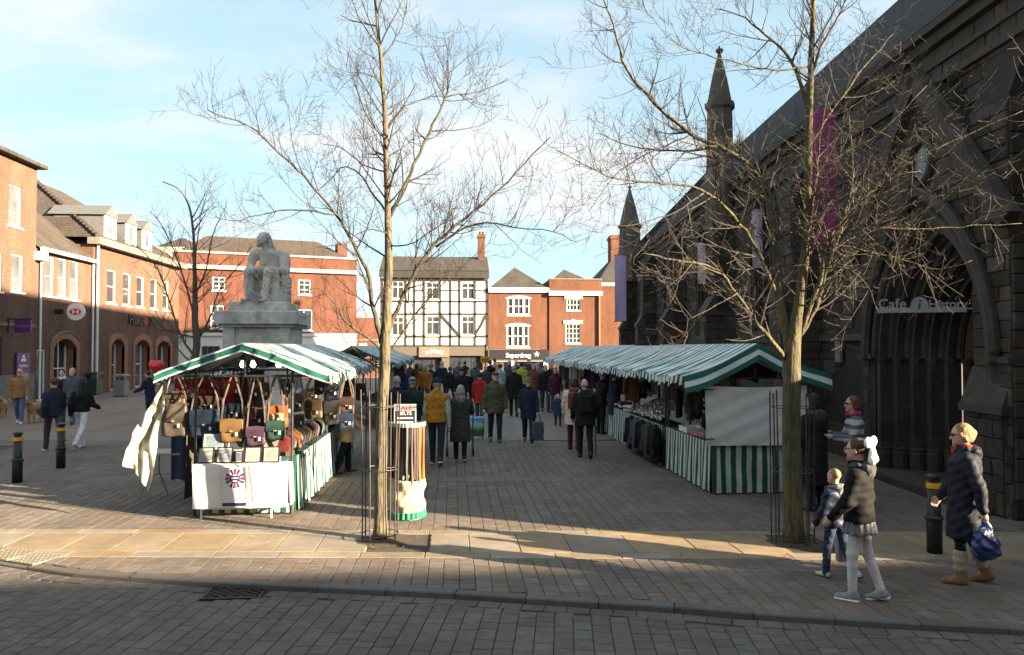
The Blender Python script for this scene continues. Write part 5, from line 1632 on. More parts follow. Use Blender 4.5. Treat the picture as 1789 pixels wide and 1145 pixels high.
tree('street_tree', 'slender bare street tree inside a rod guard beside the belt rack', tuple(T1),
     [(664, 943), (666, 800), (671, 640), (676, 560), (679, 450), (676, 330), (672, 200), (664, 90), (652, -40), (645, -150)],
     [([(666, 600), (652, 540), (645, 486), (619, 430), (586, 374), (530, 307), (480, 263), (441, 224), (396, 207), (362, 193)], .034, .006, -.7),
      ([(668, 612), (640, 590), (603, 559), (586, 531), (552, 503), (520, 515)], .02, .005, -.4),
      ([(586, 376), (536, 369), (480, 369), (413, 386), (375, 380)], .014, .004, -.3, -.5),
      ([(676, 372), (650, 335), (636, 313), (603, 291), (570, 320), (545, 345)], .016, .004, .5),
      ([(680, 380), (700, 340), (720, 296), (754, 224), (778, 172), (784, 112), (776, 67)], .03, .006, .7),
      ([(778, 172), (800, 165), (832, 162), (888, 140)], .013, .003, .4, .6),
      ([(676, 590), (703, 520), (742, 447), (787, 402), (843, 358), (899, 307), (932, 268), (962, 240)], .036, .007, .5),
      ([(760, 432), (815, 397), (860, 391), (916, 400), (965, 404), (1010, 425)], .018, .004, -.4, .2),
      ([(676, 625), (703, 581), (742, 531), (775, 495), (812, 462)], .02, .006, .6),
      ([(712, 530), (724, 470), (734, 420), (742, 410)], .012, .005, .2, .2),
      ([(672, 150), (640, 128), (610, 140), (585, 170)], .012, .003, -.5),
      ([(667, 100), (690, 70), (705, 40), (715, -20)], .014, .004, .4),
      ([(665, 85), (640, 50), (622, 20), (605, -30)], .014, .004, -.3),
      ([(678, 245), (650, 215), (620, 150), (607, 90)], .016, .003, -.5),
      ([(677, 225), (705, 190), (745, 172), (790, 168)], .014, .003, .5),
      ([(680, 410), (660, 402), (630, 405), (606, 425)], .013, .004, -.6),
      ([(668, 650), (630, 620), (600, 590), (585, 540)], .016, .004, .7),
      ([(676, 300), (640, 290), (600, 262), (560, 250)], .012, .003, .3),
      ([(679, 430), (720, 425), (760, 400), (800, 380)], .012, .003, -.5),
      ([(530, 307), (512, 260), (504, 180)], .008, .002, .0, -.5)],
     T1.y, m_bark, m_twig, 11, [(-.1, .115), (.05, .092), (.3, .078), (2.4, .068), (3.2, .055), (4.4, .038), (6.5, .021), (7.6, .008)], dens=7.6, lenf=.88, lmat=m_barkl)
tree('street_tree', 'sturdy mossy bare street tree forking low beside the church', tuple(T2),
     [(1385, 948), (1384, 800), (1383, 640), (1388, 580), (1398, 514), (1410, 400), (1412, 279), (1415, 168), (1418, 84), (1421, 0), (1424, -130)],
     [([(1380, 610), (1370, 565), (1359, 475), (1342, 347), (1326, 302), (1259, 257), (1208, 235), (1136, 173), (1091, 112), (1074, 50), (1052, -10)], .065, .009, .7),
      ([(1366, 545), (1326, 442), (1287, 386), (1231, 335), (1164, 321), (1102, 316), (1046, 302), (974, 263)], .034, .006, -.6, .15),
      ([(1376, 632), (1326, 570), (1287, 514), (1247, 470), (1180, 455), (1124, 442)], .034, .007, -.9),
      ([(1395, 590), (1432, 492), (1446, 425), (1493, 358), (1555, 313), (1610, 300)], .034, .006, -.6),
      ([(1387, 605), (1426, 537), (1443, 475), (1477, 380), (1490, 300), (1485, 200)], .03, .006, .3),
      ([(1440, 445), (1520, 400), (1600, 402), (1700, 395), (1785, 390)], .02, .004, -.3, -.4),
      ([(1446, 425), (1500, 360), (1560, 300), (1680, 240), (1785, 195)], .02, .004, -.9),
      ([(1430, 470), (1480, 468), (1515, 500), (1535, 545)], .016, .004, -.6, -.2),
      ([(1414, 190), (1380, 105), (1340, 62), (1290, 25), (1250, 15)], .03, .005, .4),
      ([(1415, 140), (1440, 70), (1470, 20), (1490, -40)], .022, .005, -.3),
      ([(1259, 257), (1180, 264), (1100, 255), (1040, 232)], .02, .004, .4, .45),
      ([(1412, 118), (1340, 122), (1250, 100), (1180, 75), (1140, 28)], .016, .003, -.4),
      ([(1412, 260), (1450, 200), (1500, 130), (1560, 60)], .022, .004, .3),
      ([(1411, 300), (1470, 270), (1540, 230), (1620, 150)], .018, .004, -.5),
      ([(1408, 420), (1425, 330), (1432, 240), (1450, 150)], .018, .004, -.4),
      ([(1342, 350), (1310, 330), (1280, 280), (1260, 200)], .015, .003, .3, .3),
      ([(1404, 470), (1420, 430), (1470, 430), (1560, 450), (1640, 470), (1700, 455)], .016, .004, -.8),
      ([(1410, 390), (1480, 410), (1580, 360), (1690, 330), (1760, 300)], .016, .003, -1.0),
      ([(1208, 235), (1150, 260), (1080, 300), (1030, 370)], .012, .003, .3, .5),
      ([(1091, 112), (1060, 100), (1030, 70)], .01, .003, .2, .7),
      ([(1231, 335), (1180, 370), (1120, 390), (1060, 395)], .012, .003, -.3, -.2),
      ([(1287, 514), (1240, 540), (1200, 560)], .012, .003, -.3, -.5)],
     T2.y, m_bark2, m_twig_lit, 23, [(-.1, .165), (.05, .135), (.3, .115), (2.3, .108), (2.6, .08), (3.2, .06), (5, .047), (7, .026), (8, .01)], dens=8.2, lenf=.9, sides=12)
tree('street_tree', 'small dark bare tree standing between the long bank and the statue', tuple(TREE3),
     [(343, 690), (342, 620), (341, 560), (340, 470), (338, 410), (330, 360), (312, 330), (285, 318)],
     [([(342, 625), (318, 590), (300, 540), (280, 480), (250, 440), (215, 420)], .05, .012, -.8),
      ([(342, 600), (365, 560), (385, 505), (420, 460), (440, 430)], .05, .01, .9),
      ([(341, 560), (325, 500), (305, 440), (280, 390), (262, 370)], .045, .01, .6),
      ([(340, 520), (360, 470), (372, 410), (395, 360)], .04, .01, -.6),
      ([(340, 470), (345, 420), (352, 370), (365, 330)], .03, .01, .3),
      ([(342, 590), (300, 580), (260, 560), (235, 555)], .03, .01, -.4),
      ([(342, 585), (390, 570), (420, 540), (445, 520)], .03, .01, .4),
      ([(341, 640), (315, 615), (290, 580), (270, 540)], .04, .01, .9)],
     TREE3.y, m_bark3, m_twig2, 5, [(-.1, .22), (.3, .17), (2.5, .13), (4, .1), (6, .05), (9, .015)], dens=3.6, lenf=1.7, level=2, drift=1.0, sides=8)
# --- rod guards round the two near trees
m_rod = M('guard_steel', (.06, .055, .052), rough=.5, var=.25, metal=.5, scale=15)
def guard(t, label, r, h, seed):
    rg = random.Random(seed)
    g_ = thing('tree_guard', label, 'tree guard', tuple(t), 0, 'rod guards around trees')
    n_ = 8
    for i in range(n_):
        a = 2*PI*(i+.35)/n_
        x, y = r*math.cos(a), r*math.sin(a)
        hh = h+rg.uniform(-.05, .05)
        MB().tube([(x, y, -.01), (x*1.02, y*1.02, hh*.5), (x*1.05+rg.uniform(-.02, .02), y*1.05+rg.uniform(-.02, .02), hh)], .009, 6).build('rod', m_rod, g_)
    for z in (.08, h*.48, h*.9):
        k = 28
        MB().tube([(r*1.03*math.cos(2*PI*i/k), r*1.03*math.sin(2*PI*i/k), z) for i in range(k+1)], .006, 5).build('ring', m_rod, g_)
        a = .4
        MB().tube([(r*1.03*math.cos(a), r*1.03*math.sin(a), z), (.07*math.cos(a), .07*math.sin(a), z)], .006, 4).build('tie', m_rod, g_)
guard(T1, 'slim steel rod guard around the tree by the belt rack', .22, 1.85, 1)
guard(T2, 'steel rod guard around the mossy tree by the church', .25, 1.85, 2)
# ================================================================ PEOPLE
def skinm(n, c): return M('skin_'+n, c, rough=.55, var=.08, scale=20, spec=.4)
m_skin = skinm('light', (.52, .31, .23))
m_skin2 = skinm('pink', (.5, .29, .22))
m_eye = M('eye_dark', (.015, .012, .01), rough=.2)
m_lens = M('dark_lens', (.01, .01, .012), rough=.1, spec=.8)
m_lip = M('lip', (.36, .14, .12), rough=.5)
def cloth(n, c, rough=.9, bump=.75, bs=24, var=.25): return M('cloth_'+n, c, rough=rough, var=var, scale=9, bump=bump, bscale=bs, spec=.2)
def hairm(n, c): return M('hair_'+n, c, rough=.6, var=.35, scale=40, spec=.35, bump=.5, bscale=150, stretch=(1, 1, .2))
H_BROWN = hairm('brown', (.06, .035, .02)); H_DARK = hairm('dark', (.018, .013, .011)); H_BLOND = hairm('blond', (.27, .175, .08)); H_GREY = hairm('grey', (.32, .31, .3)); H_WHITE = hairm('white', (.55, .54, .52)); H_AUB = hairm('auburn', (.12, .05, .025))
S_BLACK = M('shoe_black', (.014, .013, .013), rough=.5, var=.3); S_WHITE = M('shoe_white', (.62, .6, .57), rough=.6); S_BROWN = M('shoe_brown', (.09, .05, .03), rough=.6); S_GREY = M('shoe_grey', (.2, .21, .23), rough=.8, bump=.3)
def person(pos, H, face, label, coat=None, legs=None, shoes=S_BLACK, hair=(H_BROWN, 'short'), hat=None, stride=0.0, arms=((10, 12), (-8, 12)), res=.02,
           hem=.82, puff=0, hood=None, skin=m_skin, lean=0.0, headturn=0.0, headtilt=0.0, scarf=None, glasses=False, wide=1.0, flare=1.0, bare=False,
           skirt=None, vest=None, legr=1.0, fingers=False, extra=None, group=None, collar=None, sole=None, backpack=None, cuffs=None, sock=None):
    """standing or walking figure. face: heading, 0 = away along the square, 180 = towards the viewer (degrees)"""
    s = H/1.75
    root = thing('person', label, 'person', (pos[0], pos[1], pos[2] if len(pos) > 2 else 0), rad(-face), group)
    kz = 1.0
    hipz = .93
    ml = cloth_default if legs is None else legs
    # legs: stride in degrees, + = left leg forward
    feet = []
    for sd in (-1, 1):
        th = rad(stride)*(1 if sd < 0 else -1)
        kb = rad(abs(stride)*.35+4) if th > 0 else rad(abs(stride)*1.1+4)
        hip = np.array((sd*.092*wide**.5, 0, hipz))
        knee = hip+.43*np.array((0, math.sin(th), -math.cos(th)))
        a2 = th-kb
        ank = knee+.42*np.array((0.0, math.sin(a2), -math.cos(a2)))
        feet.append([sd, hip, knee, ank, th, a2])
    lowest = min(f[3][2]-(.0 if f[4] >= 0 else .02) for f in feet)
    dz = .085-lowest
    for f in feet:
        for k in (1, 2, 3): f[k] = f[k]+np.array((0, 0, dz))
    hz = hipz+dz
    ln = math.tan(rad(lean))
    def up(x, y, z):
        """upper-body point with the lean applied"""
        h = z-.93
        return np.array((x, y+h*ln, z+dz))
    def S(p): return tuple(np.array(p)*s)
    def cap(a, b, ra, rb, **k): return ('cap', S(a), S(b), ra*s, rb*s, k) if k else ('cap', S(a), S(b), ra*s, rb*s)
    def ell(c, r, R=None, **k):
        t = ['ell', S(c), tuple(np.array(r)*s)]
        if R is not None: t.append(R)
        if k: t.append(k)
        return tuple(t)
    def col(lv, **k):
        l_ = [(z*s, cx*s, cy*s, rx*s, ry*s) for z, cx, cy, rx, ry in lv]
        return ('col', l_, k) if k else ('col', l_)
    # head frame
    ht, hti = rad(headturn), rad(headtilt)
    Rm = (Matrix.Rotation(-ht, 3, 'Z') @ Matrix.Rotation(-hti, 3, 'X'))
    Rn = np.array(Rm)
    hc = up(0, .02, 1.615)
    def hp(x, y, z): return hc+Rn@np.array((x, y, z))
    sh = up(0, 0, 1.42); neck0 = up(0, -.01, 1.42); 
    # ---------- body: one skin from crown to ankle
    body = [ell(hp(0, 0, .025), (.077, .098, .105), Rn), ell(hp(0, .028, -.045), (.058, .07, .068), Rn, k=.03), cap(neck0, hp(0, -.012, -.05), .056, .052),
            cap(up(0, -.01, 1.0), up(0, -.015, 1.28), .12, .11), cap(up(-.13, -.01, 1.34), up(.13, -.01, 1.34), .05, .05), cap(up(-.05, 0, .95), up(.05, 0, .95), .12, .12)]
    body += [cap(hp(0, .092, .012), hp(0, .113, -.022), .011, .015, k=.012), cap(hp(-.03, .09, -.07), hp(.03, .09, -.07), .011, .011, k=.012), ell(hp(0, .085, -.1), (.025, .022, .02), k=.02),
             cap(hp(-.045, .082, .036), hp(.045, .082, .036), .012, .012, k=.015)]
    for sd in (-1, 1): body.append(ell(hp(sd*.078, -.005, -.005), (.012, .022, .032), k=.008))
    arm_pts = []
    for i, sd in enumerate((-1, 1)):
        A = arms[i]
        shp = up(sd*.178*wide**.7, -.005, 1.365)
        if len(A) == 3 and isinstance(A[2], (tuple, list)):
            el, wr = up(*A[1]), up(*A[2])
        else:
            fw, bend = rad(A[0]), rad(A[1]); ab = rad(A[2] if len(A) > 2 else 9)
            el = shp+.285*np.array((sd*math.sin(ab), math.sin(fw)*math.cos(ab), -math.cos(fw)*math.cos(ab)))
            f2 = fw+bend; ab2 = ab*.35-(rad(A[3]) if len(A) > 3 else 0)
            wr = el+.25*np.array((sd*math.sin(ab2), math.sin(f2)*math.cos(ab2), -math.cos(f2)*math.cos(ab2)))
        arm_pts.append((sd, shp, el, wr))
        body += [cap(shp, el, .048, .04), cap(el, wr, .04, .028)]
        dr = (wr-el)/np.linalg.norm(wr-el)
        pl = wr+dr*.045
        inw = np.array((-sd, 0, 0.0)); inw = inw-dr*inw.dot(dr); inw /= max(np.linalg.norm(inw), 1e-6)
        fwd = np.cross(dr, inw); fwd = fwd if fwd[1] > 0 else -fwd
        if fingers:
            body += [cap(wr, wr+dr*.075+fwd*.012, .026, .022, k=.012), cap(wr+dr*.02-fwd*.012, wr+dr*.08-fwd*.018, .022, .02, k=.012), cap(wr+dr*.03, wr+dr*.085, .024, .022, k=.012)]
            for q, (o_, L) in enumerate(((.03, .068), (.011, .078), (-.009, .072), (-.028, .056))):
                b0 = wr+dr*.085+fwd*o_; b1 = b0+dr*L*.5+inw*.012; b2 = b1+dr*L*.25+inw*L*.42; b3 = b2+inw*L*.25-dr*L*.12
                body += [cap(b0, b1, .0095, .0088, k=.004), cap(b1, b2, .0088, .008, k=.003), cap(b2, b3, .008, .007, k=.003)]
            t0 = wr+dr*.025+fwd*.025; t1 = t0+dr*.035+fwd*.022+inw*.012; t2 = t1+dr*.032+inw*.016
            body += [cap(t0, t1, .013, .0105, k=.008), cap(t1, t2, .0105, .0085, k=.004)]
        else:
            body += [cap(wr, wr+dr*.075, .03, .03), cap(wr+dr*.075, wr+dr*.13+inw*.025, .026, .018), cap(wr+dr*.03+fwd*.02, wr+dr*.08+fwd*.04+inw*.01, .014, .011)]
    for sd, hip, knee, ank, th, a2 in feet:
        body += [cap(hip, knee, .075, .05), cap(knee, ank, .05, .035), cap(ank, ank+np.array((0, .06, -.05)), .035, .03)]
    link('body', sdf_mesh('body', body, min(res, .016) if not fingers else .0085, skin, k=.028*s), root)
    # ---------- legs
    if ml is not None:
        pr = []
        for sd, hip, knee, ank, th, a2 in feet:
            e = ank+np.array((0, .0, -.03 if not bare else .02))
            pr += [cap(hip, knee, .093*legr*wide**.5, .069*legr), cap(knee, e, .069*legr, .054*legr*flare)]
        pr += [cap((-.055, -.005, hz), (.055, -.005, hz), .115*wide**.6*legr**.5, .115*wide**.6*legr**.5)]
        wr_ = None
        if not bare:
            wr_ = lambda P: .004*np.sin(P[..., 2]*55/s+P[..., 0]*30)*np.sin(P[..., 1]*40+P[..., 2]*21)
        link('trousers' if not bare else 'tights', sdf_mesh('trousers', pr, res, ml, k=.03*s, disp=wr_), root)
    # ---------- shoes
    for sd, hip, knee, ank, th, a2 in feet:
        pit = 0 if th >= 0 else -abs(a2)*.75
        c_, s_ = math.cos(pit), math.sin(pit)
        def fp_(x, y, z):
            y2, z2 = y*c_-z*s_, y*s_+z*c_
            return ank+np.array((x+sd*.012*(y > .05), y2, z2))
        pr = [cap(fp_(0, -.035, -.045), fp_(0, .05, -.045), .042, .045), cap(fp_(0, .05, -.05), fp_(0, .155, -.057), .044, .034), cap(fp_(0, -.02, -.02), fp_(0, .0, .02), .045, .043)]
        if sock: pr += [cap(fp_(0, -.01, -.03), ank+(knee-ank)*.3, .062, .066)]
        sh_ = link('shoe', sdf_mesh('shoe', pr, min(res, .014), shoes, k=.02*s), root)
        if sock: link('boot_shaft', sdf_mesh('boot_shaft', [cap(ank+(knee-ank)*.24, ank+(knee-ank)*sock[1], .072, .078)], .012, sock[0], disp=lambda P: .004*np.sin(P[..., 2]*70)), sh_)
        if sole:
            so = [('box', S(fp_(0, .055, -.077)), (.047*s, .128*s, .014*s), .012*s, np.array(Matrix.Rotation(pit, 3, 'X')))]
            link('sole', sdf_mesh('sole', so, .011, sole, k=0), sh_)
    # ---------- coat
    if coat is not None:
        w = wide
        hemz = hem-.93
        def lv(z, rx, ry, cy=0.0):
            u = up(0, cy, z); return (u[2], u[0], u[1], rx*w, ry*w)
        L_ = []
        if hem < .9:
            L_ += [lv(hem, .2*flare, .155*flare), lv((hem+.95)/2, .195, .15)]
        L_ += [lv(.95, .185, .145, -.005), lv(1.1, .175, .135, .0), lv(1.25, .195, .14, 0), lv(1.34, .195, .13, -.005), lv(1.40, .165, .112, -.01), lv(1.44, .12, .098, -.012), lv(1.475, .085, .088, -.012), lv(1.515, .074, .08, -.01)]
        if hem >= .9: L_ = [lv(hem, .175, .14)] + [l_ for l_ in L_ if l_[0] > up(0, 0, hem)[2]+.02]
        pr = [col(L_)]
        for sd, shp, el, wr in arm_pts:
            if vest is None:
                d_ = (wr-el)/np.linalg.norm(wr-el)
                pr += [cap(shp, el, .07*w**.5, .063*w**.5, k=.05), cap(el, wr-d_*.005, .066*w**.5, .05*w**.3, k=.03)]
            else:
                pr += [cap(shp, shp+(el-shp)*.1, .068, .062, k=.04)]
        dsp = None
        if puff:
            pp = puff*s
            dsp = lambda P: -.0065*s*np.abs(np.sin((P[..., 2]+.012*np.sin(P[..., 0]*19+P[..., 1]*14))*PI/pp))+.005*np.sin(P[..., 0]*47+P[..., 2]*9)*np.sin(P[..., 2]*37+P[..., 1]*25)
        else:
            dsp = lambda P: .0055*np.sin(P[..., 2]*28/s+P[..., 0]*19)*np.sin(P[..., 0]*23+P[..., 1]*31)+.003*np.sin(P[..., 2]*60/s+P[..., 1]*50)
        co = link('coat', sdf_mesh('coat', pr, res, coat, k=.03*s, disp=dsp), root)
        if vest is not None:
            pv_ = []
            for sd, shp, el, wr in arm_pts:
                pv_ += [cap(shp, el, .066, .058), cap(el, wr, .058, .043)]
            for sd, shp, el, wr in arm_pts:
                link('sleeve', sdf_mesh('sleeve', [cap(shp, el, .066, .058), cap(el, wr, .058, .043)], res, vest, k=.02), root)
        if cuffs is not None:
            for sd, shp, el, wr in arm_pts:
                d_ = (wr-el)/np.linalg.norm(wr-el); link('cuff', sdf_mesh('cuff', [cap(wr-d_*.03, wr-d_*.005, .053, .053)], min(res, .014), cuffs), co)
        if hood:
            u0 = up(0, -.085, 1.45)
            pr = [ell(u0, (.125, .085, .07)), ell(up(0, -.11, 1.39), (.1, .06, .07)), cap(up(-.1, -.02, 1.47), up(-.05, .075, 1.44), .035, .03), cap(up(.1, -.02, 1.47), up(.05, .075, 1.44), .035, .03)]
            link('hood', sdf_mesh('hood', pr, min(res, .014), hood, k=.03*s, disp=lambda P: .006*np.sin(P[..., 0]*70)*np.sin(P[..., 2]*60+P[..., 1]*50)), root)
        if collar:
            link('collar', sdf_mesh('collar', [cap(up(-.06, -.03, 1.475), up(.06, -.03, 1.475), .05, .05), cap(up(-.07, .0, 1.46), up(-.03, .075, 1.43), .035, .03), cap(up(.07, .0, 1.46), up(.03, .075, 1.43), .035, .03)], min(res, .014), collar, k=.02), root)
    if skirt:
        mt, z0_, z1_ = skirt
        link('skirt', sdf_mesh('skirt', [col([(z0_+dz, 0, 0, .205, .175), (z1_+dz, 0, 0, .165, .135)])], min(res, .012), mt, disp=lambda P: .008*np.sin(np.arctan2(P[..., 1], P[..., 0])*16)), root)
    if scarf:
        link('scarf', sdf_mesh('scarf', [cap(up(-.055, -.03, 1.475), up(.055, -.03, 1.475), .055, .055), cap(up(-.07, .0, 1.47), up(0, .08, 1.455), .045, .045), cap(up(.07, .0, 1.47), up(0, .08, 1.455), .045, .045)],
                               min(res, .014), scarf, k=.03, disp=lambda P: .006*np.sin(P[..., 2]*90+P[..., 0]*40)), root)
    # ---------- hair
    hm, hs = hair if hair else (None, None)
    if hm:
        pr = [ell(hp(0, -.018, .042), (.086, .1, .102), Rn)]
        cut = [('half', S(hp(0, .045, .05)), tuple(-(Rn@np.array((0, .93, -.36)))), {'op': 'cut'})]
        if hs == 'crop': pr = [ell(hp(0, -.014, .036), (.0805, .099, .1), Rn)]; cut = [('half', S(hp(0, .055, .06)), tuple(-(Rn@np.array((0, .8, -.6)))), {'op': 'cut'}), ('half', S(hp(0, 0, -.035)), tuple(Rn@np.array((0, .3, 1.0))), {'op': 'cut'})]
        if hs == 'short': cut.append(('half', S(hp(0, 0, -.055)), tuple(Rn@np.array((0, .25, 1.0))), {'op': 'cut'}))
        if hs == 'balding': pr = [ell(hp(0, -.03, .0), (.086, .085, .06), Rn)]; cut = []
        if hs == 'long': pr += [cap(hp(0, -.06, .02), up(0, -.1, 1.33), .075, .085), cap(hp(-.06, -.02, .0), up(-.09, -.03, 1.38), .035, .035), cap(hp(.06, -.02, .0), up(.09, -.03, 1.38), .035, .035)]
        if hs == 'bob': pr += [cap(hp(-.068, -.02, .02), hp(-.072, -.01, -.09), .03, .035), cap(hp(.068, -.02, .02), hp(.072, -.01, -.09), .03, .035), ell(hp(0, -.06, -.03), (.085, .06, .085), Rn)]
        if hs == 'pony': pr += [ell(hp(0, -.115, .045), (.04, .045, .045)), cap(hp(0, -.13, .03), hp(0, -.145, -.11), .035, .018)]
        if hs == 'bun': pr += [ell(hp(0, -.105, .02), (.05, .045, .05)), ell(hp(0, -.07, -.03), (.07, .05, .055)), cap(hp(-.07, .02, .02), hp(-.066, -.03, -.05), .022, .028), cap(hp(.07, .02, .02), hp(.066, -.03, -.05), .022, .028)]
        if hs == 'fringe': pr += [ell(hp(0, .03, .085), (.075, .06, .045), Rn), cap(hp(-.07, .02, .03), hp(-.074, .01, -.05), .022, .025), cap(hp(.07, .02, .03), hp(.074, .01, -.05), .022, .025)]; pr += [ell(hp(0, -.07, -.03), (.075, .045, .075), Rn)]
        dsp = (lambda P: .0035*np.sin(P[..., 0]*130+P[..., 2]*25)*np.sin(P[..., 1]*110)) if res < .018 else None
        link('hair', sdf_mesh('hair', pr+cut, min(res, .012), hm, k=.025*s, disp=dsp), root)
    if hat:
        hm2, hs2 = hat
        if hs2 == 'beanie':
            pr = [ell(hp(0, -.012, .062), (.093, .108, .092), Rn), ('half', S(hp(0, 0, .02)), tuple(Rn@np.array((0, .22, 1.0))), {'op': 'cut'})]
            h_ = link('hat', sdf_mesh('hat', pr, .011, hm2, k=.01), root)
            n_ = 18
            br = MB().tube([Vector(S(hp(math.cos(a*2*PI/n_)*.089, -.012+math.sin(a*2*PI/n_)*.106, .045-.2*(-.012+math.sin(a*2*PI/n_)*.106)))) for a in range(n_+1)], .022*s, 6); br.build('brim', hm2, h_, smooth=True)
        else:
            pr = [ell(hp(0, -.012, .075), (.1, .125, .055), Rn), ell(hp(0, .1, .05), (.075, .06, .014), Rn, k=.015)]
            link('hat', sdf_mesh('hat', pr, .011, hm2, k=.02), root)
    if glasses:
        pr = [ell(hp(-.033, .098, .022), (.03, .014, .022), Rn), ell(hp(.033, .098, .022), (.03, .014, .022), Rn), cap(hp(-.02, .108, .028), hp(.02, .108, .028), .005, .005), cap(hp(-.06, .09, .028), hp(-.08, 0, .022), .005, .004), cap(hp(.06, .09, .028), hp(.08, 0, .022), .005, .004)]
        link('sunglasses', sdf_mesh('sunglasses', pr, .006, m_lens, k=.004), root)
    elif res <= .0141:
        pr = [ell(hp(-.032, .088, .018), (.013, .008, .007), Rn), ell(hp(.032, .088, .018), (.013, .008, .007), Rn)]
        link('eyes', sdf_mesh('eyes', pr, .004, m_eye, k=0), root)
        link('mouth', sdf_mesh('mouth', [cap(hp(-.02, .098, -.07), hp(.02, .098, -.07), .0055, .0055)], .004, m_lip, k=0), root)
    if backpack:
        link('backpack', sdf_mesh('backpack', [('box', S(up(0, -.19, 1.2)), (.14*s, .075*s, .2*s), .05*s)], .014, backpack), root)
    INFO = dict(root=root, s=s, hands=[S(w_[3]+(w_[3]-w_[2])/np.linalg.norm(w_[3]-w_[2])*.09) for w_ in arm_pts], up=lambda *a: S(up(*a)), hp=lambda *a: S(hp(*a)), dz=dz, head=Rn)
    return INFO
def hand_world(info, i):
    return world_of(info['root']) @ Vector(info['hands'][i])
cloth_default = cloth('jeans_dark', (.022, .027, .042))
c_black = cloth('black', (.014, .014, .016)); c_navy = cloth('navy', (.018, .024, .045)); c_olive = cloth('olive', (.075, .075, .045)); c_dgreen = cloth('dark_green', (.02, .045, .035))
c_jean = cloth('jeans', (.085, .13, .2)); c_grey = cloth('grey', (.16, .165, .175)); c_dgrey = cloth('dark_grey', (.055, .057, .062)); c_lgrey = cloth('light_grey', (.36, .37, .38))
c_brown = cloth('tan_suede', (.24, .135, .065)); c_mustard = cloth('mustard', (.36, .165, .018), rough=.6, bump=.3, bs=25); c_white = cloth('white', (.62, .62, .61)); c_red = cloth('red', (.36, .025, .025)); c_maroon = cloth('maroon', (.09, .018, .03))
c_orange = cloth('orange', (.3, .12, .025)); c_hivis = cloth('hivis', (.35, .42, .05)); c_rust = cloth('rust', (.16, .055, .028)); c_cream = cloth('cream', (.55, .5, .42)); c_blue = cloth('blue', (.025, .045, .09)); c_beige = cloth('beige', (.38, .28, .18)); c_slate = cloth('slate', (.07, .085, .11)); c_purple = cloth('purple', (.05, .025, .06)); c_pink = cloth('pink', (.45, .13, .2)); c_fur = cloth('fur', (.26, .2, .16), bump=1.0, bs=90)
c_puffblack = cloth('puff_black', (.006, .006, .007), rough=.8, bump=.3, bs=25); c_puffnavy = cloth('puff_navy', (.015, .021, .042), rough=.5, bump=.3, bs=25)
m_tights = cloth('white_tights', (.5, .46, .45), rough=.8, bump=.1)
def gp(px, py): 
    p = G(px, py); return (p.x, p.y, 0)
# ---------------- the four nearest
p_w = gp(1688, 1018)
w_coat = cloth('navy_quilt', (.011, .014, .024), rough=.65, bump=.3, bs=30)
m_boot = M('boot_suede', (.23, .13, .06), rough=.95, var=.25, scale=18, bump=.5, bscale=90)
m_boottop = M('boot_fleece', (.42, .36, .26), rough=1, var=.2, bump=1, bscale=90)
woman = person(p_w, 1.62, -62, 'blonde woman in long navy quilted coat and tan boots carrying a blue bag', coat=w_coat, legs=c_black, shoes=m_boot, hair=(H_BLOND, 'bun'), stride=8, res=.0105,
               hem=.5, puff=.0, hood=w_coat, glasses=True, arms=((-20, 12, 12), (16, 18, 10)), fingers=True, wide=1.22, legr=.85, headtilt=6, scarf=cloth('coral', (.33, .05, .045)), sock=(m_boottop, .55))
girl = person(gp(1503, 1048), 1.53, -47, 'girl in black quilted jacket, plaid skirt and white tights with a white hair bow', coat=c_puffblack, legs=m_tights, bare=True, shoes=S_GREY, hair=(H_BROWN, 'pony'), stride=7, res=.0105,
              hem=.86, puff=.085, hood=c_dgrey, glasses=False, arms=((14, 26, 8), (-6, 30, 10)), fingers=True, legr=.85, sole=S_WHITE, wide=1.0, headtilt=2,
              skirt=(M('plaid', (.02, .02, .025), rough=.9, var=.9, scale=60, col2=(.3, .3, .32)), .73, .93))
boy = person(gp(1461, 1010), 1.14, -28, 'small blond boy in navy jacket with grey hood walking away', coat=c_puffnavy, legs=cloth('dark_denim', (.03, .045, .085)), shoes=M('shoe_cream', (.45, .42, .34), rough=.7), hair=(H_BLOND, 'crop'), stride=12, res=.0105,
             hem=.84, hood=c_grey, arms=((12, 20, 10), (-14, 24, 10)), fingers=True, wide=1.12, sole=S_BLACK)
# satchel-grey panels on the boy's sleeves
# white bow
m_bow = M('bow_satin', (.8, .79, .78), rough=.45, var=.05)
hpx = girl['hp']
bow = [('ell', hpx(-.08, -.14, .1), (.075, .028, .052)), ('ell', hpx(.08, -.155, .1), (.075, .028, .052)), ('ell', hpx(.005, -.16, .08), (.024, .024, .028))]
bow += [('cap', hpx(-.005, -.16, .07), hpx(-.05, -.165, -.1), .014, .036), ('cap', hpx(.01, -.16, .07), hpx(.055, -.165, -.09), .014, .036)]
link('bow', sdf_mesh('bow', bow, .007, m_bow, k=.012, disp=lambda P: .003*np.sin(P[..., 0]*200)), girl['root'])
# glasses frame on the girl
link('spectacles', sdf_mesh('spectacles', [('cap', hpx(-.075, .0, .024), hpx(-.06, .09, .026), .004, .004), ('cap', hpx(.075, .0, .024), hpx(.06, .09, .026), .004, .004), ('cap', hpx(-.06, .1, .026), hpx(.06, .1, .026), .005, .005)], .005, m_eye, k=0), girl['root'])
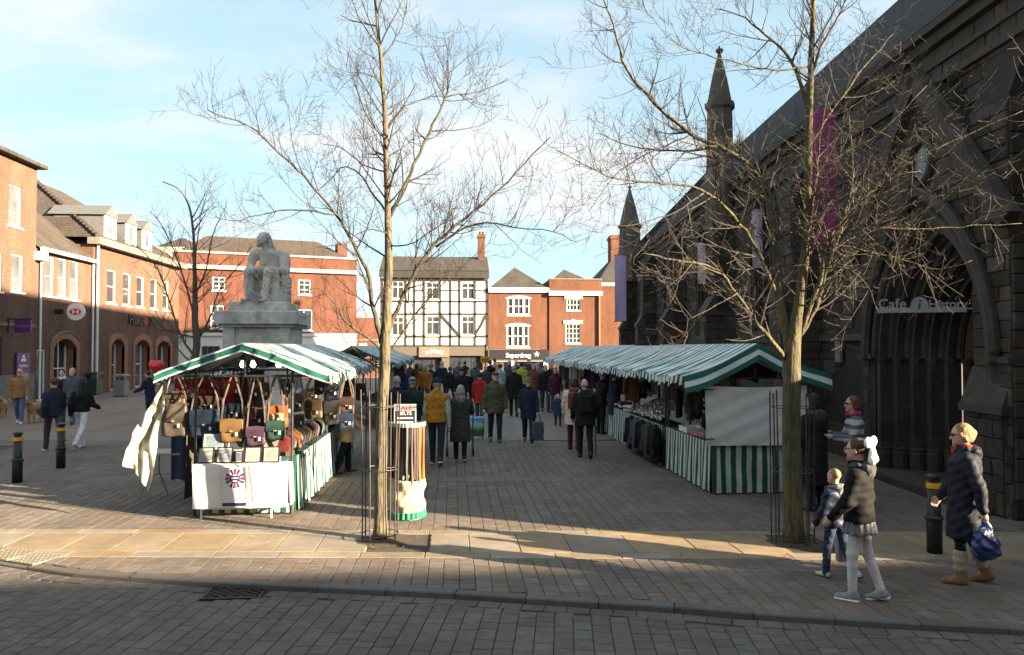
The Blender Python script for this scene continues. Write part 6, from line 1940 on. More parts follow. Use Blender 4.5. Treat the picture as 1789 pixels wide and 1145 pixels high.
# grey paper bag in the boy's far hand
# blue carrier bag held by the woman
hw_ = hand_world(woman, 0)
bagp = thing('carrier_bag', 'shiny dark blue carrier bag hanging from the hand of the blonde woman', 'bag', (hw_.x, hw_.y, hw_.z-.42))
m_bag = M('blue_plastic', (.012, .03, .12), rough=.22, var=.5, scale=9, spec=.6, bump=.9, bscale=22)
link('bag_body', sdf_mesh('bag_body', [('col', [(.02, 0, 0, .06, .04), (.06, .01, 0, .13, .07), (.16, .0, 0, .145, .085), (.26, -.01, 0, .11, .06), (.35, 0, 0, .05, .025), (.4, 0, 0, .03, .02)])], .012, m_bag, disp=lambda P: .012*np.sin(P[..., 0]*40+P[..., 2]*25)*np.sin(P[..., 2]*38-P[..., 1]*50)), bagp)
MB().tube([(-.03, 0, .36), (-.015, 0, .43), (.015, 0, .43), (.03, 0, .36)], .008, 5).build('handle', m_bag, bagp)
striped = stripemat('striped_knit', (.12, .13, .16), (.5, .5, .52), .17, .48, axis=1)
st_w = person(gp(1494, 892), 1.68, -75, 'woman in grey and white striped jumper with pink scarf by the church door', coat=c_slate, legs=c_black, hair=(H_AUB, 'bun'), stride=0, res=.014, hem=.86, arms=((20, 80, 6), (20, 80, 6)),
              glasses=True, scarf=cloth('raspberry', (.35, .03, .1)))
def striped_knit():
    m = bpy.data.materials.new('knit_stripes'); n, l, b = nodes_of(m); b.inputs['Roughness'].default_value = .95
    tcn = n.new('ShaderNodeTexCoord'); se = n.new('ShaderNodeSeparateXYZ'); l.new(tcn.outputs['Object'], se.inputs[0])
    d = n.new('ShaderNodeMath'); d.operation = 'DIVIDE'; d.inputs[1].default_value = .135; l.new(se.outputs[2], d.inputs[0])
    f = n.new('ShaderNodeMath'); f.operation = 'FRACT'; l.new(d.outputs[0], f.inputs[0])
    g_ = n.new('ShaderNodeMath'); g_.operation = 'LESS_THAN'; g_.inputs[1].default_value = .45; l.new(f.outputs[0], g_.inputs[0])
    x = n.new('ShaderNodeMix'); x.data_type = 'RGBA'; l.new(g_.outputs[0], x.inputs['Factor']); x.inputs['A'].default_value = (.42, .42, .44, 1); x.inputs['B'].default_value = (.1, .11, .135, 1)
    l.new(x.outputs['Result'], b.inputs['Base Color']); return m
for ch in st_w['root'].children:
    if ch.name.startswith('coat'): ch.data.materials[0] = striped_knit()
person(gp(1424, 892), 1.72, -25, 'person in long black coat with grey hood standing behind the mossy tree', coat=c_black, legs=c_black, hair=(H_DARK, 'bob'), res=.014, hem=.38, hood=c_dgrey, arms=((8, 20), (8, 20)), wide=1.1)
# ---------------- left side of the square
person(gp(33, 741), 1.76, 165, 'man in tan jacket and blue jeans wearing sunglasses walking a dog', coat=c_brown, legs=c_jean, shoes=S_WHITE, hair=(H_GREY, 'balding'), stride=14, hem=.82, glasses=True, wide=1.12, arms=((8, 25), (-10, 20)))
person(gp(93, 788), 1.74, -40, 'young man in dark navy sweatshirt and grey trousers walking past the bollards', coat=c_navy, legs=c_dgrey, shoes=S_BLACK, sole=S_WHITE, hair=(H_BROWN, 'short'), stride=24, hem=.86, res=.016, arms=((-20, 30), (20, 40)))
person(gp(142, 784), 1.7, 5, 'woman with long dark hair in black jacket and white trousers', coat=c_black, legs=c_white, shoes=S_WHITE, hair=(H_DARK, 'long'), stride=18, hem=.92, res=.016, puff=.11, flare=1.15, arms=((-16, 20), (18, 50)))
person(gp(125, 741), 1.77, 175, 'person in slate blue jacket and jeans walking towards the pair', coat=c_slate, legs=c_jean, hair=(H_GREY, 'short'), stride=14, arms=((12, 15), (-12, 15)))
person(gp(108, 738), 1.7, 180, 'person in black jacket with white shirt front beside the slate jacket', coat=c_black, legs=c_dgrey, hair=(H_DARK, 'short'), stride=10, scarf=c_white)
person(gp(262, 738), 1.66, -70, 'person in dark coat bending slightly beside the red balloon', coat=c_navy, legs=c_black, hair=(H_BROWN, 'short'), lean=8, hem=.6, arms=((30, 40), (25, 40)))
# ---------------- by the leather stall
p_l = person(gp(604, 826), 1.7, 70, 'stallholder in beige apron and dark leggings behind the hanging bags', coat=c_beige, legs=c_black, shoes=S_BROWN, hair=(H_BROWN, 'short'), hem=.62, flare=1.15, stride=8, arms=((20, 60), (10, 40)))
person(gp(693, 800), 1.78, -15, 'man in navy coat with cropped hair facing the leather stall', coat=c_navy, legs=c_black, hair=(H_GREY, 'crop'), hem=.7, arms=((8, 20), (0, 15)), wide=1.1)
person(gp(720, 790), 1.72, 15, 'person in dark green coat with grey hat beside the leather stall', coat=c_dgreen, legs=c_dgrey, hat=(c_grey, 'cap'), hair=(H_GREY, 'short'), hem=.66, wide=1.08, arms=((10, 20), (5, 20)))
# ---------------- shoppers in the aisle
person(gp(763, 811), 1.78, 5, 'man in mustard quilted gilet and navy beanie walking away', coat=c_mustard, vest=c_lgrey, legs=cloth_default, shoes=S_BLACK, sole=S_WHITE, hair=(H_GREY, 'short'), hat=(c_navy, 'beanie'), stride=13, res=.0135, hem=.86, puff=.14, wide=1.12, arms=((10, 18), (-10, 16)))
fw_ = person(gp(804, 805), 1.6, 4, 'woman in long dark coat with fur hood pushing a walking frame', coat=cloth('charcoal_green', (.04, .045, .042)), legs=c_black, shoes=S_BLACK, sole=S_WHITE, hair=(H_GREY, 'bob'), res=.0135, hem=.45, hood=c_fur, stride=7, wide=1.22, lean=7, arms=((30, 50), (30, 50)))
person(gp(865, 773), 1.79, 178, 'man in olive wax jacket and flat cap walking towards the camera', coat=c_olive, legs=c_navy, shoes=S_BROWN, hair=(H_GREY, 'short'), hat=(c_dgrey, 'cap'), stride=10, res=.0135, hem=.72, wide=1.15, collar=c_brown, arms=((4, 14, 12), (-4, 16, 12)), headtilt=-12)
lady = person(gp(923, 775), 1.66, 186, 'woman in navy coat, grey beanie and sunglasses carrying a dark shopping bag', coat=c_navy, legs=c_navy, shoes=S_BLACK, sole=S_WHITE, hair=(H_GREY, 'short'), hat=(c_grey, 'beanie'), stride=14, res=.0135, hem=.66, glasses=True, wide=1.05, arms=((6, 16), (-8, 60)))
person(gp(898, 728), 1.8, 5, 'tall man in long black coat walking away down the aisle', coat=c_black, legs=c_black, hair=(H_GREY, 'short'), stride=14, hem=.6, wide=1.12)
person(gp(975, 745), .98, 180, 'toddler in blue coat and pale bobble hat', coat=c_blue, legs=c_navy, hat=(c_lgrey, 'beanie'), hair=(H_BROWN, 'short'), stride=8, hem=.6, wide=1.35, res=.016)
person(gp(1003, 786), 1.7, 12, 'person in cream and rust coat with brown scarf walking away', coat=c_cream, legs=c_maroon, hair=(H_BROWN, 'bob'), stride=10, res=.014, hem=.62, hood=c_rust, wide=1.15, backpack=c_rust)
cane_man = person(gp(1022, 800), 1.72, 4, 'balding man in black coat walking away with a cane', coat=c_black, legs=c_black, hair=(H_GREY, 'balding'), stride=11, res=.0135, hem=.72, wide=1.16, lean=4, arms=((8, 20), (10, 34)), backpack=c_black)
person(gp(970, 722), 1.68, 180, 'woman with long hair in maroon coat facing the camera', coat=c_maroon, legs=c_jean, hair=(H_AUB, 'long'), stride=12, hem=.7)
person(gp(953, 720), 1.76, 180, 'man in black jacket beside the woman in maroon', coat=c_black, legs=c_dgrey, hair=(H_DARK, 'short'), stride=12)
person(gp(1050, 758), 1.74, 60, 'man in dark jacket leaning over the second stall', coat=c_black, legs=c_black, hair=(H_GREY, 'crop'), lean=5, arms=((20, 30), (25, 30)))
person(gp(1074, 764), 1.76, 80, 'man in long navy coat reaching towards the stall goods', coat=c_navy, legs=c_black, hair=(H_AUB, 'short'), hem=.6, wide=1.1, arms=((55, 20), (65, 15)))
person(gp(838, 738), 1.6, 8, 'person in bright red coat walking away beside the olive jacket', coat=c_red, legs=c_dgrey, hair=(H_DARK, 'short'), hem=.66, stride=10)
# ---------------- crowd further back, each with a look of its own
CROWD = [
 (700, 706, 1.74, 0, 'shopper in black coat with grey hair by the further leather stall', c_black, c_black, (H_GREY, 'short'), None, .7),
 (734, 700, 1.7, 175, 'shopper in charcoal coat with pale beanie behind the orange jacket', c_dgrey, c_black, (H_GREY, 'short'), (c_lgrey, 'beanie'), .7),
 (786, 708, 1.72, 10, 'shopper in black anorak just ahead of the fur hood', c_black, c_dgrey, (H_BROWN, 'short'), None, .8),
 (800, 694, 1.76, 180, 'shopper in dark slate jacket far down the middle of the aisle', c_slate, c_black, (H_DARK, 'short'), None, .8),
 (856, 696, 1.74, 0, 'shopper in black coat and blue hat far behind the flat cap', c_black, c_black, (H_DARK, 'short'), (c_blue, 'beanie'), .65),
 (890, 692, 1.7, 185, 'white haired shopper in dark coat far behind the tall man', c_dgrey, c_black, (H_WHITE, 'bob'), None, .6),
 (918, 700, 1.72, 0, 'shopper in dark navy jacket beside the high visibility jacket', c_navy, c_black, (H_BROWN, 'short'), None, .8),
 (963, 700, 1.74, 180, 'shopper in black jacket glimpsed behind the maroon coat', c_black, c_dgrey, (H_BLOND, 'short'), None, .8),
 (999, 700, 1.72, 20, 'shopper in dark green anorak by the far church row stalls', c_dgreen, c_black, (H_GREY, 'short'), None, .75),
 (742, 716, 1.7, 170, 'woman in orange jacket behind the mustard gilet', c_orange, c_jean, (H_GREY, 'bob'), None, .8),
 (752, 712, 1.78, 10, 'man in grey knitted hat and dark anorak behind the mustard gilet', c_black, c_black, (H_GREY, 'short'), (c_grey, 'beanie'), .8),
 (806, 726, 1.72, 190, 'man in dark cap looking down between the shoppers', c_black, c_dgrey, (H_DARK, 'short'), (c_black, 'cap'), .82),
 (818, 712, 1.66, 180, 'dark haired woman in black puffer facing the camera', c_puffblack, c_black, (H_DARK, 'long'), None, .75),
 (829, 706, 1.75, 180, 'man in slate grey jacket half hidden behind the red coat', c_slate, c_jean, (H_BROWN, 'short'), None, .8),
 (848, 704, 1.7, 178, 'person in dark coat behind the shoulder of the olive jacket', c_dgrey, c_navy, (H_GREY, 'short'), None, .7),
 (874, 712, 1.68, 5, 'person in pale blue jacket and red hat', cloth('pale_blue', (.3, .36, .42)), c_dgrey, (H_BROWN, 'short'), (c_red, 'beanie'), .8),
 (911, 708, 1.76, 0, 'person in yellow high visibility jacket', c_hivis, c_navy, (H_DARK, 'short'), None, .85),
 (932, 712, 1.7, 180, 'person in brown coat behind the grey beanie', c_rust, c_dgrey, (H_BROWN, 'bob'), None, .7),
 (941, 704, 1.75, 0, 'man in grey anorak beside the far stall', c_grey, c_dgrey, (H_GREY, 'short'), None, .8),
 (987, 706, 1.7, 185, 'person in light grey coat by the far stalls', c_lgrey, c_black, (H_BROWN, 'short'), None, .7),
 (1012, 708, 1.7, 100, 'shopper in pink scarf and dark coat by the far stalls', c_dgrey, c_black, (H_BROWN, 'bob'), None, .7),
 (1030, 716, 1.72, 80, 'shopper in dark brown coat at the middle stall', c_brown, c_black, (H_GREY, 'short'), None, .7),
 (772, 696, 1.72, 180, 'person in navy coat with white collar far behind', c_navy, c_black, (H_GREY, 'short'), None, .7),
 (812, 688, 1.76, 0, 'person in black coat far off under the brown shop sign', c_black, c_black, (H_DARK, 'short'), None, .65),
 (864, 684, 1.74, 0, 'person in beige coat far off outside the chemist', c_beige, c_black, (H_BROWN, 'short'), None, .6),
 (902, 682, 1.76, 0, 'person in dark green jacket far off outside the chemist', c_dgreen, c_dgrey, (H_GREY, 'short'), None, .8),
 (924, 684, 1.72, 180, 'person in blue jacket far off near the striped awning', c_blue, c_black, (H_DARK, 'short'), None, .8),
 (706, 716, 1.72, 170, 'browser in blue anorak at the further leather stall', c_blue, c_black, (H_GREY, 'short'), None, .8),
 (728, 708, 1.68, 60, 'browser in brown coat at the further leather stall', c_rust, c_black, (H_BROWN, 'bob'), None, .7),
 (716, 698, 1.74, 190, 'shopper in black hat between the far stalls', c_dgrey, c_black, (H_DARK, 'short'), (c_black, 'beanie'), .75),
]
rgc = random.Random(3)
for px, py, H, fc, lab, co, le, ha, hat, hem in CROWD:
    far = py < 700
    person(gp(px, py), H*rgc.uniform(.92, 1.05), fc+rgc.uniform(-40, 40), lab, coat=co, legs=le, hair=ha, hat=hat, hem=hem, stride=rgc.uniform(-20, 20), res=.03 if far else .024, wide=rgc.uniform(.98, 1.18), arms=((rgc.uniform(-15, 15), rgc.uniform(10, 40)), (rgc.uniform(-15, 15), rgc.uniform(10, 40))), group='crowd between the stalls', sole=None, backpack=(rgc.choice((c_black, c_slate, c_maroon, c_olive)) if (rgc.random() < .35 and fc < 90) else None), scarf=(rgc.choice((c_grey, c_red, c_cream, c_blue, c_mustard)) if (rgc.random() < .45 and fc > 90) else None))
# ---------------- things they carry
def cane():
    h = hand_world(cane_man, 1)
    o = thing('walking_cane', 'thin black walking cane held by the balding man', 'cane', (h.x+.03, h.y+.05, 0))
    MB().tube([(0, 0, 0), (-.03, -.05, h.z-.02)], [.011, .013], 8).build('shaft', S_BLACK, o)
    MB().tube([(-.03, -.1, h.z), (-.03, -.0, h.z)], .014, 8).build('handle', S_BLACK, o)
cane()
h = hand_world(lady, 0)
o = thing('shopping_bag', 'tall dark grey shopping bag in the hand of the woman in grey beanie', 'bag', (h.x, h.y, h.z-.62))
link('bag_body', sdf_mesh('bag_body', [('box', (0, 0, .23), (.15, .07, .23), .03)], .016, c_slate, disp=lambda P: .008*np.sin(P[..., 0]*40+P[..., 2]*20)), o)
MB().tube([(-.08, 0, .44), (-.05, 0, .6), (.05, 0, .6), (.08, 0, .44)], .01, 5).build('handle', c_black, o)
# walking frame with a picture bag
wfp = G(804, 800)
o = thing('rollator', 'black wheeled walking frame pushed by the woman with fur hood', 'walking frame', (wfp.x, wfp.y+.45, 0))
fr_m = MB()
for sx in (-.29, .29):
    fr_m.tube([(sx, -.35, .9), (sx, -.1, .88), (sx*.98, .1, .5), (sx, .25, .12)], .014, 6); fr_m.tube([(sx, .05, .6), (sx, -.22, .12)], .014, 6)
fr_m.tube([(-.29, .08, .52), (.29, .08, .52)], .014, 6)
fr_m.build('frame', S_BLACK, o)
for sx in (-.29, .29):
    for sy in (-.22, .25):
        n_ = 16
        w_ = MB().tube([(sx, sy+.1*math.cos(2*PI*i/n_), .11+.1*math.sin(2*PI*i/n_)) for i in range(n_+1)], .024, 6).build('wheel', S_BLACK, o)
        MB().tube([(sx-.02, sy, .11), (sx+.02, sy, .11)], .03, 8).build('hub', c_grey, w_)
bp_ = G(833, 768)
o = thing('picture_bag', 'tall shopping bag printed with sky blue and grass green beside the walking frame', 'bag', (bp_.x, bp_.y, 0.0))
mbg = bpy.data.materials.new('grass_print'); n, l, b = nodes_of(mbg)
tcn = n.new('ShaderNodeTexCoord'); se = n.new('ShaderNodeSeparateXYZ'); l.new(tcn.outputs['Object'], se.inputs[0])
nz_ = n.new('ShaderNodeTexNoise'); nz_.inputs['Scale'].default_value = 18; l.new(tcn.outputs['Object'], nz_.inputs['Vector'])
a_ = n.new('ShaderNodeMath'); a_.operation = 'MULTIPLY_ADD'; a_.inputs[1].default_value = .25; l.new(nz_.outputs['Fac'], a_.inputs[0]); l.new(se.outputs[2], a_.inputs[2])
r_ = n.new('ShaderNodeValToRGB'); r_.color_ramp.elements[0].position = .38; r_.color_ramp.elements[0].color = (.03, .12, .02, 1); r_.color_ramp.elements[1].position = .62; r_.color_ramp.elements[1].color = (.12, .36, .6, 1)
e_ = r_.color_ramp.elements.new(.52); e_.color = (.45, .6, .55, 1)
l.new(a_.outputs[0], r_.inputs[0]); l.new(r_.outputs[0], b.inputs['Base Color'])
link('bag_body', sdf_mesh('bag_body', [('box', (0, 0, .34), (.19, .1, .25), .03)], .016, mbg, disp=lambda P: .006*np.sin(P[..., 0]*30+P[..., 2]*25)), o)
MB().tube([(-.1, 0, .58), (-.08, 0, .76), (.08, 0, .76), (.1, 0, .58)], .01, 5).build('handle', c_black, o)
m = MB()
for sx in (-.15, .15): m.tube([(sx, -.06, .0), (sx, -.04, .1)], .015, 5)
m.build('foot', S_BLACK, o)
# grey folder / paper bag at the boy's side
h = hand_world(boy, 1)
o = thing('paper_bag', 'plain pale grey paper bag between the boy and the girl', 'bag', (h.x, h.y, h.z-.34))
link('bag_body', sdf_mesh('bag_body', [('box', (0, 0, .15), (.11, .04, .15), .012)], .012, M('grey_paper', (.3, .3, .31), rough=.8)), o)
MB().tube([(-.05, 0, .29), (-.03, 0, .35), (.03, 0, .35), (.05, 0, .29)], .006, 5).build('handle', c_black, o)
# red balloon
bq = atY(273, 642, 25.6)
o = thing('red_balloon', 'red heart shaped balloon above the person in dark coat', 'balloon', (bq.x, bq.y, bq.z))
link('balloon_skin', sdf_mesh('balloon_skin', [('ell', (-.1, 0, .08), (.15, .09, .15)), ('ell', (.1, 0, .08), (.15, .09, .15)), ('cap', (0, 0, .02), (.02, 0, -.2), .15, .03)], .018, M('red_foil', (.55, .02, .02), rough=.25, var=.1, spec=.6), k=.04), o)
MB().tube([(.02, 0, -.2), (.05, .02, -.7)], .004, 4).build('string', c_white, o)
# ---------------- dog
def dog(pos, rz, label):
    o = thing('dog', label, 'dog', pos, rz)
    mf = M('dog_fur', (.36, .23, .11), rough=.9, var=.25, scale=14, bump=.8, bscale=70)
    pr = [('cap', (0, -.3, .5), (0, .18, .5), .13, .15), ('ell', (0, .16, .45), (.12, .14, .16)), ('cap', (0, .25, .55), (0, .38, .68), .09, .075), ('ell', (0, .42, .7), (.075, .09, .075)), ('cap', (0, .47, .67), (0, .58, .645), .045, .035),
          ('ell', (-.075, .4, .68), (.025, .04, .065)), ('ell', (.075, .4, .68), (.025, .04, .065)), ('cap', (0, -.4, .5), (0, -.62, .42), .04, .025)]
    for sx in (-.09, .09):
        pr += [('cap', (sx, .18, .42), (sx, .2, .2), .055, .035), ('cap', (sx, .2, .2), (sx, .18, .04), .035, .03), ('cap', (sx, .18, .03), (sx, .23, .025), .032, .028)]
        pr += [('cap', (sx, -.28, .45), (sx, -.22, .3), .085, .055), ('cap', (sx, -.22, .3), (sx, -.36, .18), .05, .032), ('cap', (sx, -.36, .18), (sx, -.34, .04), .032, .028), ('cap', (sx, -.34, .03), (sx, -.28, .025), .03, .028)]
    link('body', sdf_mesh('body', pr, .016, mf, k=.04), o)
    link('nose', sdf_mesh('nose', [('ell', (0, .615, .65), (.02, .014, .016))], .006, m_eye), o)
    link('eyes', sdf_mesh('eyes', [('ell', (-.035, .49, .725), (.01, .01, .01)), ('ell', (.035, .49, .725), (.01, .01, .01))], .004, m_eye), o)
    n_ = 14; MB().tube([(.092*math.cos(2*PI*i/n_), .3+.05*math.sin(2*PI*i/n_), .6+.075*math.sin(2*PI*i/n_)) for i in range(n_+1)], .012, 5).build('collar', c_red, o)
dog(gp(62, 738), rad(170), 'golden long haired dog walking beside the man in tan jacket')
dog(gp(2, 730), rad(200), 'second golden dog at the left edge beside the purple bank')

# ================================================================ STATUE
m_grey_stone = M('statue_stone', (.6, .565, .51), rough=.9, var=.22, scale=5, bump=.7, bscale=30, dirt=.5)
YS = 24.0
sb_ = atY(462, 600, YS)
stt = thing('statue', 'grey stone statue of a seated robed man on a tall pedestal', 'statue', (sb_.x, YS, 0))
def zS(py): return atY(462, py, YS).z
def xS(px): return (atY(px, 560, YS).x-sb_.x)*.91
ped = MB()
def pbox(w0, w1, z0, z1, name='pedestal'):
    d = (w1-w0)*.5
    m = MB().box(w0, w1, -d+ .0, d, z0, z1, ch=.03); return m.build(name, m_grey_stone, stt)
pbox(xS(340), xS(585), 0, .35, 'step'); pbox(xS(360), xS(565), .35, .7, 'step'); pbox(xS(380), xS(545), .7, 1.15, 'base')
pbox(xS(402), xS(523), 1.15, zS(571), 'die')
pbox(xS(394), xS(531), zS(573), zS(567), 'moulding'); pbox(xS(387), xS(538), zS(568), zS(546), 'cornice'); pbox(xS(408), xS(516), zS(547), zS(530), 'plinth')
d_ = (xS(523)-xS(402))*.5
for a, b in ((402, 421), (505, 523)):
    MB().box(xS(a)-.02, xS(b)+.02, -d_-.05, -d_+.01, 1.2, zS(573)).build('pilaster', m_grey_stone, stt)
zb = zS(530)
fig = [('box', (.22, .2, .42), (.4, .38, .42), .05), ('box', (-.05, .0, .4), (.3, .3, .4), .05), ('cap', (.12, .1, .92), (.1, .02, 1.45), .32, .27), ('cap', (-.22, .03, 1.48), (.44, .05, 1.47), .17, .18),
       ('cap', (-.36, .0, 1.45), (-.43, -.12, 1.0), .135, .115), ('cap', (-.43, -.12, 1.0), (-.06, -.52, .99), .105, .075), ('cap', (.57, .03, 1.44), (.62, -.06, .98), .17, .15), ('cap', (.62, -.06, .98), (.18, -.52, .99), .13, .08),
       ('ell', (-.0, -.56, 1.0), (.09, .07, .05)), ('ell', (.12, -.56, 1.02), (.08, .07, .05)),
       ('cap', (-.08, .1, .86), (-.35, -.6, .89), .19, .15), ('cap', (.25, .1, .86), (.29, -.64, .92), .2, .165), ('cap', (-.35, -.6, .86), (-.355, -.56, .5), .125, .12), ('cap', (-.355, -.56, .5), (-.34, -.6, .1), .12, .075), ('cap', (.29, -.64, .9), (.12, -.64, .12), .15, .1),
       ('cap', (.34, -.45, .85), (.4, -.38, .06), .17, .19), ('cap', (.16, -.42, .8), (.2, -.4, .08), .14, .2), ('cap', (-.36, -.62, .06), (-.45, -.88, .045), .075, .055), ('cap', (.12, -.66, .06), (.12, -.92, .045), .08, .055), ('box', (.66, .1, .42), (.05, .32, .42), .03),
       ('col', [(0, .55, -.02, .16, .34), (.6, .56, .0, .15, .3), (1.05, .56, .02, .12, .22)]), ('cap', (.02, -.05, 1.62), (.05, -.02, 1.5), .11, .13), ('cap', (.05, -.16, 1.62), (.05, -.26, 1.15), .05, .035)]
def folds(P): return .02*np.sin(P[..., 0]*30+P[..., 1]*23+1.2*np.sin(P[..., 2]*5))*np.clip(1.35-P[..., 2]*.6, .25, 1)+.007*np.sin(P[..., 2]*46+P[..., 0]*33)*np.sin(P[..., 1]*41)
ho = link('head', sdf_mesh('head', [('ell', (-.05, -.12, 1.98), (.135, .16, .175)), ('ell', (-.08, -.19, 1.88), (.095, .1, .11)), ('cap', (-.1, -.27, 1.96), (-.115, -.315, 1.9), .022, .03), ('cap', (-.15, -.24, 2.0), (-.02, -.255, 2.0), .022, .022), ('cap', (-.13, -.27, 1.83), (-.06, -.275, 1.83), .02, .02), ('cap', (-.02, -.04, 1.8), (.03, .0, 1.6), .11, .12)], .016, m_grey_stone, k=.03), stt)
ho.location = (0, 0, zb-.01)
wg = link('hair', sdf_mesh('hair', [('ell', (-.01, -.05, 2.05), (.165, .165, .14)), ('cap', (.1, -.04, 2.0), (.2, .02, 1.64), .09, .1), ('cap', (-.17, -.06, 2.0), (-.19, -.02, 1.78), .055, .065), ('cap', (.0, .06, 2.0), (.05, .1, 1.66), .13, .12)], .018, m_grey_stone, k=.03, disp=lambda P: .014*np.sin(P[..., 2]*48+P[..., 0]*36)*np.sin(P[..., 1]*44+P[..., 0]*20)), stt)
wg.location = (0, 0, zb-.01)
fo = link('figure', sdf_mesh('figure', fig, .018, m_grey_stone, k=.035, disp=folds), stt)
fo.location = (0, 0, zb-.01)
bk_ = MB().obox(Matrix.Translation(V(-.08, -.85, .13)) @ Matrix.Rotation(.5, 4, 'Y') @ Matrix.Rotation(.3, 4, 'X'), .34, .12, .26); bo = bk_.build('stone_book', M('pale_stone', (.3, .29, .27), rough=.9), stt); bo.location = (0, 0, zb)
# ================================================================ BOLLARDS, BINS, BARRIER, POST SIGN
m_yel = M('yellow_band', (.7, .33, .02), rough=.5, var=.08)
m_bol = M('bollard_black', (.016, .016, .017), rough=.4, var=.3, scale=12)
def bollard(px, py, label, H=1.0):
    p = G(px, py)
    o = thing('bollard', label, 'bollard', (p.x, p.y, 0), 0, 'black bollards with yellow bands')
    MB().lathe((0, 0), [(.085, 0), (.085, .42*H), (.075, .46*H), (.075, .82*H)], 16).build('post', m_bol, o, smooth=True)
    MB().lathe((0, 0), [(.09, .41*H), (.1, .43*H), (.1, .45*H), (.085, .475*H)], 16).build('collar', m_bol, o)
    MB().lathe((0, 0), [(.08, .82*H), (.082, .83*H), (.082, .885*H), (.08, .89*H)], 16).build('reflective_band', m_yel, o)
    MB().lathe((0, 0), [(.078, .905*H), (.06, .925*H), (.06, .945*H), (.085, .95*H), (.085, .975*H), (.05, 1.0*H), (.01, 1.01*H)], 16).build('cap', m_bol, o)
bollard(30, 843, 'bollard with yellow band at the outer side of the square', .9); bollard(106, 818, 'bollard with yellow band in front of the walking young man', .9); bollard(1633, 966, 'bollard with yellow band beside the blonde woman', .92)
def bin_(px, py, label, mat, w=.6, h=1.05):
    p = G(px, py)
    o = thing('litter_bin', label, 'bin', (p.x, p.y, 0))
    MB().box(-w/2, w/2, -w/2, w/2, .05, h*.72, ch=.02).build('body', mat, o)
    m = MB()
    for sx in (-1, 1):
        for sy in (-1, 1): m.box(sx*w/2-.04*(sx > 0), sx*w/2+.04*(sx < 0), sy*w/2-.04*(sy > 0), sy*w/2+.04*(sy < 0), h*.72, h*.9)
    m.build('hood_post', mat, o)
    MB().box(-w/2-.03, w/2+.03, -w/2-.03, w/2+.03, h*.9, h, ch=.05).build('lid', mat, o)
    MB().box(-w/2+.05, w/2-.05, -w/2+.05, w/2-.05, 0, .05).build('foot', S_BLACK, o)
bin_(161, 690, 'dark green litter bin below the white drainpipe', M('bin_green', (.03, .05, .045), rough=.5), .75, 1.15)
bin_(211, 693, 'pale grey litter bin in front of the first arch', M('bin_grey', (.2, .2, .195), rough=.5), .55, 1.1)
p = G(234, 692)
o = thing('crowd_barrier', 'grey steel barrier of upright rails beside the grey bin', 'barrier', (p.x, p.y, 0))
for z in (.2, 1.0): MB().tube([(-.7, 0, z), (.7, 0, z)], .022, 6).build('rail', m_grey, o)
for i in range(9): MB().tube([(-.7+i*.175, 0, .2 if i not in (0, 8) else 0), (-.7+i*.175, 0, 1.0)], .014, 5).build('upright', m_grey, o)
p = atY(848, 640, 46)
o = thing('post_sign', 'small yellow sign on a black post before the chemist', 'sign', (p.x, 46, 0))
MB().cyl((0, 0), .04, 0, 2.6, 8).build('post', m_bol, o)
z_ = atY(848, 629, 46).z
MB().box(-.28, .28, -.05, -.01, z_-.2, z_+.2).build('plate', m_yel, o)
for k in range(2): MB().box(-.2, .2, -.056, -.051, z_-.1+k*.12, z_-.04+k*.12).build('print_line', m_dark, o)
# ================================================================ MARKET STALLS
GREEN = (.01, .105, .082); WHT = (.62, .67, .69)
m_canopy = stripemat('canopy_stripes', GREEN, WHT, .25, .33)
m_skirt = stripemat('skirt_stripes', (.012, .085, .062), (.55, .57, .56), .175, .5)
m_pole = M('stall_steel', (.045, .045, .048), rough=.45, metal=.4, var=.2)
m_sheet = M('white_sheet', (.55, .55, .54), rough=.8, var=.06, scale=3, bump=.25, bscale=8)
m_tarp = M('cream_tarp', (.33, .31, .26), rough=.75, var=.12, scale=4, bump=.3, bscale=10, dirt=.2)
m_board = M('counter_board', (.1, .075, .05), rough=.8)
m_greencloth = M('green_cloth', (.012, .075, .055), rough=.9, var=.15)
RDG = 2.47
m_bgreen = M('canvas_green', GREEN, rough=.8, var=.15, scale=5); m_bwhite = M('canvas_white', WHT, rough=.8, var=.08, scale=5)
def canopy_fn(L, seed, droop=.05, EAV=1.95, HWD=1.24):
    rg = random.Random(seed); ph = rg.uniform(0, 6)
    def f(u, v):
        y = -.12+(L+.24)*u; x = (v*2-1)*HWD
        t = abs(v*2-1)
        z = RDG-(RDG-EAV)*t+.0
        bay = 1-abs(math.sin(PI*y/ (L/2 if L > 4 else L)))
        z += (.05 if EAV > 2 else 0)*math.sin(PI*t)
        z -= droop*math.sin(PI*min(t, 1))*(.7+.5*math.sin(y*3.1+ph))
        z += .022*math.sin(y*9+ph+x*2)*t + .012*math.sin(y*21+ph*2-x*5)*t
        z -= .04*(1-bay)*t
        return V(x, y, z)
    return f
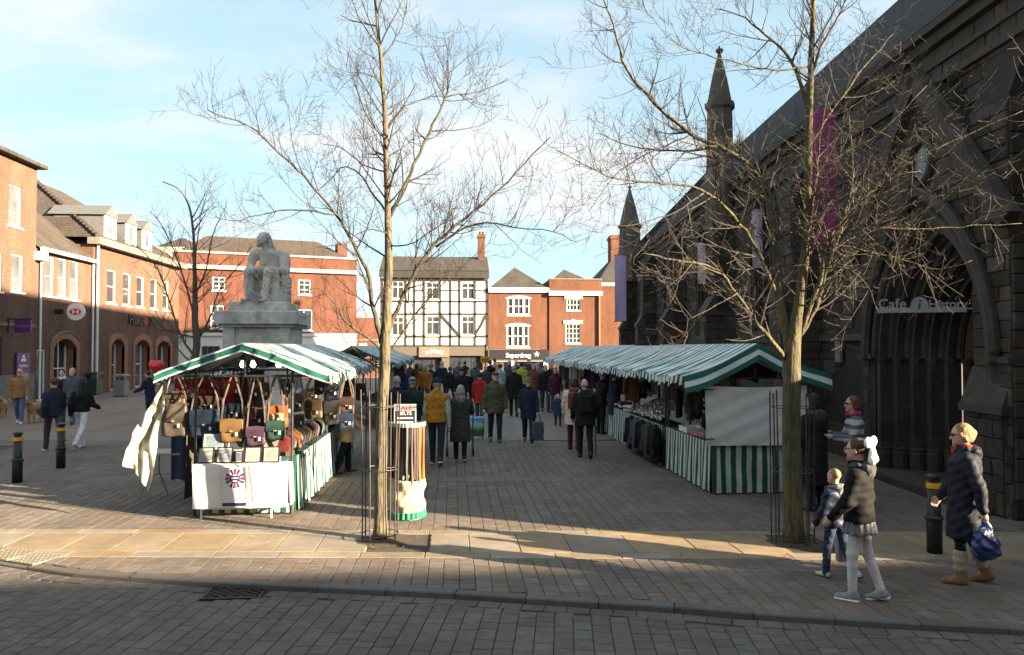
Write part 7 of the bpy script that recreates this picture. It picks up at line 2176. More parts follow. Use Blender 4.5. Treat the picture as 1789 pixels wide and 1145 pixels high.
def stall(name, label, loc, L, seed, group, skirt_left=True, skirt_right=True, front=True, rz=0, counter=True, EAV=1.95, HWD=1.24, bands=((0, .075, 0),)):
    o = thing(name, label, 'market stall', loc, rz, group)
    f = canopy_fn(L, seed, EAV=EAV, HWD=HWD)
    c = MB().grid(f, int(L*14), 18, uvf=lambda u, v: ((L+.24)*u, v*2.6)); 
    # turned-down band at both gable ends
    for yy in (0, 1):
        for d0, d1, mi in bands:
            c.grid(lambda u, v, yy=yy: f(yy, u)+V(0, (-.12 if yy == 0 else .12)*(d0+(d1-d0)*v)+(.012*math.sin(u*17+seed) if v > .5 else 0), -(d0+(d1-d0)*v)), 24, 1, m=1+mi)
    c.build('canopy', [m_canopy, m_bgreen, m_bwhite], o, smooth=True)
    for sd in (0, 1):
        def fr(u, v, sd=sd):
            p = f(u, sd); n_ = L*26
            w = .018*math.sin(u*n_*2)+.006*math.sin(u*n_*5.3+sd)
            return p+V((1 if sd else -1)*(.012+w*v*1.4), 0, -(.105+.04*math.sin(u*n_*2+.7)+.02*math.sin(u*n_*.77))*v)
        MB().grid(fr, int(L*44), 2, uvf=lambda u, v: ((L+.24)*u+.0, v*.1)).build('fringe', m_canopy, o, smooth=False)
    def post(x, y, z, b=0): MB().cyl((x, y), .02, b, z, 8).build('post', m_pole, o)
    ys = [0.03, L-.03] if L < 4 else [.03, L/2, L-.03]
    for y in ys:
        for x in (-.68, .68): post(x, y, EAV+.14)
        post(0, y, RDG-.03, EAV-.05)
        MB().tube([(-HWD+.1, y, EAV-.05), (HWD-.1, y, EAV-.05)], .016, 6).build('cross_rail', m_pole, o)
    for x, z in ((-HWD+.1, EAV-.03), (HWD-.1, EAV-.03), (0, RDG-.04)): MB().tube([(x, 0, z), (x, L, z)], .016, 6).build('rail', m_pole, o)
    if counter:
        for sd, on in ((-1, skirt_left), (1, skirt_right)):
            if not on: continue
            x0, x1 = sorted((sd*.22, sd*.72))
            MB().box(x0, x1, .08, L-.08, .78, .82).build('counter', m_board, o)
            MB().grid(lambda u, v: V(sd*(.735+.02*math.sin(u*L*14+seed)*(1-v)+.035*(1-v)), .06+(L-.12)*u, .03+.8*v), int(L*26), 3, uvf=lambda u, v: (L*u, v)).build('skirt', m_skirt, o, smooth=True)
            MB().grid(lambda u, v: V(x0+(x1-x0)*v, .06+(L-.12)*u, .824+.004*math.sin(u*40+v*9)), 12, 2).build('counter_cloth', m_greencloth, o)
        if front:
            MB().grid(lambda u, v: V(-.74+1.48*u, .045-.02*(1-v)+.015*math.sin(u*22+seed)*(1-v), .02+.81*v), 40, 3, uvf=lambda u, v: (1.48*u, v)).build('end_skirt', m_skirt, o, smooth=True)
    return o
def tri(px, Y): return atY(px, 600, Y).x
# ---- row beside the church: seven stalls, alike but for their goods
RX0 = 4.98
row_labels = ['striped stall with a white end sheet beside the mossy tree', 'striped stall with a silver foil sheet, second along the church row', 'striped stall with folding chairs in front, third along the church row',
              'striped stall fourth along the church row, behind the two leaning men', 'striped stall fifth along the church row', 'striped stall sixth along the church row', 'striped stall at the far end of the church row']
r1 = stall('market_stall', row_labels[0], (RX0, 12.35, 0), 2.78, 3, 'stalls along the church', skirt_right=False, bands=((0, .085, 0), (.085, .18, 1), (.18, .27, 0)))
proto = stall('market_stall', row_labels[1], (RX0, 15.25, 0), 2.78, 5, 'stalls along the church', skirt_right=False, front=False)
ROWR = [r1, proto]
for i in range(2, 7):
    c = copy_tree(proto); c.location = (RX0+.02*i, 12.35+2.9*i, random.uniform(-.02, .02)); c['label'] = row_labels[i]; ROWR.append(c)
# white sheet closing the near end of the first stall
MB().grid(lambda u, v: V(-.86+1.72*u, -.04+.022*math.sin(u*5+v*2.5)+.006*math.sin(u*16-v*21)+.004*math.sin(u*33+v*14)-.02*math.sin((u*.7+v)*4), .8+.98*v-.03*math.sin(u*PI)*v), 40, 26).build('end_sheet', m_sheet, r1, smooth=True)
for z in (.92, 1.72): MB().tube([(-.9, -.1, z), (-.74, -.11, z)], .012, 5).build('clip', m_pole, r1)
# ---- leather stall and the row behind it
L1X = (tri(282, 11.3)+tri(566, 11.3))/2
L1 = stall('market_stall', 'striped leather goods stall hung with handbags in front of the statue', (L1X, 11.35, 0), 6.2, 9, 'stalls along the bank side', skirt_left=False, front=False, EAV=2.04, HWD=1.21, bands=((0, .02, 1), (.02, .1, 0), (.1, .125, 1)))
for i in range(4):
    c = copy_tree(proto); c.rotation_euler = (0, 0, PI); c.location = (L1X+.05, 23.0+2.9*i+2.8, 0); c['group'] = 'stalls along the bank side'
    c['label'] = ['striped stall behind the leather stall, before the statue side trees', 'striped stall second behind the leather stall', 'striped stall third behind the leather stall', 'striped stall furthest along the bank side row'][i]
# end skirt of the leather stall, back sheet lengthened to block sun passing under it
MB().grid(lambda u, v: V(-.5+1.24*u, .05-.02*(1-v)+.012*math.sin(u*20)*(1-v), .03+.8*v), 36, 3, uvf=lambda u, v: (1.24*u, v)).build('end_skirt', m_skirt, L1, smooth=True)
MB().grid(lambda u, v: V(-1.12+.02*math.sin(v*4+u*9), .9+5.0*u, .06+1.85*v), 30, 8).build('back_sheet', M('brown_sheet', (.09, .08, .07), rough=.9), L1, smooth=True)
# lit bulbs under its canopy
m_bulb = emis('lit_bulb', (1.0, .93, .8), 4.0)
for i, px in enumerate((424, 442, 487)):
    p = atY(px, 638, 12.1)
    o = thing('light_bulb', ['lit white bulb, outermost of three under the leather stall canopy', 'lit white bulb, middle of three under the leather stall canopy', 'lit white bulb nearer the aisle under the leather stall canopy'][i], 'light bulb', (p.x, p.y, p.z), 0, 'bulbs in the leather stall')
    link('bulb', sdf_mesh('bulb', [('ell', (0, 0, 0), (.04, .04, .04)), ('cap', (0, 0, .02), (0, 0, .07), .025, .02)], .011, m_bulb), o)
    MB().cyl((0, 0), .026, .07, .15, 8).build('lamp_holder', m_bol, o); MB().tube([(0, 0, .15), (.01, .0, .22)], .006, 4).build('flex', m_bol, o)
# red banner at the back
a, b = atY(305, 662, 12.15), atY(408, 703, 12.15)
o = thing('red_banner', 'red banner with pale capital lettering at the back of the leather stall', 'banner', ((a.x+b.x)/2, 12.15, b.z))
MB().grid(lambda u, v: V(a.x+(b.x-a.x)*u, 12.15+.02*math.sin(u*8), b.z+(a.z-b.z)*v-.04*math.sin(u*PI)), 16, 4).build('cloth', M('banner_red', (.33, .02, .02), rough=.7), o, smooth=True, world=True)
text_mesh('IN BRITAIN THE ART', .088, M('banner_text', (.5, .42, .36)), o, face_frame(((a.x+b.x)/2, 12.115, (a.z+b.z)/2-.02), (1, 0, 0), (0, 0, 1)), .002, spacing=1.0)
# loose tarpaulin blowing from the outer corner
def tarp(u, v):
    TL, TR, ML, MR, BL, BR = atY(281, 668, 11.5), atY(296, 666, 11.45), atY(232, 758, 11.3), atY(281, 742, 11.4), atY(216, 812, 11.1), atY(257, 861, 10.9)
    if v < .55: t = v/.55; l_, r_ = TL.lerp(ML, t), TR.lerp(MR, t)
    else: t = (v-.55)/.45; l_, r_ = ML.lerp(BL, t), MR.lerp(BR, t)
    p = l_.lerp(r_, u)
    return p+V(.02*math.sin(v*13+u*3), .1*math.sin(u*PI)*v+.05*math.sin(u*9+v*6)+.025*math.sin(u*17-v*14)+.015*math.sin(v*31+u*11), .02*math.sin(u*7-v*8))
o = thing('tarpaulin', 'cream tarpaulin hanging loose from the outer corner of the leather stall', 'tarpaulin', tuple(atY(256, 862, 10.9)))
MB().grid(tarp, 16, 24).build('sheet', m_tarp, o, smooth=True, world=True)
# ================================================================ LEATHER GOODS
def leather(n, c, rough=.5): return M('leather_'+n, c, rough=rough, var=.15, scale=7, bump=.25, bscale=90, spec=.4)
lt = {k: leather(k, v) for k, v in dict(tan=(.14, .082, .032), purple=(.058, .03, .055), green=(.016, .046, .037), orange=(.24, .06, .013), blue=(.011, .024, .046), navy=(.012, .016, .03), brown=(.04, .024, .017), taupe=(.085, .07, .058), cream=(.27, .23, .155), black=(.012, .012, .013), maroon=(.055, .015, .022), grey=(.05, .05, .053), red=(.15, .025, .022), fawn=(.12, .085, .055)).items()}
m_strap = leather('strap', (.16, .12, .1), .4)
def handbag(px0, px1, py0, py1, Y, col, label, hook=655, flap=True, strap=True, strapm=None, group='handbags hanging on the leather stall'):
    a, b = atY(px0, py0, Y), atY(px1, py1, Y)
    w, h = abs(b.x-a.x), a.z-b.z
    cx_, cz = (a.x+b.x)/2, (a.z+b.z)/2
    o = thing('handbag', label, 'handbag', (cx_, Y, b.z), 0, group)
    d = .05
    link('bag_body', sdf_mesh('bag_body', [('box', (0, 0, h/2), (w/2, d, h/2), .035)], .02, lt[col], disp=lambda P: .006*np.sin(P[..., 0]*25+P[..., 2]*17)), o)
    if flap:
        fo_ = MB().grid(lambda u, v: V(-w/2*.97+w*.97*u, -d-.012-.012*math.sin(v*PI)+.0, h*(1.0-.52*v)-.012*math.sin(u*PI)*v), 8, 5).build('flap', lt[col], o, smooth=True)
        MB().box(-.018, .018, -d-.032, -d-.014, h*.46, h*.52).build('clasp', m_grey, o)
    if strap:
        ht_ = atY((px0+px1)/2, hook, Y).z-b.z
        for sd in (-1, 1):
            MB().tube([(sd*w*.48, 0, h*.94), (sd*w*.4, .01, h+(ht_-h)*.4), (sd*.02, .02, ht_)], .012, 4).build('strap', strapm or m_strap, o)
    MB().box(w*.2, w*.2+.03, -d-.034, -d-.031, h*.3, h*.3+.05).build('price_tag', m_letter, o)
    return o
handbag(283, 326, 706, 763, 11.75, 'taupe', 'large taupe leather bag hanging beside the loose tarpaulin'); handbag(333, 383, 716, 766, 11.7, 'blue', 'wide glossy blue leather satchel hanging between taupe and tan bags')
handbag(386, 426, 732, 773, 11.55, 'tan', 'tan mustard leather bag hanging above the framed pictures'); handbag(431, 464, 745, 779, 11.5, 'purple', 'purple leather bag hanging low between tan and green bags'); handbag(467, 498, 735, 768, 11.5, 'green', 'green leather bag hanging beside the stall post')
handbag(468, 503, 709, 748, 11.75, 'orange', 'bright orange leather bag behind the green one'); handbag(388, 424, 705, 736, 11.9, 'navy', 'navy leather bag above the tan one'); handbag(432, 463, 712, 748, 11.85, 'maroon', 'maroon leather bag above the purple one')
handbag(466, 496, 722, 742, 11.62, 'cream', 'cream leather pouch peeping above the green bag', flap=False); handbag(340, 384, 692, 722, 11.95, 'brown', 'brown leather bag behind the blue satchel'); handbag(290, 326, 684, 708, 11.95, 'fawn', 'fawn leather bag under the red banner')
handbag(510, 530, 688, 720, 13.2, 'black', 'black leather bag hanging inside beyond the stall post'); handbag(533, 563, 700, 732, 13.4, 'fawn', 'fawn square leather bag hanging inside the stall'); handbag(534, 560, 682, 700, 13.7, 'brown', 'small brown bag above the fawn square bag')
handbag(567, 593, 664, 700, 13.0, 'navy', 'large navy bag hanging at the aisle side of the leather stall'); handbag(567, 592, 702, 742, 13.05, 'grey', 'dark grey bag hanging below the large navy one'); handbag(594, 619, 694, 722, 13.8, 'brown', 'brown bag hanging at the aisle side beside the stallholder'); handbag(593, 618, 722, 750, 13.75, 'blue', 'blue square bag hanging lowest at the aisle side')
handbag(490, 507, 662, 690, 13.0, 'navy', 'narrow navy bag hanging under the bulbs'); handbag(455, 470, 668, 700, 13.2, 'grey', 'small grey bag hanging under the bulbs')
handbag(600, 618, 664, 692, 14.6, 'black', 'black bag at the far end of the aisle side'); handbag(622, 640, 670, 700, 15.6, 'maroon', 'maroon bag at the far end of the leather stall')
handbag(318, 336, 690, 716, 12.05, 'black', 'small black bag between the taupe bag and the blue satchel'); handbag(374, 392, 680, 708, 12.1, 'maroon', 'small maroon bag above the gap between blue satchel and tan bag'); handbag(421, 436, 690, 728, 12.1, 'black', 'narrow black bag between navy and maroon bags')
handbag(496, 510, 696, 730, 12.3, 'brown', 'narrow brown bag just inside the stall post'); handbag(512, 532, 724, 748, 13.0, 'grey', 'grey pouch hanging low beyond the stall post'); handbag(550, 566, 664, 690, 13.2, 'black', 'black bag hanging high beside the large navy bag'); handbag(402, 418, 668, 694, 12.3, 'grey', 'grey bag hanging high behind the navy one'); handbag(436, 452, 672, 700, 12.35, 'brown', 'brown bag hanging high behind the maroon one')
# purses standing on the counter
cols = ['red', 'grey', 'orange', 'tan', 'navy', 'black', 'brown', 'maroon', 'black', 'purple', 'navy', 'green', 'black', 'brown', 'grey', 'black', 'maroon', 'navy']
pm = {}
ordn = ['first', 'second', 'third', 'fourth', 'fifth', 'sixth', 'seventh', 'eighth', 'ninth', 'tenth', 'eleventh', 'twelfth', 'thirteenth', 'fourteenth', 'fifteenth', 'sixteenth', 'seventeenth', 'eighteenth']
pb = sdf_mesh('purse', [('ell', (0, 0, .13), (.17, .035, .15)), ('box', (0, 0, .07), (.15, .035, .07), .03)], .018, lt['black'], k=.02)
for i, c in enumerate(cols):
    if c not in pm:
        q = pb.copy(); q.materials.clear(); q.materials.append(lt[c]); pm[c] = q
    yy = 11.55+i*.25
    o = thing('purse', c+' leather purse, '+ordn[i]+' from the white table along the counter', 'purse', (L1X+.5, yy, .83), -.25, 'purses standing on the leather stall counter')
    k = link('purse_body', pm[c], o, loc=(0, 0, 0), rot=(-.25, 0, 0))
    MB().tube([(-.12, .0, .24), (-.05, -.03, .3), (.05, -.03, .3), (.12, 0, .24)], .008, 4).build('handle', lt[c], o)
# ================================================================ WHITE TABLE WITH FRAMED PRINTS
tl, tr = G(350, 908), G(474, 905)
TY = (tl.y+tr.y)/2; x0, x1 = atY(337, 812, TY).x, atY(505, 812, TY).x
tb = thing('folding_table', 'folding table under a white cloth in front of the leather stall', 'table', ((x0+x1)/2, TY, 0))
TZ = .76
def wb(m, name, mat): return m.build(name, mat, tb, world=True)
wb(MB().box(x0+.02, x1-.02, TY, TY+.62, TZ-.035, TZ-.012), 'table_top', m_board)
for lx in (tl.x, tr.x):
    wb(MB().tube([(lx, TY+.02, 0), (lx, TY+.02, TZ-.035)], .014, 6), 'leg', m_white); wb(MB().tube([(lx, TY+.55, 0), (lx, TY+.55, TZ-.035)], .014, 6), 'leg', m_white)
    wb(MB().tube([(lx, TY+.03, .1), (lx, TY+.54, .16)], .01, 5), 'stretcher', m_white)
wb(MB().tube([(tl.x, TY+.02, .14), (tr.x, TY+.02, .14)], .012, 5), 'stretcher', m_white)
def clothf(u, v):
    x = x0+(x1-x0)*u
    if v < .4: return V(x, TY+.64-.66*v/.4, TZ+.003*math.sin(u*12+v*20))
    t = (v-.4)/.6
    return V(x+(.02-.06*u)*t*0+ (.05*t if u < .3 else -.02*t)*(1-abs(u-.5)), TY-.025-.03*t-.02*math.sin(u*11+1)*t-.012*math.sin(u*23)*t, TZ-.6*t+.03*math.sin(u*PI)*t*0)
cl = MB().grid(clothf, 44, 26)
cl.grid(lambda u, v: V(x1+.005+.02*v, TY-.02+.64*u, TZ-.58*v), 12, 8)
cl.build('tablecloth_tmp', m_sheet, None).name = 'tablecloth'
tc_o = bpy.data.objects['tablecloth']; tag(tc_o, 'plain white cloth draped over the table with framed prints', 'tablecloth')
# poster pinned to the cloth
pa, pb_ = atY(389, 818, TY-.1), atY(431, 893, TY-.1)
po_ = thing('poster', 'white paper poster with a round union flag emblem pinned to the tablecloth', 'poster', ((pa.x+pb_.x)/2, TY-.085, pb_.z+.12))
pz0, pz1 = TZ-.58, TZ-.03; px0_, px1_ = pa.x, pb_.x; pxc = (px0_+px1_)/2
m_paper = M('poster_paper', (.45, .45, .48), rough=.6, var=.03); m_pnavy = M('print_navy', (.02, .025, .09), rough=.6); m_pred = M('print_red', (.4, .02, .05), rough=.6)
yp = lambda z: TY-.05-.055*(TZ-z)/.6
MB().quad(V(px0_, yp(pz0)-.02, pz0), V(px1_, yp(pz0)-.02, pz0), V(px1_, yp(pz1)-.02, pz1), V(px0_, yp(pz1)-.02, pz1)).build('paper', m_paper, po_, world=True)
def onp(x, z, d): return V(pxc+x, yp(z)-.02-d, z)
R_ = (px1_-px0_)*.4; zc_ = pz1-.02-R_
def disc(r0, r1, a0, a1, mat, d, name, n_=10):
    m = MB()
    for i in range(n_):
        t0, t1 = a0+(a1-a0)*i/n_, a0+(a1-a0)*(i+1)/n_
        m.quad(onp(r0*math.cos(t0), zc_+r0*math.sin(t0), d), onp(r1*math.cos(t0), zc_+r1*math.sin(t0), d), onp(r1*math.cos(t1), zc_+r1*math.sin(t1), d), onp(r0*math.cos(t1), zc_+r0*math.sin(t1), d))
    m.build(name, mat, po_, world=True)
for k in range(8):
    disc(R_*.5, R_, k*PI/4+.2+(.12 if k % 2 == 0 else 0), (k+1)*PI/4-.2+(.0 if k % 2 == 0 else -.12), m_pnavy, .004, 'emblem_segment', 4)
for k in range(4): disc(R_*.5, R_, k*PI/2-.17, k*PI/2+.17, m_pred, .005, 'emblem_bar', 3)
disc(.001, R_*.5, 0, 2*PI, m_pnavy, .006, 'emblem_centre', 20)
for k in range(3): MB().quad(onp(-.05+.02*abs(k-1), zc_+.045-k*.04-.006, .008), onp(.05-.02*abs(k-1), zc_+.045-k*.04-.006, .008), onp(.05-.02*abs(k-1), zc_+.045-k*.04+.006, .008), onp(-.05+.02*abs(k-1), zc_+.045-k*.04+.006, .008)).build('emblem_line', m_paper, po_, world=True)
MB().quad(onp(-.16, pz0+.02, .004), onp(.16, pz0+.02, .004), onp(.16, pz0+.065, .004), onp(-.16, pz0+.065, .004)).build('blue_bar', m_pnavy, po_, world=True)
# framed prints
m_frame = M('frame_black', (.02, .02, .02), rough=.4)
def printmat(i, base):
    return M('print_%d' % i, base, rough=.5, var=.05, scale=26, col2=tuple(c*.45 for c in base), detail=6, stretch=(1, 1, 2.2))
def framed(px0, px1, py0, py1, Y, label, base, i, lean=.28, z0=None):
    a, b = atY(px0, py0, Y), atY(px1, py1, Y)
    w, h = b.x-a.x, a.z-b.z
    z = TZ+.006 if z0 is None else z0
    o = thing('framed_print', label, 'framed picture', ((a.x+b.x)/2, Y, z), 0, 'framed prints on the white table')
    def put(m, name, mat): return m.build(name, mat, o, rot=(-lean, 0, 0))
    t = .014
    m = MB().box(-w/2, w/2, -.012, .012, 0, t).box(-w/2, w/2, -.012, .012, h-t, h).box(-w/2, -w/2+t, -.0115, .0115, t, h-t).box(w/2-t, w/2, -.0115, .0115, t, h-t)
    put(m, 'frame', m_frame); put(MB().box(-w/2+t, w/2-t, -.003, .008, t, h-t), 'mount', M('mount_white', (.36, .36, .34), rough=.5))
    put(MB().quad((-w*.36, -.0045, h*.14), (w*.36, -.0045, h*.14), (w*.36, -.0045, h*.86), (-w*.36, -.0045, h*.86)), 'print', printmat(i, base))
YF0 = TY+.12
framed(345, 373, 788, 815, YF0, 'framed print with a round sketch, outermost on the white table', (.3, .31, .3), 1); framed(378, 406, 788, 815, YF0, 'framed print with grey lettering, second on the white table', (.2, .23, .26), 2); framed(410, 425, 793, 814, YF0-.03, 'small framed purple card in the middle of the white table', (.14, .13, .2), 3)
framed(427, 456, 788, 815, YF0, 'framed print with pale panels beside the small purple card', (.3, .3, .28), 4); framed(459, 488, 788, 815, YF0, 'framed print with square text nearest the striped skirt', (.28, .26, .23), 5)
framed(353, 393, 766, 796, YF0+.25, 'large blue grey framed print at the back of the white table', (.2, .26, .32), 6, z0=TZ+.15); framed(396, 428, 772, 796, YF0+.25, 'dark framed print at the back behind the purple card', (.06, .06, .065), 7, z0=TZ+.13); framed(430, 456, 772, 797, YF0+.25, 'black topped framed print at the back of the white table', (.1, .1, .1), 8, z0=TZ+.13); framed(459, 499, 766, 803, YF0+.28, 'large cream framed map print at the back of the white table', (.26, .24, .19), 9, z0=TZ+.1)
MB().box(x0+.1, x1-.03, TY+.32, TY+.6, TZ+.004, TZ+.125).build('display_step', m_board, tb, world=True)
# second folding table with dark blue cloth behind the tarpaulin
p = G(282, 876)
o = thing('folding_table', 'grey folding table with a dark blue cloth behind the tarpaulin', 'table', (p.x, p.y+.1, 0))
MB().box(-.38, .62, 0, .6, .7, .73).build('table_top', m_grey, o)
for xx in (-.3, .5):
    MB().tube([(xx-.12, .05, 0), (xx+.05, .1, .4), (xx+.02, .12, .7)], .014, 6).build('leg', m_grey, o); MB().tube([(xx+.18, .5, 0), (xx+.05, .45, .4), (xx+.06, .45, .7)], .014, 6).build('leg', m_grey, o)
    MB().tube([(xx+.03, .1, .35), (xx+.06, .47, .35)], .01, 5).build('stretcher', m_grey, o)
o = tag(MB().grid(lambda u, v: V(p.x+.1+.55*u, p.y+.12+.02*math.sin(u*14)-.02*v, .3+.75*v+.02*math.sin(u*9)*(1-v)), 22, 8).build('blue_cloth', M('blue_drape', (.018, .035, .07), rough=.9), smooth=True), 'dark blue cloth hanging over the edge of the grey folding table', 'cloth')
# ================================================================ BELT RACK
bp0 = G(709, 911)
br = thing('belt_rack', 'round belt rack with a cream fabric drum beside the slender tree', 'display rack', (bp0.x, bp0.y+.25, 0))
RR = .235
zt = 1.33
MB().cyl((0, 0), .018, 0, 1.5, 8).build('pole', m_grey, br)
n_ = 30
MB().tube([(RR*math.cos(2*PI*i/n_), RR*math.sin(2*PI*i/n_), zt) for i in range(n_+1)], .01, 6).build('rail', m_grey, br)
def drum(u, v):
    a = 2*PI*u; z = .1+.46*v
    r = RR+.012+.014*math.sin(v*PI*3.2+a)+.008*math.sin(a*7+v*9)+.006*math.sin(a*13-v*17)
    return V(r*math.cos(a), r*math.sin(a), z+.02*math.sin(a*2+.5)*v)
MB().grid(drum, 60, 22).build('drum_cover', M('cream_canvas', (.3, .26, .21), rough=.85, var=.1, scale=6, bump=.5, bscale=14), br, smooth=True)
MB().grid(lambda u, v: V((RR+.03+.01*math.sin(u*150))*math.cos(2*PI*u), (RR+.03+.01*math.sin(u*150))*math.sin(2*PI*u), .02+.09*v), 120, 1, uvf=lambda u, v: (u*1.6, v)).build('fringe', M('green_fringe', (.012, .15, .09), rough=.8), br)
MB().cyl((0, 0), .22, 0, .02, 20).build('base', m_grey, br)
bcol = ['black', 'brown', 'maroon', 'brown', 'black', 'grey', 'brown', 'maroon', 'brown', 'brown', 'black', 'grey', 'brown', 'maroon', 'brown', 'tan', 'orange', 'orange', 'yellow', 'yellow', 'black', 'navy']
lt['yellow'] = leather('yellow', (.42, .25, .015))
bme = {}
def beltmesh(c, L):
    key = (c, round(L, 2))
    if key not in bme:
        m = MB()
        def bf(u, v):
            z = -.03-L*u
            return V(-.014+.028*v, .02*math.sin(u*3+L*40)*u, z)
        m.grid(bf, 6, 1); m.grid(lambda u, v: bf(u, 1-v)+V(0, .012, 0), 6, 1)
        bme[key] = (m.mesh('strap', lt[c]), MB().box(-.024, .024, -.006, .016, -.04, .02).mesh('buckle', m_grey))
    return bme[key]
nb = 26
rgb = random.Random(4)
names_b = {'black': 'black leather belt', 'brown': 'dark brown leather belt', 'maroon': 'maroon leather belt', 'grey': 'grey leather belt', 'taupe': 'taupe leather belt', 'cream': 'cream leather belt', 'orange': 'orange leather belt', 'yellow': 'bright yellow leather belt', 'navy': 'navy leather belt', 'tan': 'tan leather belt'}
cnt_b = {}
nth = ['first', 'second', 'third', 'fourth', 'fifth', 'sixth', 'seventh', 'eighth', 'ninth', 'tenth', 'eleventh', 'twelfth']
for i in range(nb):
    a = -PI-.25+(PI+.5)*i/(nb-1)          # the half of the rail that faces the viewer
    c = bcol[min(len(bcol)-1, int(len(bcol)*i/nb))]
    s_m, b_m = beltmesh(c, .74+.02*(i % 4))
    k = cnt_b.get(c, 0); cnt_b[c] = k+1
    o = thing('belt', names_b[c]+', '+nth[k]+' of its colour from the tree on the round rack', 'belt', (br.location.x+(RR+.012)*math.cos(a), br.location.y+(RR+.012)*math.sin(a), zt), a+PI/2+random.uniform(-.7, .7), 'belts hanging on the round rack')
    o.rotation_euler[0] = random.uniform(-.03, .05)
    link('strap', s_m, o); link('buckle', b_m, o)
p = atY(708, 726, bp0.y+.25)
sg_ = thing('sale_sign', 'small black and white sale sign standing on the belt rack', 'sign', (p.x, p.y-.02, zt+.02))
zz = p.z-zt-.02
MB().box(-.155, .155, -.01, .01, zz-.17, zz+.16).build('board', m_paper, sg_)
MB().box(-.14, .14, -.0125, -.0101, zz-.155, zz+.07).build('panel', m_dark, sg_)
MB().box(-.008, .008, -.008, .008, 0, zz-.17).build('stem', m_grey, sg_)
text_mesh('SALE', .09, m_red, sg_, face_frame((0, -.0125, zz+.112), (1, 0, 0), (0, 0, 1)), .0015, world=False, spacing=1.1); text_mesh('BELTS', .07, m_letter, sg_, face_frame((0, -.0145, zz+.03), (1, 0, 0), (0, 0, 1)), .0015, world=False)
for k in range(2): MB().box(-.11, .11, -.0142, -.0126, zz-.045-k*.06, zz-.025-k*.06).build('print_line', m_letter, sg_)
# ================================================================ GOODS ON THE CHURCH ROW
def garment(px0, px1, py0, py1, Y, mat, label, sleeves=True, text=None, wire=True):
    a, b = atY(px0, py0, Y), atY(px1, py1, Y)
    w, h = b.x-a.x, a.z-b.z
    o = thing('hanging_garment', label, 'garment', ((a.x+b.x)/2, Y, b.z), 0, 'garments hanging in the church row stalls')
    pr = [('col', [(0, 0, 0, w*.36, .05), (h*.5, 0, 0, w*.34, .05), (h*.86, 0, 0, w*.38, .05), (h*.97, 0, 0, w*.12, .035)])]
    if sleeves: pr += [('cap', (-w*.34, 0, h*.84), (-w*.44, 0, h*.3), .05, .04), ('cap', (w*.34, 0, h*.84), (w*.44, 0, h*.3), .05, .04)]
    link('cloth', sdf_mesh('cloth', pr, .022, mat, disp=lambda P: .009*np.sin(P[..., 0]*38+.8*P[..., 2])), o)
    MB().tube([(-w*.2, 0, h*.93), (0, 0, h+.05), (0, 0, h+.12)], .005, 4).build('hanger', m_grey, o)
    if text:
        for k, t in enumerate(text): text_mesh(t, w*.2, m_letter, o, face_frame((0, -.075, h*(.68-.15*k)), (1, 0, 0), (0, 0, 1)), .002, world=False)
garment(1219, 1252, 676, 745, 13.0, c_black, 'black hooded top with white lettering in the stall beside the mossy tree', text=('LEARN', 'WEAR', 'DREAM'))
garment(1242, 1272, 668, 738, 12.8, c_red, 'red top hanging beside the white end sheet'); garment(1196, 1218, 680, 735, 14.2, c_dgrey, 'charcoal top at the back of the stall beside the mossy tree'); garment(1236, 1262, 735, 775, 13.2, c_maroon, 'dark red skirt hanging low beside the white end sheet', sleeves=False)
garment(1178, 1196, 676, 730, 14.9, c_black, 'black dress at the edge between first and second stalls', sleeves=False)
o = thing('rust_canopy_cloth', 'dark red cloth strung under the canopy beside the mossy tree', 'cloth', (RX0-.1, 12.9, 2.1))
MB().grid(lambda u, v: V(RX0-.6+1.2*u, 12.9, 1.86+(.42-.62*abs(u-.5))*v), 8, 2).build('sheet', c_maroon, o, world=True)
def tray(x, y, z, w, d, h, mat, label, cat='tray'):
    o = thing(cat.replace(' ', '_'), label, cat, (x, y, z))
    t = .012
    MB().box(-w/2, w/2, -d/2, d/2, 0, t).build('base', mat, o)
    for a in ((-w/2, w/2, -d/2, -d/2+t), (-w/2, w/2, d/2-t, d/2), (-w/2, -w/2+t, -d/2+t, d/2-t), (w/2-t, w/2, -d/2+t, d/2-t)):
        MB().box(*a, t, h).build('side', mat, o)
    return o
CZ = .828
tray(RX0-.5, 14.2, CZ, .34, .5, .1, m_white, 'white plastic tray on the green counter'); 
def pile(x, y, z, w, d, n_, mats, label, cat='folded cloth'):
    o = thing('folded_cloth', label, cat, (x, y, z), random.uniform(-.2, .2))
    for k in range(n_):
        link('fold', sdf_mesh('fold', [('box', (random.uniform(-.01, .01), random.uniform(-.01, .01), .025+k*.045), (w/2, d/2, .024), .02)], .02, mats[k % len(mats)], disp=lambda P: .004*np.sin(P[..., 0]*40+P[..., 1]*31)), o)
pile(RX0-.48, 13.4, CZ, .4, .55, 2, [c_pink, cloth('rose', (.3, .2, .22))], 'pile of pink patterned scarves on the green counter'); pile(RX0-.5, 12.75, CZ, .36, .4, 1, [c_lgrey], 'single grey folded scarf beside the end sheet')
pile(RX0-.5, 18.8, CZ, .4, .5, 3, [c_cream, c_grey, c_white], 'stack of pale knitwear on the third stall'); pile(RX0-.5, 19.6, CZ, .4, .5, 4, [c_dgrey, c_white, c_rust], 'taller stack of mixed knitwear on the third stall'); pile(RX0-.5, 20.3, CZ, .35, .4, 2, [c_rust, c_cream], 'short rust and cream stack on the third stall')
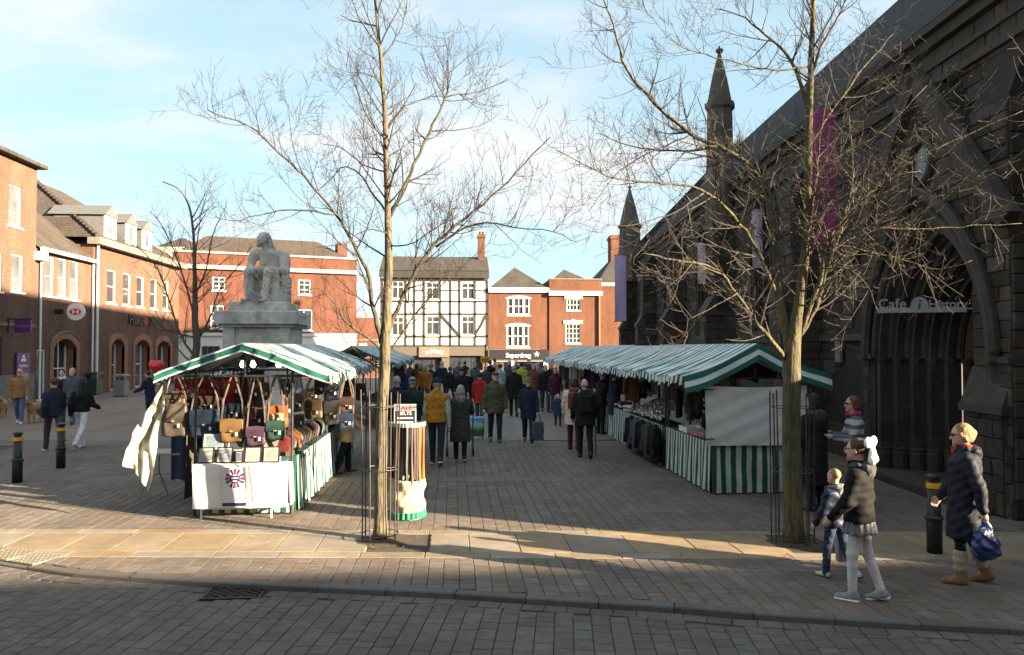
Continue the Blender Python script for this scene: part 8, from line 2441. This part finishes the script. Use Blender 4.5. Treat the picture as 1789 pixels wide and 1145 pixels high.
# bundle of canes in a pot
o = thing('cane_bundle', 'bundle of yellow canes standing on the stall beside the mossy tree', 'canes', (RX0-.3, 14.0, CZ))
MB().lathe((0, 0), [(.07, 0), (.09, .2), (.085, .2)], 12).build('pot', m_bol, o)
for k in range(7): MB().tube([(random.uniform(-.04, .04), random.uniform(-.04, .04), .02), (random.uniform(-.12, .12), random.uniform(-.1, .1), random.uniform(.55, .75))], .008, 5).build('cane', M('cane_yellow', (.45, .3, .1), rough=.6), o)
# wire grid panel in the second stall
o = thing('wire_panel', 'black wire display grid standing inside the second church row stall', 'display grid', (RX0+.1, 16.0, .82))
for k in range(11): MB().tube([(0, -.6+k*.12, 0), (0, -.6+k*.12, 1.05)], .006, 4).build('wire', m_pole, o)
for k in range(9): MB().tube([(.006, -.6, .05+k*.12), (.006, .6, .05+k*.12)], .006, 4).build('wire', m_pole, o)
for k, (dy, z0_, w_, h_) in enumerate(((-.45, .1, .2, .3), (.1, .05, .22, .34), (.42, .5, .2, .25), (-.1, .62, .22, .24))):
    q = thing('dark_pouch', ['black pouch clipped low on the wire grid', 'larger black pouch in the middle of the wire grid', 'black pouch clipped high at the far side of the wire grid', 'black pouch clipped at the top of the wire grid'][k], 'pouch', (RX0+.06, 16.0+dy, .82+z0_))
    link('pouch_body', sdf_mesh('pouch_body', [('box', (0, 0, h_/2), (.04, w_/2, h_/2), .03)], .02, lt['black']), q); MB().tube([(0, 0, h_-.01), (.03, 0, h_+.08)], .006, 4).build('loop', m_strap, q)
# silver foil sheet over the second stall counter
m_foil = M('silver_foil', (.42, .38, .32), rough=.28, metal=.75, var=.2, scale=7, bump=1.0, bscale=16)
rf_ = np.random.RandomState(5).rand(40, 20)
o = thing('foil_sheet', 'crumpled silver foil sheet spread over the second church row counter', 'foil', (RX0-.6, 16.6, .84))
def foil(u, v):
    i, j = int(u*38), int(v*18)
    return V(RX0-.82+.62*v+.03*rf_[i, j], 15.4+2.4*u, .9+.32*v+.1*math.sin(u*PI)*0+.035*rf_[(i*3) % 40, (j*7) % 20])
MB().grid(foil, 38, 18).build('sheet', m_foil, o, world=True)
# dark jackets hanging below that counter
for k in range(5):
    y = 15.45+k*.52
    o = thing('folded_jacket', ['black jacket draped at the near end below the foil sheet', 'black and grey jacket second below the foil sheet', 'dark patterned jacket in the middle below the foil sheet', 'charcoal jacket fourth below the foil sheet', 'black jacket at the far end below the foil sheet'][k], 'jacket', (RX0-.86, y, .05), 0, 'jackets hung below the second stall counter')
    link('cloth', sdf_mesh('cloth', [('col', [(0.03, 0, 0, .09, .22), (.4, 0, 0, .1, .24), (.7, 0, 0, .08, .2), (.78, 0, 0, .03, .08)]), ('cap', (-.06, -.16, .66), (-.1, -.2, .2), .06, .05), ('cap', (-.06, .16, .66), (-.1, .2, .2), .06, .05)], .024, [c_black, c_dgrey, c_puffblack, c_slate, c_black][k], disp=lambda P: .012*np.sin(P[..., 1]*40+P[..., 2]*14)), o)
    MB().tube([(.03, 0, .74), (.1, 0, .78)], .008, 4).build('hook', m_grey, o)
# small goods on the middle stalls
gl = ['brown box', 'white box', 'tan basket', 'grey tin', 'cream jar', 'red packet', 'blue packet', 'dark jar', 'orange tin', 'pale parcel']
gm = [c_beige, m_white, lt['tan'], m_grey, c_cream, m_red, c_blue, lt['brown'], c_orange, c_lgrey]
st_n = ['third', 'fourth', 'fifth', 'sixth', 'seventh']
rgg = random.Random(12)
for si in range(5):
    y0_ = 12.35+2.9*(si+2)
    for k in range(6 if si < 3 else 4):
        gi = (k*3+si*2) % 10
        w_, d__, h_ = rgg.uniform(.14, .26), rgg.uniform(.14, .3), rgg.uniform(.1, .28)
        yy = y0_+.35+k*(.36 if si < 3 else .5)
        o = thing('stall_goods', gl[gi]+' on the counter of the '+st_n[si]+' church row stall'+(', '+['near end', 'second from the near end', 'third from the near end', 'fourth from the near end', 'fifth from the near end', 'far end'][k]), 'goods', (RX0-.48+rgg.uniform(-.06, .06), yy, CZ+(.24 if (si == 0 and k > 2) else 0)), rgg.uniform(-.3, .3), 'goods on the church row counters')
        if si == 0 and k > 2: o.location.z = CZ; o.location.x = RX0-.3
        if gi in (3, 4, 7, 8): MB().lathe((0, 0), [(w_*.4, 0), (w_*.45, h_*.7), (w_*.3, h_*.85)], 12).build('jar', gm[gi], o, smooth=True); MB().lathe((0, 0), [(w_*.33, h_*.85), (w_*.33, h_), (.01, h_)], 12).build('lid', m_grey, o)
        else:
            link('box_body', sdf_mesh('box_body', [('box', (0, 0, h_/2), (w_/2, d__/2, h_/2), .015)], .02, gm[gi]), o); MB().box(-w_/2-.006, w_/2+.006, -d__/2-.006, d__/2+.006, h_*.72, h_*.8).build('band', m_paper, o)
    for k in range(3):
        garment_px = None
        mt = [c_rust, c_navy, c_cream, c_maroon, c_dgreen, c_grey, c_purple][(si*3+k) % 7]; nm = ['rust', 'navy', 'cream', 'maroon', 'dark green', 'grey', 'purple'][(si*3+k) % 7]
        o = thing('hanging_garment', nm+' garment hanging under the canopy of the '+st_n[si]+' church row stall', 'garment', (RX0-.55+.35*k, y0_+.5+.75*k, 1.1), 0, 'garments hanging in the church row stalls')
        link('cloth', sdf_mesh('cloth', [('col', [(0, 0, 0, .2, .05), (.35, 0, 0, .19, .05), (.58, 0, 0, .22, .05), (.66, 0, 0, .07, .035)]), ('cap', (-.19, 0, .56), (-.25, 0, .2), .05, .04), ('cap', (.19, 0, .56), (.25, 0, .2), .05, .04)], .028, mt, disp=lambda P: .009*np.sin(P[..., 0]*38)), o)
        MB().tube([(-.1, 0, .62), (0, 0, .7), (0, 0, .82)], .005, 4).build('hanger', m_grey, o)
# folding chair frames and striped deck sling in front of the third stall
p = G(1086, 762)
o = thing('deck_chair', 'small wooden folding stand with a blue and white striped sling', 'deck chair', (p.x, p.y, 0), .35)
m_wood = M('pale_wood', (.34, .25, .15), rough=.7, var=.2, scale=12, stretch=(1, 1, .2))
for sx in (-.22, .22):
    MB().bar((sx, -.3, 0), (sx, .3, .85), .03, .04).build('leg', m_wood, o); MB().bar((sx*.9, .3, 0), (sx*.9, -.25, .55), .03, .04).build('leg', m_wood, o)
for y, z in ((-.3, .02), (.3, .02), (.3, .85), (-.25, .55)): MB().tube([(-.22, y, z), (.22, y, z)], .014, 6).build('stretcher', m_wood, o)
MB().grid(lambda u, v: V(-.2+.4*u, -.25+.55*v, .56+.3*v-.06*math.sin(v*PI)), 6, 10, uvf=lambda u, v: (v*.6, u)).build('sling', stripemat('sling_stripes', (.02, .07, .1), (.55, .6, .62), .15, .35), o, smooth=True)
p = G(1058, 748)
o = thing('folding_chair', 'white folding chair behind the deck chair stand', 'chair', (p.x, p.y, 0), -.3)
MB().box(-.2, .2, -.2, .2, .43, .46).build('seat', m_white, o)
for sx in (-.19, .19):
    MB().bar((sx, -.22, 0), (sx, .18, .88), .022, .022).build('leg', m_white, o); MB().bar((sx*.9, .24, 0), (sx*.9, -.12, .45), .022, .022).build('leg', m_white, o)
MB().box(-.18, .18, .14, .165, .68, .86).build('backrest', m_white, o)
# pallet-like white display table and goods on the far bank-side stalls
for i in range(4):
    y0_ = 23.0+2.9*i
    for k in range(3):
        mt = [c_navy, c_rust, c_cream, c_dgrey, c_maroon, c_olive][(i*2+k) % 6]; nm = ['navy', 'rust', 'cream', 'charcoal', 'maroon', 'olive'][(i*2+k) % 6]
        o = thing('hanging_garment', nm+' garment hanging on the '+['first', 'second', 'third', 'fourth'][i]+' stall behind the leather stall, '+['near', 'middle', 'far'][k]+' hook', 'garment', (L1X+.95, y0_+.5+.85*k, 1.0), PI/2, 'garments on the bank side stalls')
        link('cloth', sdf_mesh('cloth', [('col', [(0, 0, 0, .2, .05), (.35, 0, 0, .19, .05), (.62, 0, 0, .22, .05), (.72, 0, 0, .07, .035)]), ('cap', (-.19, 0, .6), (-.25, 0, .2), .05, .04), ('cap', (.19, 0, .6), (.25, 0, .2), .05, .04)], .028, mt, disp=lambda P: .009*np.sin(P[..., 0]*38)), o)
        MB().tube([(-.1, 0, .68), (0, 0, .78), (0, 0, .86)], .005, 4).build('hanger', m_grey, o)
